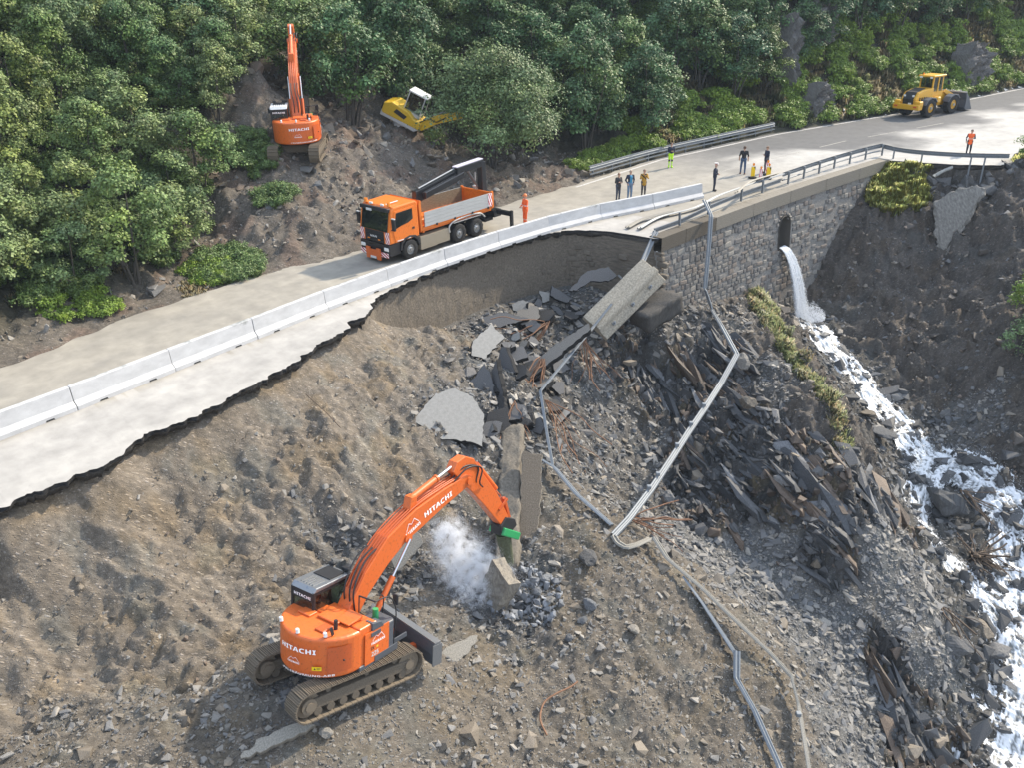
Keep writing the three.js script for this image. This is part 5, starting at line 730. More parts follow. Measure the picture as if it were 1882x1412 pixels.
  const V2 = (p, z = 0) => V(p[0], p[1], z);
  const boomOut = [[0.0, 1.75], [0.2, 1.55], [0.48, 1.7], [1.1, 2.45], [1.94, 3.12], [2.81, 3.62], [3.6, 3.86], [4.6, 4.2], [5.7, 4.5], [6.15, 4.62], [6.2, 4.92], [5.9, 5.04], [4.6, 4.86], [3.2, 4.58], [1.9, 4.05], [0.9, 3.2], [0.25, 2.3]];
  const boom = part('boom', [prism(boomOut.map(B), 0.5, 0.05, 0.03), at(cylZ(0.16, 0.62, 0, 0, 0), ...B([2.85, 3.72]), 0.05), at(cylZ(0.14, 0.66, 0, 0, 0), tip[0], tip[1], 0.05), prism([[3.0, 4.55], [3.4, 4.62], [3.35, 5.0], [3.1, 5.0]].map(B), 0.3, 0.05, 0.02)], M.orange);
  for (const s of [-1, 1]) { const z = 0.05 + s * 0.36, a = V(1.05, 1.45, z), b = V2(B([2.85, 3.72]), z), m = a.clone().lerp(b, 0.56); const c = part('boom_cylinder', [rod(a, m, 0.095)], M.orange, boom); part('piston_rod', rod(m, b, 0.045), M.chrome, c); }
  const ac0 = V2(B([3.25, 4.9]), 0.05), ac1 = V2(A([5.28, 5.42]), 0.05), acm = ac0.clone().lerp(ac1, 0.62); const acyl = part('arm_cylinder', [rod(ac0, acm, 0.115), rod(acm.clone().lerp(ac0, 0.04), acm.clone().lerp(ac1, 0.03), 0.14)], M.orange, boom); part('piston_rod', rod(acm, ac1, 0.055), M.chrome, acyl);
  const pipes = []; for (const z of [-0.16, -0.05, 0.06, 0.17, 0.26]) pipes.push(tube([[0.55, 2.75], [1.1, 3.45], [1.95, 4.13], [3.2, 4.66], [4.6, 4.93], [5.6, 5.05]].map((p) => V2(B([p[0], p[1] + 0.02]), z)), 0.022, 30, 6)); part('hydraulic_pipes', pipes, M.orangeDeep, boom);
  const hs = []; for (const z of [-0.1, 0.12, 0.28]) { hs.push(tube([V(0.55, 1.9, z), V2(B([0.35, 2.9]), z + 0.1), V2(B([0.9, 3.6]), z), V2(B([1.4, 3.85]), z)], 0.028, 20, 6)); hs.push(tube([V2(B([5.2, 5.0]), z), V2(B([5.8, 5.35]), z + 0.12), V2(A([6.6, 5.1]), z + 0.14), V2(A([6.55, 4.6]), z + 0.1), V2(A([6.9, 4.3]), z)], 0.03, 20, 6)); } part('hose', hs, HOSE, boom);
  const armOut = [[5.2, 5.3], [5.4, 5.6], [5.85, 5.7], [6.35, 5.5], [6.85, 4.9], [7.9, 3.78], [8.78, 2.56], [8.72, 2.3], [8.45, 2.2], [8.2, 2.45], [7.1, 3.55], [6.3, 4.3], [5.8, 4.7]];
  const arm = part('arm', [prism(armOut.map(A), 0.36, 0.05, 0.025)], M.orange);
  const bc0 = V2(A([6.75, 5.15]), 0.05), bc1 = V2(A([8.55, 3.35]), 0.05), bcm = bc0.clone().lerp(bc1, 0.72); const bcyl = part('bucket_cylinder', [rod(bc0, bcm, 0.095)], M.orange, arm); part('piston_rod', rod(bcm, bc1, 0.05), M.chrome, bcyl);
  part('link', [beam(V2(A([8.05, 3.05]), 0.27), bc1.clone().setZ(0.27), 0.1, 0.05), beam(V2(A([8.05, 3.05]), -0.17), bc1.clone().setZ(-0.17), 0.1, 0.05), beam(bc1, V2(A([8.98, 2.42]), 0.05), 0.12, 0.22)], M.orangeDeep, arm);
  if (o.hammer) {
    const h = part('quick_hitch', [prism([[8.2, 2.35], [8.55, 2.6], [9.15, 2.35], [9.3, 2.05], [8.9, 1.85], [8.25, 1.95]], 0.5, 0.05, 0.03)], M.black);
    const hb = part('breaker', [orient(new THREE.CylinderGeometry(0.3, 0.22, 1.6, 14), V(9.25, 0.4, 0.05), V(8.72, 1.85, 0.05))], std({ color: lin(0.12, 0.14, 0.08), map: grainMap, bumpMap: grainBump, bumpScale: 0.01 }));
    part('breaker_bracket', [at(new RoundedBoxGeometry(0.3, 1.25, 0.7, 2, 0.04), 8.86, 1.84, 0.05, 0, 0, 1.1)], M.green, hb); part('chisel', [rod(V(9.22, 0.5, 0.05), V(9.52, -0.35, 0.05), 0.085, 0.05)], M.steel, hb);
  } else {
    const bk = part('bucket', [prism([[8.3, 2.4], [8.9, 2.35], [9.1, 1.9], [8.9, 1.3], [8.4, 1.1], [8.1, 1.5]].map(A), 1.1, 0.05, 0.04)], M.trackDirt); part('teeth', [-0.4, -0.13, 0.14, 0.41].map((z) => at(box(0.16, 0.1, 0.1, 0, 0, 0), ...A([8.1, 1.4]), z)), M.steel, bk);
  }
  // lettering
  const dec = (name, g, tex, parent) => { const m = mesh(name, U(g), decal(tex), parent); m.castShadow = false; return m; };
  dec('lettering', curvedDecal(1.385, -0.42, 0, 3.45, 2.5, 1.74, 2.0), T.name, cw); dec('emblem', curvedDecal(1.387, -0.42, 0, 3.25, 2.85, 1.4, 1.64), T.firm, cw); dec('lettering', curvedDecal(1.385, -0.42, 0, 3.45, 2.1, 1.08, 1.18), T.sub, cw); dec('warning_label', curvedDecal(1.386, -0.42, 0, 2.62, 2.42, 1.3, 1.42), T.warn, cw);
  const bt = Math.atan2(B([5.3, 4.6])[1] - B([3.2, 4.05])[1], B([5.3, 4.6])[0] - B([3.2, 4.05])[0]), bm = B([4.35, 4.42]), bm2 = B([3.05, 4.08]);
  dec('lettering', at(flatDecal(1.6, 0.34), bm[0], bm[1], 0.308, 0, 0, bt), T.name, boom); dec('emblem', at(flatDecal(0.95, 0.5), bm2[0], bm2[1], 0.308, 0, 0, bt + 0.1), T.firm, boom);
  dec('emblem', at(flatDecal(0.75, 0.34), 0.36, 1.72, 1.394, 0, 0, 0), T.firm, cw); dec('model_number', at(flatDecal(0.75, 0.4), 0.36, 1.36, 1.394, 0, 0, 0), T.side, cw);
  // small fittings
  for (const [x, z] of [[-1.45, -0.75], [-1.6, 0.1], [-1.25, 0.85]]) part('work_lamp', [cyl(0.05, 0.06, 0.1, x, 2.32, z), ball(0.06, x - 0.02, 2.38, z, 1, 0.7, 1)], M.lens);
  part('camera_bracket', [box(0.08, 0.26, 0.05, -1.1, 2.4, 0.95, 0, 0, 0.3)], M.black);
  part('handrail', [tube([[1.15, 1.1, 1.3], [1.2, 2.3, 1.3], [0.95, 2.75, 1.25], [0.4, 2.8, 1.2]], 0.02), tube([[1.2, 1.3, 0.7], [1.25, 2.45, 0.75], [0.8, 2.75, 0.9]], 0.02), rod(V(0.35, 2.25, 0.6), V(0.35, 2.8, 0.6), 0.02), rod(V(0.35, 2.8, 0.6), V(0.4, 2.8, 1.2), 0.025)], M.black);
  part('mirror', [rbox(0.06, 0.34, 0.2, 0.02, 1.25, 2.55, 1.25), rbox(0.06, 0.3, 0.2, 0.02, 1.1, 2.5, -1.55)], M.black); part('filler', [cyl(0.09, 0.1, 0.34, 0.75, 2.15, 0.9)], M.green); part('exhaust', [cyl(0.06, 0.06, 0.3, -0.75, 2.38, 0.75)], M.black);
  part('cab_lamps', [rbox(0.14, 0.12, 0.3, 0.03, 1.02, 3.03, -0.6), rbox(0.1, 0.1, 0.2, 0.03, 1.02, 3.02, -1.2)], M.black, cab);
  return root;
}
const lowEx = excavator({ label: 'orange crawler excavator with rock breaker working in the pit below the road', pos: [-5.41, -4.60, -20.73], yaw: 42.7, pitch: -9, roll: -4.7, swing: 12.3, blade: true, hammer: true });
const highEx = excavator({ label: 'orange crawler excavator seen from behind, boom raised, on the fan above the truck', pos: [-12.9, 5.62, -54.2], yaw: 93, pitch: 4, roll: -1, swing: 7, boomTurn: 12, armTurn: -40, roof: M.white });

{ // yellow walking excavator, tipped over behind the heap
  const r = thing('walking_excavator', 'yellow walking excavator tipped nose down behind the earth heap', 'excavator', [-7.7, 6.15, -63.0], 0); r.rotation.order = 'YZX'; r.rotation.set(rad(6), rad(-12), rad(-26)); r.scale.setScalar(0.9);
  mesh('body', [prism([[-1.7, 0.75], [-1.55, 0.62], [1.5, 0.7], [1.6, 1.25], [0.9, 1.3], [0.4, 1.62], [-1.1, 1.72], [-1.7, 1.4]], 1.9, 0, 0.08)], M.yellow, r);
  mesh('underside', [prism([[-1.72, 0.4], [1.2, 0.42], [1.5, 0.68], [-1.72, 0.85]], 1.86, 0, 0.05), cyl(0.6, 0.7, 0.5, -0.1, 0.2, 0)], M.pale, r);
  const v = mesh('side_vent', [prism([[-0.75, 1.1], [0.2, 0.95], [0.35, 1.25], [-0.6, 1.42]], 0.03, 0.97, 0.005)], M.black, r); v.position.z = 0;
  const cab = mesh('cab', [...[[-0.2, 0.55], [-0.2, -0.55], [1.15, 0.55], [1.15, -0.55]].map(([x, z]) => beam(V(x, 1.45, z), V(x * 0.95, 3.0, z), 0.08, 0.08)), box(1.4, 0.3, 1.15, 0.45, 1.5, 0)], M.pale, r);
  mesh('cab_roof', [rbox(1.6, 0.12, 1.25, 0.04, 0.5, 3.05, 0)], M.white, cab); for (const [w, h, d, x, y, z] of [[1.25, 1.35, 0.012, 0.47, 2.28, 0.57], [1.25, 1.35, 0.012, 0.47, 2.28, -0.57], [0.012, 1.35, 1.0, 1.13, 2.28, 0], [0.012, 1.35, 1.0, -0.2, 2.28, 0]]) mesh('window', box(w, h, d, x, y, z), M.glass, cab);
  mesh('seat', [rbox(0.5, 0.2, 0.5, 0.04, 0.3, 1.75, 0), rbox(0.15, 0.8, 0.5, 0.04, 0.05, 2.15, 0)], M.darkIn, cab);
  const boom = mesh('boom', [prism([[1.3, 0.75], [1.7, 0.7], [2.6, 1.75], [4.2, 3.1], [4.15, 3.45], [3.9, 3.5], [2.2, 2.25], [1.25, 1.15]], 0.42, 0.5, 0.03)], M.yellow, r);
  mesh('boom_cylinder', [rod(V(1.5, 1.5, 0.5), V(2.9, 2.95, 0.5), 0.08)], M.steel, boom); mesh('hose', [tube([[1.3, 1.2, 0.75], [2.0, 1.9, 0.8], [2.5, 1.9, 0.76], [3.1, 2.6, 0.74]], 0.035)], HOSE, boom);
  for (const [x, z] of [[-1.9, -1.4], [1.9, -1.5]]) { const w = mesh('leg', [beam(V(x * 0.5, 0.45, z * 0.6), V(x, 0.3, z), 0.22, 0.25)], M.pale, r); mesh('wheel', [cylZ(0.5, 0.4, x, 0.25, z), cylZ(0.22, 0.44, x, 0.25, z)], M.rubber, w); }
}

function wheel(parent, x, y, z, R, w, out, hubMat = M.hub, rimR = 0.55) { // tyre with tread blocks, rim and hub
  const t = mesh('wheel', at(new THREE.LatheGeometry([[R * 0.52, -w / 2], [R * 0.9, -w / 2], [R * 0.985, -w * 0.42], [R, -w * 0.3], [R, w * 0.3], [R * 0.985, w * 0.42], [R * 0.9, w / 2], [R * 0.52, w / 2]].map((p) => new THREE.Vector2(...p)), 32), x, y, z, Math.PI / 2), M.rubber, parent);
  mesh('tread', Array.from({ length: 26 }, (_, k) => { const a = k / 26 * 6.2832; return at(box(R * 0.13, 0.03, w * 0.86, 0, 0, 0, 0, (k % 2 ? 0.3 : -0.3), 0), x + Math.cos(a) * R, y + Math.sin(a) * R, z, 0, 0, a + Math.PI / 2); }), M.rubber, t);
  mesh('rim', [at(new THREE.LatheGeometry([[0, 0.02], [R * 0.2, 0.03], [R * 0.24, -0.05], [R * 0.45, -0.07], [R * rimR, 0.0], [R * rimR, -0.1]].map((p) => new THREE.Vector2(p[0], p[1] + w * 0.42)), 28), x, y, z, out > 0 ? Math.PI / 2 : -Math.PI / 2)], hubMat, t);
  mesh('hub', [cylZ(R * 0.16, 0.16, x, y, z + out * w * 0.45, 14), ...Array.from({ length: 10 }, (_, k) => { const a = k * 0.628; return cylZ(0.02, 0.05, x + Math.cos(a) * R * 0.33, y + Math.sin(a) * R * 0.33, z + out * w * 0.42, 6); })], M.steel, t);
  return t;
}
{ // orange tipper truck with rear crane
  const d = SN(35.19, -35.4).sub(SN(29.83, -35.3)), front = SN(29.83, -36.45), yaw = Math.atan2(d.z, -d.x) ;
  const r = thing('crane_truck', 'orange three-axle tipper truck with silver dropside and black rear crane', 'truck', [front.x, front.y, front.z], 0); r.rotation.order = 'YZX'; r.rotation.set(0, yaw, rad(-2.85));
  const Z = 1.0; // half track; x = 0 at the front axle, bed behind at negative x
  const chassis = mesh('chassis', [box(8.0, 0.26, 0.16, -2.9, 0.92, 0.4), box(8.0, 0.26, 0.16, -2.9, 0.92, -0.4), box(0.2, 0.2, 2.0, 0, 0.52, 0), box(0.25, 0.25, 2.0, -3.7, 0.52, 0), box(0.25, 0.25, 2.0, -5.1, 0.52, 0)], M.black, r);
  for (const [x, o] of [[0, 1], [-3.7, 1], [-5.1, 1]]) for (const s of [-1, 1]) wheel(r, x, 0.53, s * (x ? 0.98 : 1.06), 0.53, x ? 0.6 : 0.36, s, M.alu, 0.56);
  const cab = mesh('cab', [prism([[-0.72, 1.12], [-0.72, 2.95], [-0.6, 3.05], [0.95, 3.0], [1.12, 2.85], [1.36, 1.75], [1.38, 1.1], [0.62, 1.1], [0.62, 1.12]], 2.42, 0, 0.06)], M.truckOrange, r);
  // window openings read as recessed dark glazing
  const ws = mesh('windscreen', [at(new RoundedBoxGeometry(0.03, 1.02, 2.12, 2, 0.014), 1.275, 2.24, 0, 0, 0, 0.21)], new THREE.MeshPhysicalMaterial({ color: lin(0.012, 0.016, 0.015), roughness: 0.05, clearcoat: 1, clearcoatRoughness: 0.03 }), cab);
  mesh('sun_visor', [at(new RoundedBoxGeometry(0.26, 0.2, 2.2, 2, 0.04), 1.2, 2.86, 0, 0, 0, 0.2)], M.black, cab); mesh('roof_board', [box(0.03, 0.12, 0.42, 1.36, 2.8, 0.3)], M.white, cab);
  for (const s of [-1, 1]) {
    const dr = mesh('door', [prism([[-0.45, 1.14], [0.98, 1.14], [1.12, 1.8], [0.92, 2.78], [-0.45, 2.82]], 0.04, s * 1.215, 0.012)], M.truckOrange, cab);
    mesh('window', [prism([[-0.3, 2.16], [0.05, 2.02], [0.5, 1.96], [0.92, 1.86], [0.98, 2.0], [0.82, 2.68], [-0.3, 2.72]], 0.02, s * 1.238, 0.006)], ws.material, dr); mesh('handle', [rbox(0.16, 0.12, 0.03, 0.01, -0.3, 1.66, s * 1.245)], M.black, dr); mesh('stripe', [box(0.95, 0.05, 0.012, 0.4, 1.2, s * 1.243, 0, 0, 0)], M.white, dr);
    const mir = mesh('mirror', [rbox(0.14, 0.62, 0.24, 0.04, 1.2, 2.15, s * 1.42), rod(V(1.2, 1.85, s * 1.2), V(1.2, 1.9, s * 1.42), 0.03)], M.black, cab); mesh('mirror_cap', [rbox(0.1, 0.06, 0.26, 0.02, 1.2, 2.48, s * 1.42)], M.pale, mir);
    mesh('chevron_panel', [box(0.02, 0.62, 0.3, 1.375, 1.42, s * 1.02)], std({ map: T.stripes, roughness: 0.5 }), cab);
    mesh('headlight', [rbox(0.1, 0.2, 0.36, 0.04, 1.43, 0.82, s * 0.95)], M.lens, cab); mesh('wheel_arch', [prism([[0.72, 0.62], [0.62, 1.0], [0.42, 1.24], [0, 1.32], [-0.42, 1.24], [-0.66, 1.0], [-0.74, 0.62], [-0.62, 0.62], [-0.52, 0.95], [-0.3, 1.13], [0, 1.2], [0.3, 1.13], [0.52, 0.95], [0.6, 0.62]], 0.5, s * 1.0, 0.02)], M.black, cab);
    mesh('bumper_stripe', [box(0.02, 0.26, 0.62, 1.49, 0.5, s * 0.82)], std({ map: T.stripes, roughness: 0.5 }), cab);
    mesh('side_skirt', [box(1.2, 0.72, 0.5, -1.35, 0.66, s * 0.98), box(1.0, 0.7, 0.46, -2.45, 0.67, s * 0.98)], std({ color: lin(0.42, 0.38, 0.30), roughness: 0.55, map: grainMap }), r);
  }
  mesh('step_well', [prism([[0.66, 0.45], [1.42, 0.42], [1.46, 1.06], [0.66, 1.1]], 2.36, 0, 0.04)], M.black, cab);
  const gr = mesh('grille', [prism([[1.38, 1.12], [1.43, 1.12], [1.4, 1.72], [1.36, 1.72]], 1.5, 0, 0.008), ...[0, 1, 2].map((k) => box(0.04, 0.04, 1.4, 1.43, 1.2 + k * 0.13, 0))], M.black, cab); { const m = mesh('lettering', at(flatDecal(0.6, 0.2), 1.46, 1.42, 0, 0, Math.PI / 2, 0), decal(T.man), gr); m.castShadow = false; }
  for (const s of [-1, 1]) mesh('flasher', [rbox(0.05, 0.06, 0.18, 0.02, 1.45, 1.26, s * 0.42)], M.lampOrange, gr);
  const pp = mesh('plough_plate', [box(0.08, 0.36, 1.1, 1.56, 0.52, 0), box(0.08, 0.62, 0.3, 1.57, 0.5, 0.42), box(0.08, 0.62, 0.3, 1.57, 0.5, -0.42)], M.orange, cab); mesh('number_plate', [box(0.02, 0.12, 0.46, 1.61, 0.3, 0)], M.white, pp);
  for (const s of [-1, 1]) { const bc = mesh('beacon', [cyl(0.09, 0.1, 0.2, 1.0, 3.13, s * 0.92)], M.lampOrange, cab); bc.castShadow = true; mesh('roof_lamp', [rbox(0.1, 0.12, 0.24, 0.03, 1.05, 3.05, s * 0.45)], M.lens, cab); }
  mesh('air_horn', [rod(V(0.9, 3.08, -0.6), V(0.1, 3.1, -0.6), 0.03)], M.chrome, cab);
  const bed = mesh('tipper_bed', [box(5.6, 0.14, 2.42, -3.75, 1.42, 0), box(0.1, 0.25, 2.3, -1.1, 1.3, 0), box(5.6, 0.16, 0.12, -3.75, 1.28, 1.0), box(5.6, 0.16, 0.12, -3.75, 1.28, -1.0)], M.truckOrange, r);
  mesh('headboard', [prism([[-1.0, 1.3], [-0.86, 1.3], [-0.82, 2.75], [-0.9, 3.0], [-1.0, 2.95]], 2.4, 0, 0.02), box(0.5, 0.06, 2.3, -1.2, 2.05, 0)], M.truckOrange, bed);
  for (const s of [-1, 1]) { const ds = mesh('dropside', Array.from({ length: 4 }, (_, k) => box(5.35, 0.19, 0.05, -3.8, 1.6 + k * 0.197, s * 1.24)), M.alu, bed); mesh('dropside_liner', [box(5.35, 0.78, 0.012, -3.8, 1.9, s * 1.2)], std({ color: lin(0.34, 0.27, 0.18), map: grainMap }), ds); for (const x of [-2, -3.4, -4.8, -6.1]) mesh('hinge', [box(0.1, 0.12, 0.06, x, 1.48, s * 1.27)], M.black, ds); const po = mesh('corner_post', [box(0.14, 0.95, 0.12, -6.5, 1.88, s * 1.22)], M.truckOrange, bed); mesh('chevron', [box(0.3, 0.74, 0.02, -6.28, 1.9, s * 1.275)], std({ map: T.stripes, roughness: 0.5 }), po); }
  mesh('tailboard', [box(0.08, 0.8, 2.4, -6.55, 1.88, 0)], M.truckOrange, bed); mesh('load_box', [rbox(0.8, 0.32, 1.2, 0.1, -1.6, 1.66, -0.2)], M.truckOrange, bed); mesh('dirt', [disp(new THREE.SphereGeometry(0.8, 24, 12), 0.15, 2).scale(1.5, 0.16, 1.2).translate(-4.8, 1.52, 0)], M.trackDirt, bed);
  mesh('mudguard', [1, -1].map((s) => [tube([[-2.98, 0.75, s * 1.2], [-2.95, 1.05, s * 1.2], [-3.3, 1.28, s * 1.2], [-5.5, 1.28, s * 1.2], [-5.85, 1.0, s * 1.2]], 0.045, 30), box(2.2, 0.04, 0.5, -4.4, 1.2, s * 0.98)]), M.alu, r);
  // crane behind the bed
  const cr = mesh('crane', [cyl(0.3, 0.34, 1.1, -7.0, 1.5, 0), box(0.6, 0.4, 2.3, -7.0, 0.95, 0), prism([[-7.2, 1.9], [-6.8, 1.9], [-6.8, 3.75], [-6.95, 3.9], [-7.15, 3.85]], 0.42, 0, 0.03)], M.crane, r);
  const bt = mesh('crane_boom', [prism([[-7.1, 3.6], [-6.95, 3.98], [-4.9, 3.86], [-4.85, 3.5], [-6.6, 3.55]], 0.4, 0, 0.03)], M.crane, cr); mesh('folded_arm', [prism([[-5.6, 3.45], [-5.55, 3.84], [-1.75, 3.12], [-1.7, 2.62], [-2.0, 2.5], [-4.9, 3.02]], 0.36, 0.14, 0.03), prism([[-5.2, 3.3], [-5.15, 3.62], [-2.1, 3.05], [-2.1, 2.7]], 0.3, -0.28, 0.03)], M.crane, bt);
  mesh('arm_cover', [prism([[-7.0, 4.0], [-6.95, 4.05], [-4.8, 3.93], [-4.8, 3.87]], 0.38, 0, 0.008)], std({ color: lin(0.62, 0.58, 0.66), roughness: 0.35 }), bt); mesh('cylinder', [rod(V(-2.0, 3.24, 0.05), V(-5.3, 3.9, 0.05), 0.05), rod(V(-6.95, 2.2, 0.22), V(-6.0, 3.55, 0.22), 0.07)], M.steel, bt); mesh('red_mark', [box(0.3, 0.16, 0.012, -5.2, 3.68, 0.33, 0, 0, -0.05)], std({ color: lin(0.5, 0.02, 0.02), roughness: 0.4 }), bt);
  mesh('control_seat', [rbox(0.3, 0.1, 0.4, 0.03, -7.1, 2.3, 0.6), rod(V(-7.0, 1.5, 0.6), V(-7.2, 3.1, 0.75), 0.03)], M.pale, cr);
  for (const s of [-1, 1]) mesh('outrigger', [box(0.22, 0.24, 1.25, -7.05, 1.05, s * 1.6), box(0.16, 1.15, 0.16, -7.05, 0.66, s * 2.2), box(0.4, 0.06, 0.4, -7.05, 0.1, s * 2.2)], M.crane, cr);
  mesh('tow_frame', [box(0.7, 0.16, 1.6, -6.6, 0.6, 0), box(0.5, 0.08, 0.3, -7.6, 0.5, 0.5)], M.black, r);
}
{ // yellow wheel loader driving away round the bend
  const a = SN(86.9, -29.6), b = SN(90.2, -29.1), d = b.clone().sub(a), yaw = Math.atan2(-d.z, d.x);
  const r = thing('wheel_loader', 'yellow wheel loader with bucket on the far bend of the road', 'wheel loader', [(a.x + b.x) / 2, (a.y + b.y) / 2, (a.z + b.z) / 2], 0); r.rotation.order = 'YZX'; r.rotation.set(0, yaw - 0.12, rad(2.6)); r.scale.setScalar(1.04);
  for (const x of [-1.6, 1.6]) for (const s of [-1, 1]) { wheel(r, x, 0.78, s * 1.05, 0.78, 0.58, s, M.loaderYellow, 0.5); mesh('fender', [prism([[x - 0.85, 1.1], [x - 0.6, 1.5], [x - 0.1, 1.68], [x + 0.5, 1.6], [x + 0.82, 1.25], [x + 0.74, 1.2], [x + 0.42, 1.5], [x, 1.58], [x - 0.5, 1.4], [x - 0.76, 1.06]], 0.62, s * 1.05, 0.02)], M.grey, r); }
  mesh('body', [prism([[-3.0, 0.95], [-3.05, 1.6], [-2.7, 2.1], [-1.9, 2.3], [-0.7, 2.35], [-0.6, 0.9], [-1.4, 0.8]], 1.5, 0, 0.08)], M.loaderYellow, r);
  const cw = mesh('counterweight', [rbox(0.6, 0.45, 2.6, 0.08, -3.05, 0.95, 0), rbox(0.5, 0.5, 0.6, 0.08, -2.95, 1.2, 1.0), rbox(0.5, 0.5, 0.6, 0.08, -2.95, 1.2, -1.0)], M.loaderYellow, r); for (const s of [-1, 1]) mesh('tail_light', [box(0.04, 0.12, 0.3, -3.36, 1.0, s * 0.95)], std({ color: lin(0.6, 0.08, 0.03), roughness: 0.3 }), cw);
  const gr = mesh('radiator_grille', [prism([[-3.1, 1.05], [-3.14, 1.62], [-2.78, 2.16], [-1.6, 2.38], [-1.6, 2.3], [-2.7, 2.05], [-3.02, 1.6], [-3.02, 1.05]], 1.0, 0, 0.02)], M.black, r); for (const s of [-1, 1]) mesh('rear_lamp', [rbox(0.08, 0.16, 0.2, 0.03, -3.02, 1.85, s * 0.42)], M.lens, gr); mesh('number_plate', [box(0.02, 0.2, 0.3, -3.16, 1.2, 0.25)], M.white, gr);
  for (let k = 0; k < 3; k++) for (const s of [-1, 1]) mesh('vent', [box(0.16, 0.5 - k * 0.1, 0.02, -2.55 + k * 0.3, 1.45 + k * 0.05, s * 0.755, 0, 0, -0.15)], M.black, r);
  const cab = mesh('cab', [box(1.55, 0.5, 1.35, -0.1, 1.75, 0), ...[[-0.8, 0.62], [-0.8, -0.62], [0.55, 0.62], [0.55, -0.62], [-0.1, 0.66], [-0.1, -0.66]].map(([x, z]) => beam(V(x, 1.9, z), V(x * 0.95, 3.22, z), 0.12, 0.1))], M.loaderYellow, r);
  mesh('cab_roof', [rbox(1.75, 0.16, 1.6, 0.06, -0.12, 3.3, 0)], M.loaderYellow, cab); for (const [w, h, dd, x, y, z] of [[0.012, 1.15, 1.15, -0.8, 2.6, 0], [0.012, 1.15, 1.15, 0.55, 2.6, 0], [1.25, 1.15, 0.012, -0.12, 2.6, 0.66], [1.25, 1.15, 0.012, -0.12, 2.6, -0.66]]) mesh('window', box(w, h, dd, x, y, z), M.glass, cab); mesh('seat', [rbox(0.5, 0.9, 0.6, 0.05, -0.2, 2.2, 0)], M.darkIn, cab);
  for (const s of [-1, 1]) { mesh('work_lamp', [rbox(0.1, 0.16, 0.24, 0.03, -0.96, 3.2, s * 0.5)], M.lens, cab); mesh('mirror', [rbox(0.06, 0.36, 0.22, 0.02, 0.7, 2.7, s * 1.1)], M.black, cab); } mesh('beacon', [cyl(0.07, 0.07, 0.16, -0.7, 3.46, -0.5)], M.lampOrange, cab);
  mesh('front_frame', [prism([[0.5, 0.7], [2.2, 0.7], [2.1, 1.4], [1.2, 1.9], [0.6, 1.7]], 0.9, 0, 0.05), rbox(0.5, 0.5, 0.5, 0.1, -0.45, 1.35, 1.0)], M.loaderYellow, r);
  const la = mesh('lift_arm', [1, -1].map((s) => prism([[1.0, 1.85], [1.3, 2.05], [2.6, 1.5], [3.3, 0.75], [3.1, 0.6], [2.3, 1.2]], 0.16, s * 0.5, 0.02)), M.loaderYellow, r); mesh('tilt_cylinder', [rod(V(1.1, 1.7, 0), V(2.6, 1.6, 0), 0.09)], M.steel, la);
  const bk = mesh('bucket', [prism([[3.25, 0.35], [3.35, 1.0], [3.2, 1.55], [3.3, 1.65], [3.5, 1.05], [3.55, 0.3], [4.3, 0.18], [4.3, 0.1], [3.4, 0.12]], 2.75, 0, 0.01), ...[1, -1].map((s) => prism([[3.3, 0.2], [3.3, 1.6], [3.7, 1.2], [4.3, 0.15]], 0.04, s * 1.36, 0.005))], M.grey, r); mesh('spill_guard', [box(0.1, 0.1, 2.75, 3.26, 1.66, 0), box(0.1, 0.12, 0.1, 3.26, 1.75, 0), box(0.1, 0.12, 0.1, 3.26, 1.75, 0.7), box(0.1, 0.12, 0.1, 3.26, 1.75, -0.7)], M.pale, bk);
}
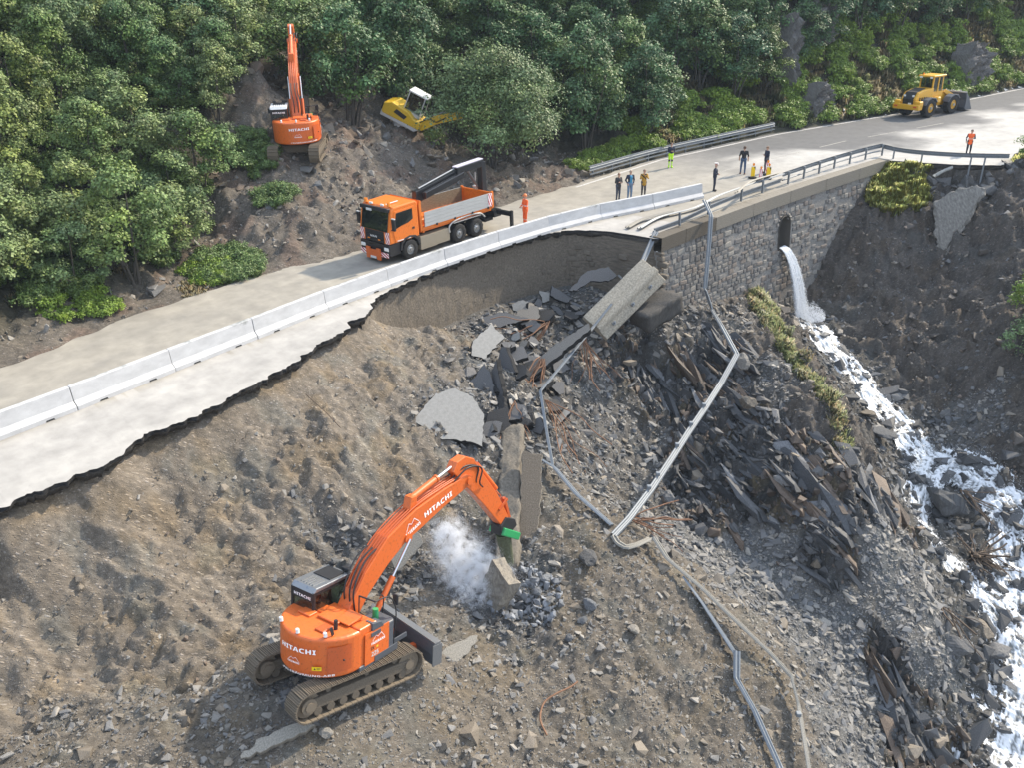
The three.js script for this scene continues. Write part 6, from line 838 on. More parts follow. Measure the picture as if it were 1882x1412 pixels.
// ---------------------------------------------------------------- people (facing +x, metres, feet at y = 0)
function figure(o) {
  const H = 1.76, side = [-1, 1], bones = [], SK = [0.50, 0.31, 0.22], c = o.colors; // colours: top, sleeve, legs, shoe
  const B = (a, b, ra, rb, col) => bones.push({ a: V(...a), b: V(...b), ra, rb, col });
  const sit = o.sit, hip = sit ? 0.5 : 0.93, dy = hip - 0.93;
  B([0, hip + 0.02, -0.07], [0, hip + 0.02, 0.07], 0.125, 0.125, c.legs);
  B([0, 1.06 + dy, 0], [0.01, 1.32 + dy, 0], 0.135, 0.15, c.top); B([0, 1.33 + dy, -0.1], [0, 1.33 + dy, 0.1], 0.115, 0.115, c.top); B([0, 1.43 + dy, -0.17], [0, 1.43 + dy, 0.17], 0.065, 0.065, c.top);
  B([0, 1.45 + dy, 0], [0.01, 1.56 + dy, 0], 0.055, 0.05, SK); const hx = 0.02 + (o.look || 0); B([hx, 1.62 + dy, 0], [hx + 0.005, 1.69 + dy, 0], 0.078, 0.088, SK);
  const hands = [];
  side.forEach((s, i) => {
    const st = (o.stance || [0.1, 0.1])[i], sx = (o.step || [0, 0])[i];
    if (sit) { B([0, 0.5, s * 0.1], [0.44, 0.54, s * 0.13], 0.085, 0.065, c.legs); B([0.44, 0.54, s * 0.13], [0.5, 0.1, s * 0.13], 0.06, 0.048, c.legs); B([0.48, 0.05, s * 0.13], [0.66, 0.04, s * 0.14], 0.045, 0.04, c.shoe); }
    else { B([0, 0.92, s * 0.09], [sx * 0.6 + 0.02, 0.49, s * st], 0.092, 0.068, c.legs); B([sx * 0.6 + 0.02, 0.49, s * st], [sx, 0.1, s * st * 1.05], 0.066, 0.05, c.shin || c.legs); B([sx - 0.03, 0.05, s * st * 1.05], [sx + 0.14, 0.04, s * (st * 1.05 + 0.03)], 0.048, 0.042, c.shoe); }
    const [e, h] = (o.arms || [])[i] || [[0.0, 1.16, 0.27], [0.08, 0.92, 0.28]]; const E = [e[0], e[1] + dy, s * e[2]], Hh = [h[0], h[1] + dy, s * h[2]];
    B([0, 1.42 + dy, s * 0.2], E, 0.058, 0.048, c.sleeve || c.top); B(E, Hh, 0.046, 0.036, o.bare ? SK : c.sleeve || c.top); hands.push([V(...E), V(...Hh), s]);
  });
  if (o.coat) B([0, 0.86 + dy, 0], [0, 1.2 + dy, 0], 0.16, 0.15, c.top);
  const N = 58, mc = new MarchingCubes(N, new THREE.MeshBasicMaterial(), false, false, 60000), box3 = [0.72, 1.02, 0.52], cy = 0.92, ox = sit ? 0.2 : 0.02, half = N / 2; mc.isolation = 0;
  const near = (x, y, z) => { let d = 9, best = 9, col = null; for (const b of bones) { const ux = b.b.x - b.a.x, uy = b.b.y - b.a.y, uz = b.b.z - b.a.z, t = clamp(((x - b.a.x) * ux + (y - b.a.y) * uy + (z - b.a.z) * uz) / (ux * ux + uy * uy + uz * uz), 0, 1), k = Math.hypot(x - b.a.x - ux * t, y - b.a.y - uy * t, z - b.a.z - uz * t) - lerp(b.ra, b.rb, t); if (k < best) { best = k; col = b.col; } const hh = clamp(0.5 + 0.5 * (d - k) / 0.035, 0, 1); d = lerp(d, k, hh) - 0.035 * hh * (1 - hh); } return [d, col]; };
  for (let k = 0; k < N; k++) for (let j = 0; j < N; j++) for (let i = 0; i < N; i++) mc.field[i + j * N + k * N * N] = -near(ox + (i - half) / half * box3[0], cy + (j - half) / half * box3[1], (k - half) / half * box3[2])[0];
  mc.update();
  let g = new THREE.BufferGeometry(); const P = mc.positionArray.slice(0, mc.count * 3); for (let i = 0; i < P.length; i += 3) { P[i] = ox + P[i] * box3[0]; P[i + 1] = cy + P[i + 1] * box3[1]; P[i + 2] *= box3[2]; } g.setAttribute('position', new THREE.BufferAttribute(new Float32Array(P), 3)); g = mergeVertices(g, 1e-4); g.computeVertexNormals();
  const paintG = (geo, colFn) => { const p = geo.attributes.position, C = new Float32Array(p.count * 3); for (let i = 0; i < p.count; i++) { const k = colFn(p.getX(i), p.getY(i), p.getZ(i)); C.set(k, i * 3); } geo.setAttribute('color', new THREE.BufferAttribute(C, 3)); return geo; };
  paintG(g, (x, y, z) => { let k = near(x, y, z)[1]; if (o.shirt && k === c.top && x > 0.06 && Math.abs(z) < 0.075) k = o.shirt; if (o.bands && o.bands.some(([a, b]) => y > a && y < b)) k = [0.6, 0.6, 0.56]; if (o.patch && o.patch(x, y, z, k === c.legs)) k = o.patch(x, y, z, k === c.legs); return k; });
  const extra = [g]; // hands with five fingers, nose, ears, eyes
  for (const [e, h, s] of hands) { const d = h.clone().sub(e).normalize(), w = d.clone().cross(V(0, 1, 0.01)).normalize(), palm = h.clone().addScaledVector(d, 0.05); const hg = [rod(h.clone().addScaledVector(d, -0.01), palm.clone().addScaledVector(d, 0.03), 0.034, 0.036, 8)]; for (let f = 0; f < 4; f++) { const q = palm.clone().addScaledVector(d, 0.03).addScaledVector(w, (f - 1.5) * 0.019), m = q.clone().addScaledVector(d, 0.035 - 0.004 * Math.abs(f - 1.4)); hg.push(rod(q, m, 0.0095, 0.009, 6), rod(m, m.clone().addScaledVector(d, 0.026).add(V(0, -0.012, 0)), 0.009, 0.008, 6)); } hg.push(rod(h.clone().addScaledVector(d, 0.02).addScaledVector(w, -0.03), palm.clone().addScaledVector(w, -0.055).addScaledVector(d, 0.025), 0.011, 0.009, 6)); const col = o.gloves || SK; hg.forEach((q) => extra.push(paintG(q, () => col))); }
  const face = [[at(new THREE.ConeGeometry(0.015, 0.04, 6), hx + 0.1, 1.645 + dy, 0), SK], ...side.flatMap((s) => [[ball(0.02, hx, 1.655 + dy, s * 0.088, 0.6, 1.2, 0.5), SK], [ball(0.011, hx + 0.082, 1.675 + dy, s * 0.032), [0.03, 0.02, 0.02]]]), [box(0.012, 0.008, 0.045, hx + 0.084, 1.605 + dy, 0), [0.32, 0.12, 0.1]]];
  face.forEach(([q, col]) => extra.push(paintG(q, () => col)));
  const root = thing('person', o.label, 'person', o.at, o.face, o.group);
  const body = mesh('body', extra.map((q) => { q.deleteAttribute('uv'); return q; }), std({ vertexColors: true, roughness: 0.85 }), root);
  const hair = new THREE.SphereGeometry(0.099, 16, 10, 0, Math.PI * 2, 0, Math.PI * 0.56); hair.rotateZ(0.35); hair.scale(1.05, 1.12, 0.98); hair.translate(hx - 0.006, 1.672 + dy, 0);
  if (o.hair) mesh('hair', hair, std({ color: lin(...o.hair), roughness: 0.8 }), root);
  if (o.helmet) { mesh('helmet', [hair.clone().scale(1.12, 1.02, 1.14), cyl(0.13, 0.135, 0.012, hx + 0.02, 1.69 + dy, 0)], std({ color: lin(...o.helmet), roughness: 0.4 }), root); }
  if (o.cap) { mesh('cap', [cyl(0.135, 0.1, 0.07, hx, 1.78, 0), box(0.09, 0.012, 0.15, hx + 0.11, 1.74, 0)], std({ color: lin(0.62, 0.6, 0.6), roughness: 0.7 }), root); mesh('cap_band', [cyl(0.103, 0.103, 0.035, hx, 1.745, 0)], std({ color: lin(0.45, 0.03, 0.04), roughness: 0.7 }), root); }
  if (o.hold) mesh(o.hold[0], o.hold[1], o.hold[2], root);
  root.scale.setScalar(o.size || 1); return root;
}
const NAVY = [0.018, 0.024, 0.045], BLACK = [0.014, 0.014, 0.016], JEANS = [0.055, 0.09, 0.16], LJEANS = [0.13, 0.2, 0.3], SHOE = [0.03, 0.027, 0.025], HIVIS = [0.5, 0.85, 0.03], HIOR = [0.85, 0.13, 0.025], MUST = [0.42, 0.23, 0.03];
const foldArms = [[[0.02, 1.17, 0.25], [0.2, 1.2, -0.04]], [[0.02, 1.17, 0.25], [0.21, 1.16, -0.02]]], phone = [[[0.03, 1.15, 0.24], [0.24, 1.2, 0.06]], [[0.03, 1.15, 0.24], [0.24, 1.2, 0.05]]], pockets = [[[-0.06, 1.16, 0.28], [0.07, 0.98, 0.2]], [[-0.06, 1.16, 0.28], [0.07, 0.98, 0.2]]], photoArms = [[[0.06, 1.2, 0.26], [0.2, 1.44, 0.07]], [[0.06, 1.2, 0.26], [0.2, 1.44, 0.07]]];
const on = (s, n) => { const p = SN(s, n, 0.005); return [p.x, p.y, p.z]; };
figure({ label: 'person in dark jacket and jeans, arms folded, first of three bystanders at the barrier', group: 'bystanders', at: on(46.3, -33.7), face: rad(-62), colors: { top: [0.03, 0.028, 0.03], legs: [0.05, 0.06, 0.085], shoe: SHOE }, arms: foldArms, hair: [0.16, 0.09, 0.05], coat: true, size: 0.99 });
figure({ label: 'person in open dark jacket over a blue shirt, middle of three bystanders', group: 'bystanders', at: on(46.95, -33.25), face: rad(-72), colors: { top: NAVY, legs: LJEANS, shoe: SHOE }, shirt: [0.05, 0.22, 0.36], arms: pockets, hair: [0.3, 0.26, 0.2], size: 1.06 });
figure({ label: 'person in mustard jacket with a camera strap, third of three bystanders', group: 'bystanders', at: on(48.0, -32.9), face: rad(-80), colors: { top: MUST, legs: [0.06, 0.055, 0.055], shoe: SHOE }, patch: (x, y, z, l) => !l && x > 0.03 && Math.abs((y - 1.2) - z * 0.9 - 0.06) < 0.05 && y < 1.5 ? [0.02, 0.02, 0.022] : null, arms: photoArms, hair: [0.14, 0.08, 0.05], coat: true, hold: ['camera', [rbox(0.07, 0.08, 0.12, 0.015, 0.27, 1.5, 0)], M.black] });
figure({ label: 'person in neon yellow trousers and navy jacket looking at a phone by the rail', at: on(56.25, -36.3), face: rad(-85), colors: { top: NAVY, legs: HIVIS, shoe: HIVIS }, bands: [[0.2, 0.24], [0.3, 0.34]], patch: (x, y, z, l) => y > 0.44 && y < 0.58 && l && x > 0.03 ? [0.02, 0.02, 0.025] : null, arms: phone, hair: [0.05, 0.035, 0.03], hold: ['phone', [box(0.012, 0.13, 0.07, 0.31, 1.22, 0, 0, 0, 0.5)], M.black], size: 1.02 });
figure({ label: 'police officer in navy uniform and white peaked cap behind the last barrier', at: on(51.9, -29.95), face: rad(-20), colors: { top: NAVY, legs: NAVY, shoe: BLACK }, arms: [[[0.03, 1.16, 0.26], [0.2, 1.1, 0.08]], [[0.03, 1.16, 0.26], [0.2, 1.1, 0.08]]], cap: true, stance: [0.08, 0.08], size: 1.02 });
figure({ label: 'person in black shirt and blue jeans seen from behind on the road', at: on(57.3, -30.9), face: rad(75), colors: { top: BLACK, legs: JEANS, shoe: [0.16, 0.06, 0.04] }, bare: true, arms: [[[0.02, 1.16, 0.27], [0.12, 0.96, 0.27]], [[0.02, 1.16, 0.27], [0.1, 0.94, 0.28]]], stance: [0.12, 0.13], step: [0.06, -0.08], hair: [0.1, 0.06, 0.04], size: 1.1 });
figure({ label: 'person in navy jacket and grey trousers, arms folded, behind the striped beacons', at: on(58.5, -29.75), face: rad(-165), colors: { top: NAVY, legs: [0.075, 0.075, 0.08], shoe: BLACK }, arms: foldArms, stance: [0.07, 0.08], hair: [0.2, 0.13, 0.08], coat: true, size: 1.06 });
figure({ label: 'person in orange safety vest standing on the silt by the right guard rail', at: on(72.2, -20.5), face: rad(-110), colors: { top: HIOR, sleeve: [0.05, 0.04, 0.06], legs: [0.02, 0.02, 0.028], shoe: BLACK }, bands: [[1.1, 1.14]], arms: [[[0.03, 1.16, 0.27], [0.22, 1.18, 0.12]], [[-0.05, 1.15, 0.28], [0.04, 0.93, 0.26]]], hair: [0.05, 0.04, 0.045], coat: true, stance: [0.12, 0.1], size: 1.03 });
figure({ label: 'worker in full orange suit standing at the rear of the crane truck', at: on(38.3, -34.6), face: rad(-150), colors: { top: HIOR, legs: HIOR, shoe: SHOE }, bands: [[0.34, 0.38], [1.16, 1.2]], arms: [[[0.05, 1.16, 0.25], [0.24, 1.08, 0.12]], [[0.05, 1.16, 0.25], [0.24, 1.08, 0.12]]], helmet: [0.75, 0.2, 0.05], coat: true, size: 1.05 });
{ // operator on the seat of the working excavator
  const p = V(0.28, 1.24, -0.9).applyMatrix4(new THREE.Matrix4().makeRotationY(rad(12.3))).applyEuler(lowEx.rotation).add(lowEx.position);
  const f = figure({ label: 'operator in neon green vest seated in the cab of the breaker excavator', at: [p.x, p.y, p.z], face: rad(55), sit: true, colors: { top: HIVIS, sleeve: [0.04, 0.05, 0.05], legs: NAVY, shoe: BLACK }, arms: [[[0.08, 1.2, 0.26], [0.36, 1.1, 0.22]], [[0.08, 1.2, 0.26], [0.36, 1.1, 0.22]]], hair: [0.06, 0.04, 0.03], size: 0.9 });
}
const SLABS = [
 ['asphalt_slab', 'large pale asphalt slab lying tilted on the slope above the excavator arm', [-2.56,-2.28,-34.15], [0.252,0.756,0.605], [[-1.82,0.13],[-0.48,1.19],[0.44,1.29],[1.13,0.73],[1.37,-0.21],[0.84,-1.67],[0.58,-1.43],[-0.89,-0.88]], 'A', 0.2],
 ['asphalt_slab', 'dark grey asphalt slab leaning beside the large pale slab', [-1.43,-2.36,-37.54], [0.1,0.5,0.86], [[-0.8,-0.04],[0.18,1.05],[0.48,0.42],[0.7,-0.73],[0.0,-0.83]], 'D', 0.2],
 ['asphalt_slab', 'pale ragged asphalt slab half buried in the earth slope', [-1.2,-1.3,-40.3], [0.355,0.71,0.608], [[-1.1,-0.41],[-0.73,0.31],[0.57,1.0],[1.03,0.13],[-0.28,-0.58],[-0.37,-0.81]], 'A', 0.2],
 ['asphalt_slab', 'long blue grey asphalt slab at the foot of the exposed wall', [-0.46,-1.6,-44.9], [0.1,0.752,0.652], [[-1.35,0.05],[-0.06,0.38],[1.42,-0.12],[-0.56,-0.61]], 'D', 0.22],
 ['asphalt_slab', 'small asphalt slab with drill holes above the long blue grey slab', [0.65,-1.6,-46.99], [0.0,0.707,0.707], [[-0.68,0.08],[-0.03,0.39],[0.65,0.05],[0.18,-0.46],[-0.62,-0.29]], 'A', 0.16],
 ['asphalt_slab', 'small upright asphalt piece against the exposed wall', [1.96,-1.44,-48.06], [0.101,0.404,0.909], [[-0.37,0.4],[0.23,0.29],[0.21,-0.21],[-0.21,-0.29]], 'A', 0.16],
 ['asphalt_slab', 'tilted dark asphalt piece right of the small upright piece', [2.88,-1.41,-48.08], [0.196,0.588,0.784], [[-0.49,0.71],[-0.02,0.38],[0.64,-0.2],[0.19,-0.37],[-0.65,0.13]], 'D', 0.2],
 ['asphalt_slab', 'narrow dark asphalt piece standing on edge in the rubble', [2.65,-1.96,-47.29], [-0.298,0.596,0.745], [[-0.56,0.17],[-0.26,0.3],[0.63,-0.31],[0.44,-0.46]], 'D', 0.16],
 ['asphalt_slab', 'asphalt slab standing on edge below the root tangle', [-0.46,-2.11,-39.81], [-0.722,0.309,0.619], [[-0.34,0.71],[0.01,0.78],[1.0,-0.15],[0.65,-0.54],[-0.36,0.05]], 'D', 0.2],
 ['asphalt_slab', 'thin asphalt slab standing upright behind the leaning dark slab', [-0.92,-2.54,-37.92], [-0.784,0.196,0.588], [[-0.26,0.55],[-0.02,1.33],[1.06,-0.5],[0.64,-0.73]], 'D', 0.22],
 ['asphalt_slab', 'thick dark asphalt lump below the upright slabs', [-0.62,-3.2,-35.47], [0.1,0.652,0.752], [[-0.72,-0.36],[-0.47,0.36],[0.46,0.67],[0.5,-0.26],[0.1,-0.62]], 'K', 0.35],
 ['road_strip', 'long cracked strip of road edge slanting down to the fallen parapet', [1.49,-2.42,-40.71], [-0.302,0.754,0.583], [[-1.19,-2.18],[-0.64,-0.52],[0.37,1.06],[1.7,2.58],[1.88,2.26],[0.61,0.24],[-0.27,-1.17],[-0.71,-2.23]], 'C', 0.3],
 ['asphalt_slab', 'curled asphalt sheet hanging under the road beside the wall corner', [4.55,0.13,-46.77], [0.1,0.55,0.829], [[-1.44,-0.68],[-0.34,0.41],[0.89,0.59],[1.34,0.06],[0.82,-0.23],[-0.2,-0.19],[-1.04,-0.69]], 'D', 0.16],
 ['concrete_slab', 'pale ragged concrete slab below the excavator boom', [-3.95,-4.45,-27.35], [0.201,0.602,0.773], [[-0.75,-0.06],[0.46,0.71],[0.65,0.07],[0.36,-0.14],[-0.43,-0.79]], 'P', 0.2],
 ['concrete_slab', 'pale concrete slab lying in front of the dozer blade', [-1.87,-5.85,-23.4], [0.303,0.808,0.505], [[-0.98,-0.02],[-0.33,0.19],[0.88,0.2],[0.79,0.01],[-0.04,-0.38],[-0.83,-0.21]], 'P', 0.25],
 ['concrete_slab', 'long muddy concrete slab behind the excavator tracks', [-6.6,-4.72,-18.3], [0.199,0.896,0.398], [[-1.03,-0.04],[-0.37,0.26],[0.61,0.34],[1.11,0.09],[-0.04,-0.06],[-0.93,-0.13]], 'P', 0.18],
 ['concrete_slab', 'long mud covered concrete slab beside the stone column', [0.77,-4.96,-30.92], [0.0,0.8,0.6], [[-0.3,2.59],[0.54,2.39],[0.38,-0.01],[0.01,-2.71],[-0.53,-2.6],[-0.38,1.08]], 'M', 0.3],
];
// ---------------------------------------------------------------- broken slabs, fallen parapet, torn rails, boulders, roots
const slabMats = { A: [std({ color: lin(0.33, 0.325, 0.31), map: dustMap, bumpMap: grainBump, bumpScale: 0.008 }), M.asphaltDark], D: [std({ color: lin(0.17, 0.175, 0.185), map: grainMap, bumpMap: grainBump, bumpScale: 0.008 }), M.asphaltDark], K: [std({ color: lin(0.07, 0.07, 0.072), map: grainMap, bumpMap: grainBump, bumpScale: 0.03 }), M.asphaltDark], C: [std({ color: lin(0.27, 0.26, 0.24), map: grainMap, bumpMap: grainBump, bumpScale: 0.01 }), M.asphaltDark], P: [std({ color: lin(0.40, 0.385, 0.34), map: grainMap, bumpMap: grainBump, bumpScale: 0.012 }), M.concreteOld], M: [std({ color: lin(0.33, 0.285, 0.23), map: earthMap, bumpMap: earthBump, bumpScale: 0.05 }), M.concreteOld] };
function ragged(out, seed, k = 0.05) { const r = rng(seed), P = []; out.forEach((p, i) => { const q = out[(i + 1) % out.length], L = Math.hypot(q[0] - p[0], q[1] - p[1]), n = Math.max(2, Math.round(L / 0.16)); for (let j = 0; j < n; j++) { const t = j / n, a = j ? k : 0.02; P.push([lerp(p[0], q[0], t) + (r() - 0.5) * 2 * a, lerp(p[1], q[1], t) + (r() - 0.5) * 2 * a]); } }); return P; }
function basisAt(c, n) { const N = V(...n).normalize(), U = V(0, 1, 0).cross(N).normalize(), W = N.clone().cross(U); return new THREE.Matrix4().makeBasis(U, W, N).setPosition(...c); }
SLABS.forEach(([name, label, c, n, out, m, th], i) => {
  const g = new THREE.ExtrudeGeometry(shape2(ragged(out, 900 + i)), { depth: th, bevelEnabled: true, bevelThickness: 0.02, bevelSize: 0.015, bevelSegments: 1 }); g.translate(0, 0, -th);
  const o = new THREE.Mesh(g, slabMats[m]); o.name = numbered(name); o.castShadow = o.receiveShadow = true; o.applyMatrix4(basisAt(c, n)); scene.add(o); tag(o, label, name.replace('_', ' '), 'broken pieces of the road');
});
{ // parapet beam that slid off the wall end
  const a = V(7.75, 0.75, -46.15), b = V(4.45, -1.75, -43.8), d = b.clone().sub(a), L = d.length();
  const r = thing('fallen_parapet', 'thick stepped concrete parapet beam slid down from the wall end', 'parapet', [0, 0, 0]);
  const g = new THREE.ExtrudeGeometry(shape2([[-0.85, -0.25], [0.85, -0.25], [0.85, 0.05], [0.3, 0.1], [0.24, 0.34], [-0.1, 0.36], [-0.16, 0.12], [-0.85, 0.08]]), { depth: L, bevelEnabled: true, bevelThickness: 0.03, bevelSize: 0.03, bevelSegments: 1, steps: 8 });
  const z = d.clone().normalize(), y = V(0.25, 0.72, 0.62), x = y.clone().cross(z).normalize(), m4 = new THREE.Matrix4().makeBasis(x, z.clone().cross(x), z).setPosition(a);
  const gg = disp(join([g]), 0.03, 1.5, 3); addUV(gg, 0.4); gg.applyMatrix4(m4); mesh('beam', gg, std({ color: lin(0.50, 0.465, 0.385), map: grainMap, bumpMap: grainBump, bumpScale: 0.012 }), r);
  for (const t of [0.2, 0.5, 0.82]) { const q = join([box(0.16, 0.2, 0.16, 0.55, 0.12, L * t), box(0.08, 0.5, 0.08, 0.55, 0.2, L * t)]); q.applyMatrix4(m4); mesh('rail_bracket', q, M.galv, r); }
  const rk = disp(new THREE.BoxGeometry(1.5, 1.0, 2.6, 8, 6, 10), 0.12, 1.1, 9); addUV(rk, 0.4); const o = mesh('foundation_block', rk, std({ color: lin(0.10, 0.095, 0.088), map: grainMap, bumpMap: grainBump, bumpScale: 0.03 })); o.position.set(7.9, -1.25, -45.3); o.rotation.set(0.5, -0.9, 0.35); tag(o, 'dark stone foundation block under the fallen parapet beam', 'block');
}
{ // stone column dropped on the slope
  const g = disp(new THREE.BoxGeometry(0.9, 0.7, 7.6, 8, 6, 40), 0.14, 1.4, 5, 4); addUV(g, 0.35); const o = mesh('stone_column', g, std({ color: lin(0.25, 0.225, 0.185), map: grainMap, bumpMap: grainBump, bumpScale: 0.04 })); o.position.set(-0.05, -4.95, -31.9); o.rotation.order = 'YXZ'; o.rotation.set(0.33, -0.03, 0.2); tag(o, 'long lump of mortared wall lying straight down the slope to the breaker', 'wall piece');
  const k = flat(disp(new THREE.BoxGeometry(0.55, 2.0, 1.3, 5, 10, 6), 0.12, 1.6, 8)); addUV(k, 0.5); const b = mesh('concrete_block', k, M.concreteOld); b.position.set(-0.55, -5.9, -26.7); b.rotation.set(0.3, 0.5, -0.4); tag(b, 'upended concrete block split by the breaker chisel', 'block');
}
function kinked(pts) { const out = []; pts.forEach((p, i) => { if (i) { const a = pts[i - 1], L = a.distanceTo(p), n = Math.max(2, Math.round(L / 0.5)); for (let k = 1; k <= n; k++) { const t = k / n; if (k < n || i === pts.length - 1) out.push(a.clone().lerp(p, t)); else out.push(p.clone().lerp(a, Math.min(0.3, 0.07 / L)), p.clone().lerp(pts[i + 1], Math.min(0.3, 0.07 / p.distanceTo(pts[i + 1])))); } } else out.push(p.clone()); }); return out; }
{ // torn rails hanging and lying on the slope
  const up = (p, h = 0.14) => V(p[0], Math.max(p[1], lowY(p[0], p[2])) + h, p[2]);
  const rail = (label, pts, rolls, mat, prof = WBEAM, knobs = []) => { const r = thing('torn_rail', label, 'torn rail', [0, 0, 0], 0, 'torn rails'), sp = kinked(pts); mesh('rail', sweep(prof, sp, sp.map((_, i) => { const t = i / (sp.length - 1) * (rolls.length - 1), k = Math.min(rolls.length - 2, Math.floor(t)); return lerp(rolls[k], rolls[k + 1], t - k); })), mat, r); knobs.forEach((k) => { const p = sp[Math.round(k * (sp.length - 1))]; mesh('bracket', [rbox(0.2, 0.18, 0.2, 0.04, p.x - 0.08, p.y + 0.16, p.z)], M.galv, r); }); return r; };
  const top = SN(45.8, -27.0, 1.05), lip = SN(45.1, -26.05, 0.45);
  rail('long guard rail hanging over the wall face and down the rock rib', [top, lip, SN(44.4, -25.6, -1.4), SN(43.7, -25.2, -3.5), SN(43.9, -24.7, -4.75), up([11.85, -2.9, -46.3], 0.3), up([12.2, -3.55, -43.9], 0.25)], [1.2, 0.9, 0.7, 0.8, 1.0, 1.2, 1.2], M.galv);
  rail('straight guard rail lying on the debris with bolted brackets, below the hanging one', [up([12.2, -3.55, -43.8], 0.3), V(10.9, -4.05, -41.6), V(9.7, -4.35, -39.4), V(8.5, -4.65, -37.3), V(7.3, -4.95, -35.1), V(6.1, -5.3, -33.0), V(4.9, -5.6, -31.1), up([4.15, -5.9, -30.1], 0.12)], [1.3, 1.3, 1.2], M.galv, WBEAM, [0.3, 0.42, 0.55, 0.68, 0.78]);
  rail('kinked pale rail end folded on the ground at the foot of the straight rail', [V(4.15, -5.75, -30.1), V(4.3, -5.95, -29.85), V(4.62, -6.02, -29.6), V(5.1, -6.1, -29.9), V(5.75, -6.2, -30.5)], [1.4, 1.5, 1.2], M.galvDirty);
  rail('thin bent rail dropping from the road strip into the debris', [V(5.3, -0.6, -44.4), V(4.3, -1.5, -43.4), V(2.6, -2.2, -40.2), up([1.3, -3.3, -37.9], 0.5), up([1.5, -4.1, -36.4], 0.3), up([1.75, -4.75, -33.7], 0.2)], [0.3, 0.4, 0.5], M.galv, TOPBOX.concat());
  rail('narrow rail running from the bent rail to the folded rail end', [up([1.3, -4.7, -33.9], 0.25), up([1.85, -4.75, -33.5], 0.25), up([2.78, -5.25, -32.1], 0.2), up([4.15, -5.85, -30.8], 0.12)], [0.9, 1.1], M.galv);
  rail('long dirty rail lying along the crest of the gravel mound', [up([5.9, -6.4, -30.5], 0.25), up([6.34, -6.87, -29.6], 0.3), up([7.0, -7.3, -29.0], 0.4), up([7.7, -7.72, -28.5], 0.4), up([8.5, -8.3, -27.9], 0.4), up([9.3, -8.9, -27.4], 0.4), up([10.2, -9.6, -27.0], 0.35), up([11.0, -10.3, -26.5], 0.3)], [1.0, 1.2], M.galvDirty);
  rail('second dirty rail beside the long one on the mound crest', [up([6.9, -7.2, -29.0], 0.18), up([7.58, -7.84, -28.07], 0.18), up([8.7, -9.05, -26.4], 0.16)], [0.7, 0.9], M.galv);
  rail('short kinked rail at the bottom edge of the mound', [up([8.6, -9.0, -26.3], 0.55), up([8.47, -9.4, -25.5], 0.25), up([9.03, -10.1, -24.65], 0.2), up([9.65, -11.2, -23.2], 0.2), up([9.9, -12.2, -21.8], 0.2)], [1.0, 1.1], M.galv);
  rail('pale timber-like rail standing at the bottom edge beside the gravel', [up([10.74, -10.2, -26.2], 0.7), up([10.92, -10.9, -25.4], 0.6), up([10.8, -11.6, -23.7], 0.6), up([10.7, -12.5, -22], 0.5)], [0.5, 0.5], M.galvDirty, WBEAM, [0.35]);
  rail('rail dangling from the wall end to the fallen parapet', [SN(41.2, -27.2, 0.2), V(7.2, 0.9, -46.9), V(6.4, -0.2, -46.2), V(5.7, -0.9, -45.6)], [1.1, 0.6], M.galv);
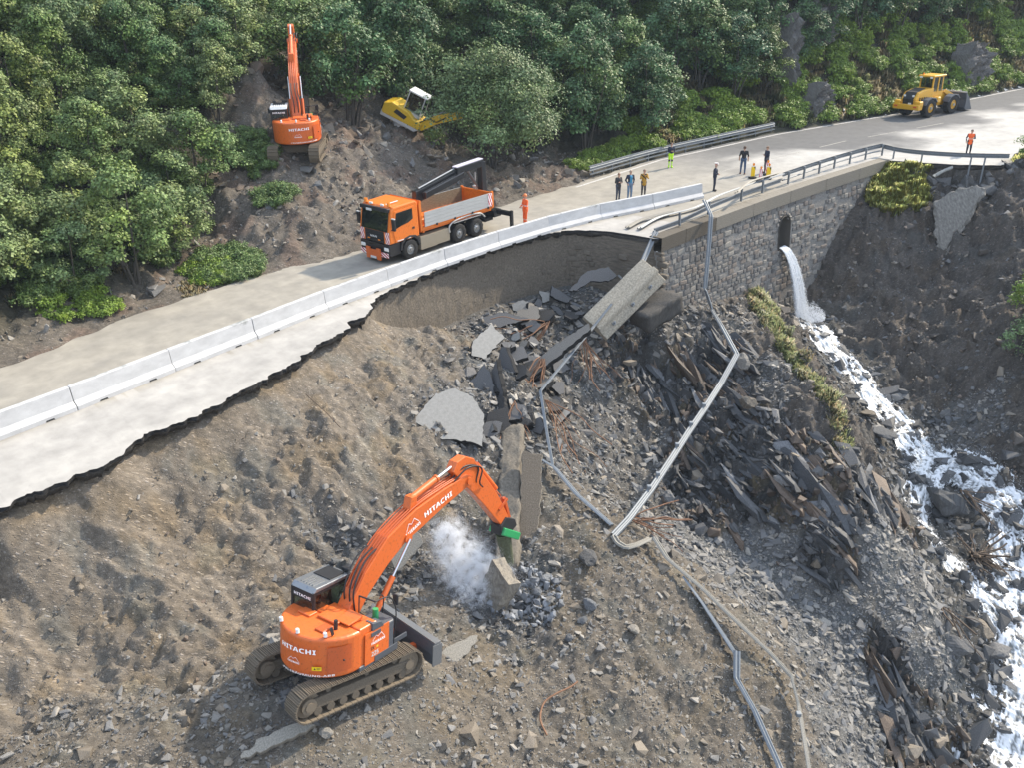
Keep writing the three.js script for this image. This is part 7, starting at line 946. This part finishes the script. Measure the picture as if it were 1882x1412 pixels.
  const pp = mesh('rail_post', ipost(1.3), M.galv); pp.position.set(6.55, -0.2, -46.1); pp.rotation.set(0.3, 0.4, 0.7); tag(pp, 'bent post hanging from the dangling rail above the parapet', 'post', 'bare rail posts');
}
// single boulders
[[[4.59, -7.3, -26.2], [0.5, 0.3, 0.62], 4, 'pale oblong boulder on the open gravel mound', 0.8], [[3.04, -5.85, -28.7], [0.95, 0.5, 0.7], 0, 'flat dark grey boulder below the folded rail end', 0.5], [[2.93, -6.75, -26.9], [0.62, 0.5, 0.5], 1, 'blue grey split boulder right of the breaker', 1.2], [[2.64, -6.95, -26.3], [0.5, 0.26, 0.34], 1, 'small blue boulder below the split one', 1.0], [[2.07, -7.0, -25.3], [0.36, 0.3, 0.3], 1, 'small blue boulder alone on the mound', 1.0], [[-7.16, -3.3, -25.8], [0.42, 0.42, 0.36], 5, 'dark boulder stuck in the earth slope left of the boom', 0.8], [[12.75, -3.95, -44.4], [1.05, 0.7, 0.8], 4, 'pale boulder beside the kink of the hanging rail', 0.75], [[12.29, -4.95, -41.2], [0.95, 0.65, 0.7], 3, 'rounded brown boulder below the pale one', 0.8], [[0.5, -3.45, -36.3], [0.95, 1.0, 0.85], 0, 'big grey boulder below the upright asphalt slabs', 0.9], [[23.5, -10.6, -40.6], [2.3, 1.5, 1.7], 5, 'big black boulder parting the torrent', 0.9], [[22.76, -13.6, -32.2], [1.3, 0.95, 1.1], 0, 'grey boulder at the water, lower of the pair', 0.9], [[22.4, -13.1, -33.1], [1.1, 0.85, 1.0], 3, 'grey boulder at the water, upper of the pair', 0.9], [[20.23, -12.6, -31.4], [1.5, 0.7, 1.1], 0, 'flat slate boulder on the gravel left of the pair', 0.7], [[25.4, -13.2, -34.6], [1.0, 0.9, 0.9], 5, 'dark boulder on the far bank at the right edge', 0.8], [[20.6, -8.0, -43.8], [2.0, 0.5, 1.3], 5, 'dark slate ledge beside the upper torrent', 1.0], [[20.7, -7.7, -45.6], [1.7, 0.45, 1.2], 3, 'upper slate ledge beside the torrent', 0.7], [[7.18, -6.4, -34.1], [0.75, 0.5, 0.6], 0, 'grey boulder just left of the straight rail', 0.9], [[-5.35, -4.85, -18.75], [0.42, 0.26, 0.34], 4, 'pale stone beside the near track', 0.9], [[1.25, -6.15, -27.75], [0.7, 0.4, 0.5], 1, 'largest blue chunk of the broken heap at the chisel', 1.3], [[0.9, -6.2, -27.0], [0.5, 0.4, 0.45], 1, 'second blue chunk of the broken heap', 1.25], [[1.45, -6.4, -26.8], [0.42, 0.3, 0.4], 2, 'pale chunk at the foot of the blue heap', 1.0], [[24.6, -9.2, -52.9], [1.6, 1.2, 1.2], 3, 'brown boulder on the dark bank above the torrent', 0.75], [[26.2, -8.6, -47.2], [0.9, 0.7, 0.8], 0, 'grey boulder on the scree right of the torrent', 0.7]].forEach(([p, s, t, label, k], i) => {
  const g = rockGeo(1200 + i * 3, 1, 1, 1, 3); const q = flat(disp(g, 0.05, 3, i)); addUV(q, 0.6); const m = mesh('boulder', q, std({ color: lin(...tones[t].map((v) => v * k)), map: grainMap, bumpMap: grainBump, bumpScale: 0.03 })); m.position.set(...p); m.scale.set(s[0], s[1], s[2]); m.rotation.set(i * 0.7 % 0.6 - 0.3, i * 1.3, i * 0.9 % 0.5 - 0.25); tag(m, label, 'boulder');
});
{ // tall pale slab of rock in the headwall of the gorge and shards round the breaker
  const out = [[-0.9, 1.0], [0.1, 1.75], [1.4, 2.3], [1.9, 2.1], [1.55, 0.6], [0.9, -1.4], [0.35, -2.9], [-0.4, -1.5]], g = new THREE.ExtrudeGeometry(shape2(ragged(out, 55, 0.08)), { depth: 1.0, bevelEnabled: true, bevelThickness: 0.1, bevelSize: 0.08, bevelSegments: 2 }); const q = flat(disp(join([g]), 0.22, 0.8, 4)); addUV(q, 0.3);
  const o = mesh('rock_slab', q, std({ color: lin(0.31, 0.3, 0.275), map: grainMap, bumpMap: grainBump, bumpScale: 0.04 })); o.applyMatrix4(basisAt([30.7, 0.0, -60.9], [-0.45, 0.45, 0.77])); tag(o, 'tall pale slab of rock leaning in the headwall below the guard rail', 'rock slab');
  const r = rng(404), spots = []; for (let i = 0; i < 420; i++) { const a = r() * 6.28, k = 1.5 * Math.sqrt(r()), x = 0.35 + Math.cos(a) * k * 1.1, z = -27.2 + Math.sin(a) * k, s = 0.05 + 0.2 * Math.pow(r(), 3); spots.push({ m: new THREE.Matrix4().compose(V(x, lowY(x, z) + 0.05 + 0.12 * r(), z), new THREE.Quaternion().setFromEuler(new THREE.Euler(r() * 6, r() * 6, r() * 6)), V(s * 1.6, s * 1.6, s * 1.6)), c: ((k) => [0.27, 0.295, 0.33].map((v) => v * k))(0.9 + 0.9 * r()) }); }
  scatter('breaker_rubble', 'fresh blue grey chips heaped round the breaker chisel', rockGeos, spots);
  const gut = mesh('gutter_piece', [sweep([[-0.2, 0.12], [-0.14, -0.04], [0, -0.1], [0.14, -0.04], [0.2, 0.12], [0.16, 0.12], [0.1, 0], [0, -0.05], [-0.1, 0], [-0.16, 0.12]], [V(30.2, 2.75, -62.9), V(30.9, 3.05, -63.2), V(31.5, 3.25, -63.3)], [-0.5], true)], M.concrete); tag(gut, 'pale broken gutter piece sticking out under the guard rail', 'gutter');
}
{ // smaller plates of asphalt piled in the chute
  const r = rng(515), mats = ['A', 'D', 'K', 'D', 'C'];
  for (let i = 0; i < 46; i++) { const t = r(), x = lerp(2.6, -0.2, t) + (r() - 0.5) * 3.0, z = lerp(-47.6, -35.2, t) + (r() - 0.5) * 1.6, R = 0.3 + 0.55 * r() * r(), th = 0.12 + 0.12 * r(), out = []; const n = 5 + Math.floor(r() * 3); for (let k = 0; k < n; k++) { const a = k / n * 6.283 + r() * 0.5; out.push([Math.cos(a) * R * (0.7 + 0.6 * r()), Math.sin(a) * R * (0.6 + 0.5 * r())]); }
    const g = new THREE.ExtrudeGeometry(shape2(ragged(out, 700 + i, 0.03)), { depth: th, bevelEnabled: true, bevelThickness: 0.015, bevelSize: 0.012, bevelSegments: 1 }), o = new THREE.Mesh(g, slabMats[mats[i % 5]]); o.name = numbered('asphalt_fragment'); o.castShadow = o.receiveShadow = true; o.applyMatrix4(basisAt([x, lowY(x, z) + 0.08 + 0.2 * r(), z], [(r() - 0.5) * 1.6, 0.3 + 0.8 * r(), 0.7 * r()])); scene.add(o); tag(o, ['pale', 'slate grey', 'black', 'slate grey', 'mid grey'][i % 5] + ' broken asphalt fragment in the ' + (t < 0.5 ? 'upper chute below the exposed wall' : 'lower chute above the stone column'), 'asphalt fragment', 'asphalt fragments in the chute'); }
}
{ // bare rock showing through the wooded bank
  const slate = std({ color: lin(0.23, 0.225, 0.22), map: grainMap, bumpMap: grainBump, bumpScale: 0.05 });
  [['grey slate outcrop in the bank above the marker post', [27.6, 6.0, -83.0], [2.4, 3.0, 1.8], 0.75, 21], ['tall narrow strip of bare rock beside the trees', [25.0, 8.6, -84.2], [1.3, 9.5, 1.6], 0.7, 22], ['bare rock crag at the top edge above the outcrop', [28.6, 13.0, -88.6], [3.4, 5.0, 2.2], 0.8, 23], ['dark rock face beside the loader bucket', [47.5, 8.0, -96.0], [4.2, 4.4, 2.0], 0.62, 24]].forEach(([label, p, sc, turn, seed]) => { const g = new THREE.BoxGeometry(1, 1, 1, 14, 22, 8), q = g.attributes.position; for (let i = 0; i < q.count; i++) { const x = q.getX(i) * sc[0], y = q.getY(i) * sc[1], z = q.getZ(i) * sc[2], k = 1.1 * (ridge2(x * 1.1 + 0.5 * y + seed, y * 0.3, 4) - 0.6) + 0.5 * fbm3(x, y * 0.6 + seed, z, 3), sh = 1 - 0.35 * smooth(Math.abs(q.getY(i)), 0.2, 0.5) * (0.6 + 0.6 * n2(x * 0.5, seed)); q.setXYZ(i, x * sh, y + k * 0.4, z * sh + (q.getZ(i) > 0 ? k * 1.6 : 0)); } const m = mesh('rock_outcrop', addUV(flat(g), 0.3), slate); m.position.set(p[0], p[1] - 0.3, p[2]); m.rotation.y = turn; m.rotation.x = -0.2; tag(m, label, 'rock outcrop'); });
}
// roots and driftwood
function roots(label, c, n, len, seed, dirs, mat = M.root, thick = 0.022) { const r = rng(seed), t = thing('root_bundle', label, 'roots', [0, 0, 0]); for (let i = 0; i < n; i++) { const d = V(...dirs).add(V(r() - 0.5, (r() - 0.5) * 0.8, r() - 0.5).multiplyScalar(1.1)).normalize(), p = V(...c).add(V((r() - 0.5) * 0.3, (r() - 0.5) * 0.2, (r() - 0.5) * 0.3)), pts = [p]; const L = len * (0.5 + 0.6 * r()); for (let k = 1; k <= 4; k++) { const q = pts[k - 1].clone().addScaledVector(d, L / 4).add(V(r() - 0.5, r() - 0.6, r() - 0.5).multiplyScalar(L * 0.14)); q.y = Math.max(q.y, lowY(q.x, q.z) + 0.05); pts.push(q); } mesh('root', tube(pts, thick * (0.5 + r()), 14, 5), mat, t); } return t; }
roots('fan of reddish roots on the rubble beside the road strip', [1.9, -1.75, -44.6], 14, 2.6, 1, [-0.8, -0.35, 0.5], M.root, 0.03); roots('roots spilling over the road strip end', [1.5, -2.2, -40.6], 14, 2.2, 2, [-0.3, -0.7, 0.6], M.root, 0.03); roots('roots hanging below the fallen parapet', [3.9, -2.3, -43.6], 12, 2.8, 3, [0.25, -0.8, 0.7]); roots('thin roots beside the big grey boulder', [0.0, -2.9, -36.9], 8, 2.2, 4, [0.1, -0.7, 0.9]); roots('long roots trailing down the debris left of the straight rail', [1.7, -3.4, -38.2], 10, 4.2, 5, [0.35, -0.45, 0.8]); roots('red roots behind the folded rail end', [5.2, -6.0, -31.6], 12, 2.4, 6, [0.9, -0.2, 0.3]);
roots('round tangle of brown branches caught in the torrent', [23.7, -11.7, -37.2], 46, 2.0, 7, [0.1, -0.1, 0.1], M.wood, 0.035); roots('branches snagged on the big black boulder', [24.1, -9.7, -40.2], 9, 2.4, 8, [0.6, -0.2, 0.7], M.wood, 0.03); roots('branch washed up on the gravel above the boulders', [20.2, -11.6, -32.8], 6, 2.2, 9, [0.3, -0.5, 0.8], M.wood, 0.03);
{
  const c = mesh('root_stick', [tube([[2.3, -7.45, -23.6], [2.05, -7.5, -23.4], [1.5, -7.55, -23.1], [1.1, -7.65, -22.8], [0.95, -7.8, -22.2], [1.16, -8.0, -21.7]], 0.035, 30, 7)], M.root); tag(c, 'curved brown root lying alone on the lower mound', 'root');
  const s = mesh('thin_stick', [tube([[-8.28, -0.15, -31.8], [-7.4, -0.6, -31.1], [-6.74, -1.05, -30.6]], 0.02, 10, 5)], M.wood); tag(s, 'thin pale stick on the earth slope below the broken edge', 'stick');
}
// striped beacons and marker post
{
  const yel = canvasTex(128, 256, (g) => { g.fillStyle = '#f2c81c'; g.fillRect(0, 0, 128, 256); g.fillStyle = '#3a2f16'; g.beginPath(); g.moveTo(60, 0); g.lineTo(128, 0); g.lineTo(128, 120); g.fill(); g.fillStyle = '#e8e4dc'; g.fillRect(0, 0, 128, 26); }), red = T.stripes;
  [[56.5, -29.65, yel, 0.2, 'yellow warning beacon nearest the officer, left of the four'], [55.9, -28.75, red, 0.6, 'red and white striped warning beacon close to the rail'], [56.95, -28.7, yel, -0.4, 'yellow warning beacon behind the rail, middle of the four'], [57.9, -29.3, red, 0.1, 'red and white striped warning beacon beside the standing person, farthest of the four']].forEach(([s, n, t, a, label]) => { const p = SN(s, n, 0.005), o = thing('warning_beacon', label, 'beacon', [p.x, p.y, p.z], a, 'warning beacons on the road'); mesh('board', [rbox(0.3, 0.75, 0.05, 0.02, 0, 0.52, 0)], std({ map: t, roughness: 0.5 }), o); mesh('foot', [rbox(0.5, 0.12, 0.32, 0.03, 0, 0.06, 0)], M.rubber, o); mesh('lamp', [cylZ(0.08, 0.06, 0, 0.98, 0, 14), box(0.1, 0.1, 0.05, 0, 0.9, 0)], M.lampOrange, o); });
  const p = SN(81.3, -34.3), o = thing('marker_post', 'white road marker post with black band below the bank', 'post', [p.x, p.y, p.z], -0.6); mesh('post', [prism([[-0.06, 0], [0.06, 0], [0.06, 0.95], [-0.06, 1.05]], 0.1, 0, 0.01)], M.white, o); mesh('band', [box(0.125, 0.2, 0.104, 0, 0.78, 0)], M.black, o);
}
scene.fog = new THREE.FogExp2(0xc3d3e2, 0.00028);
renderer.render(scene, camera);
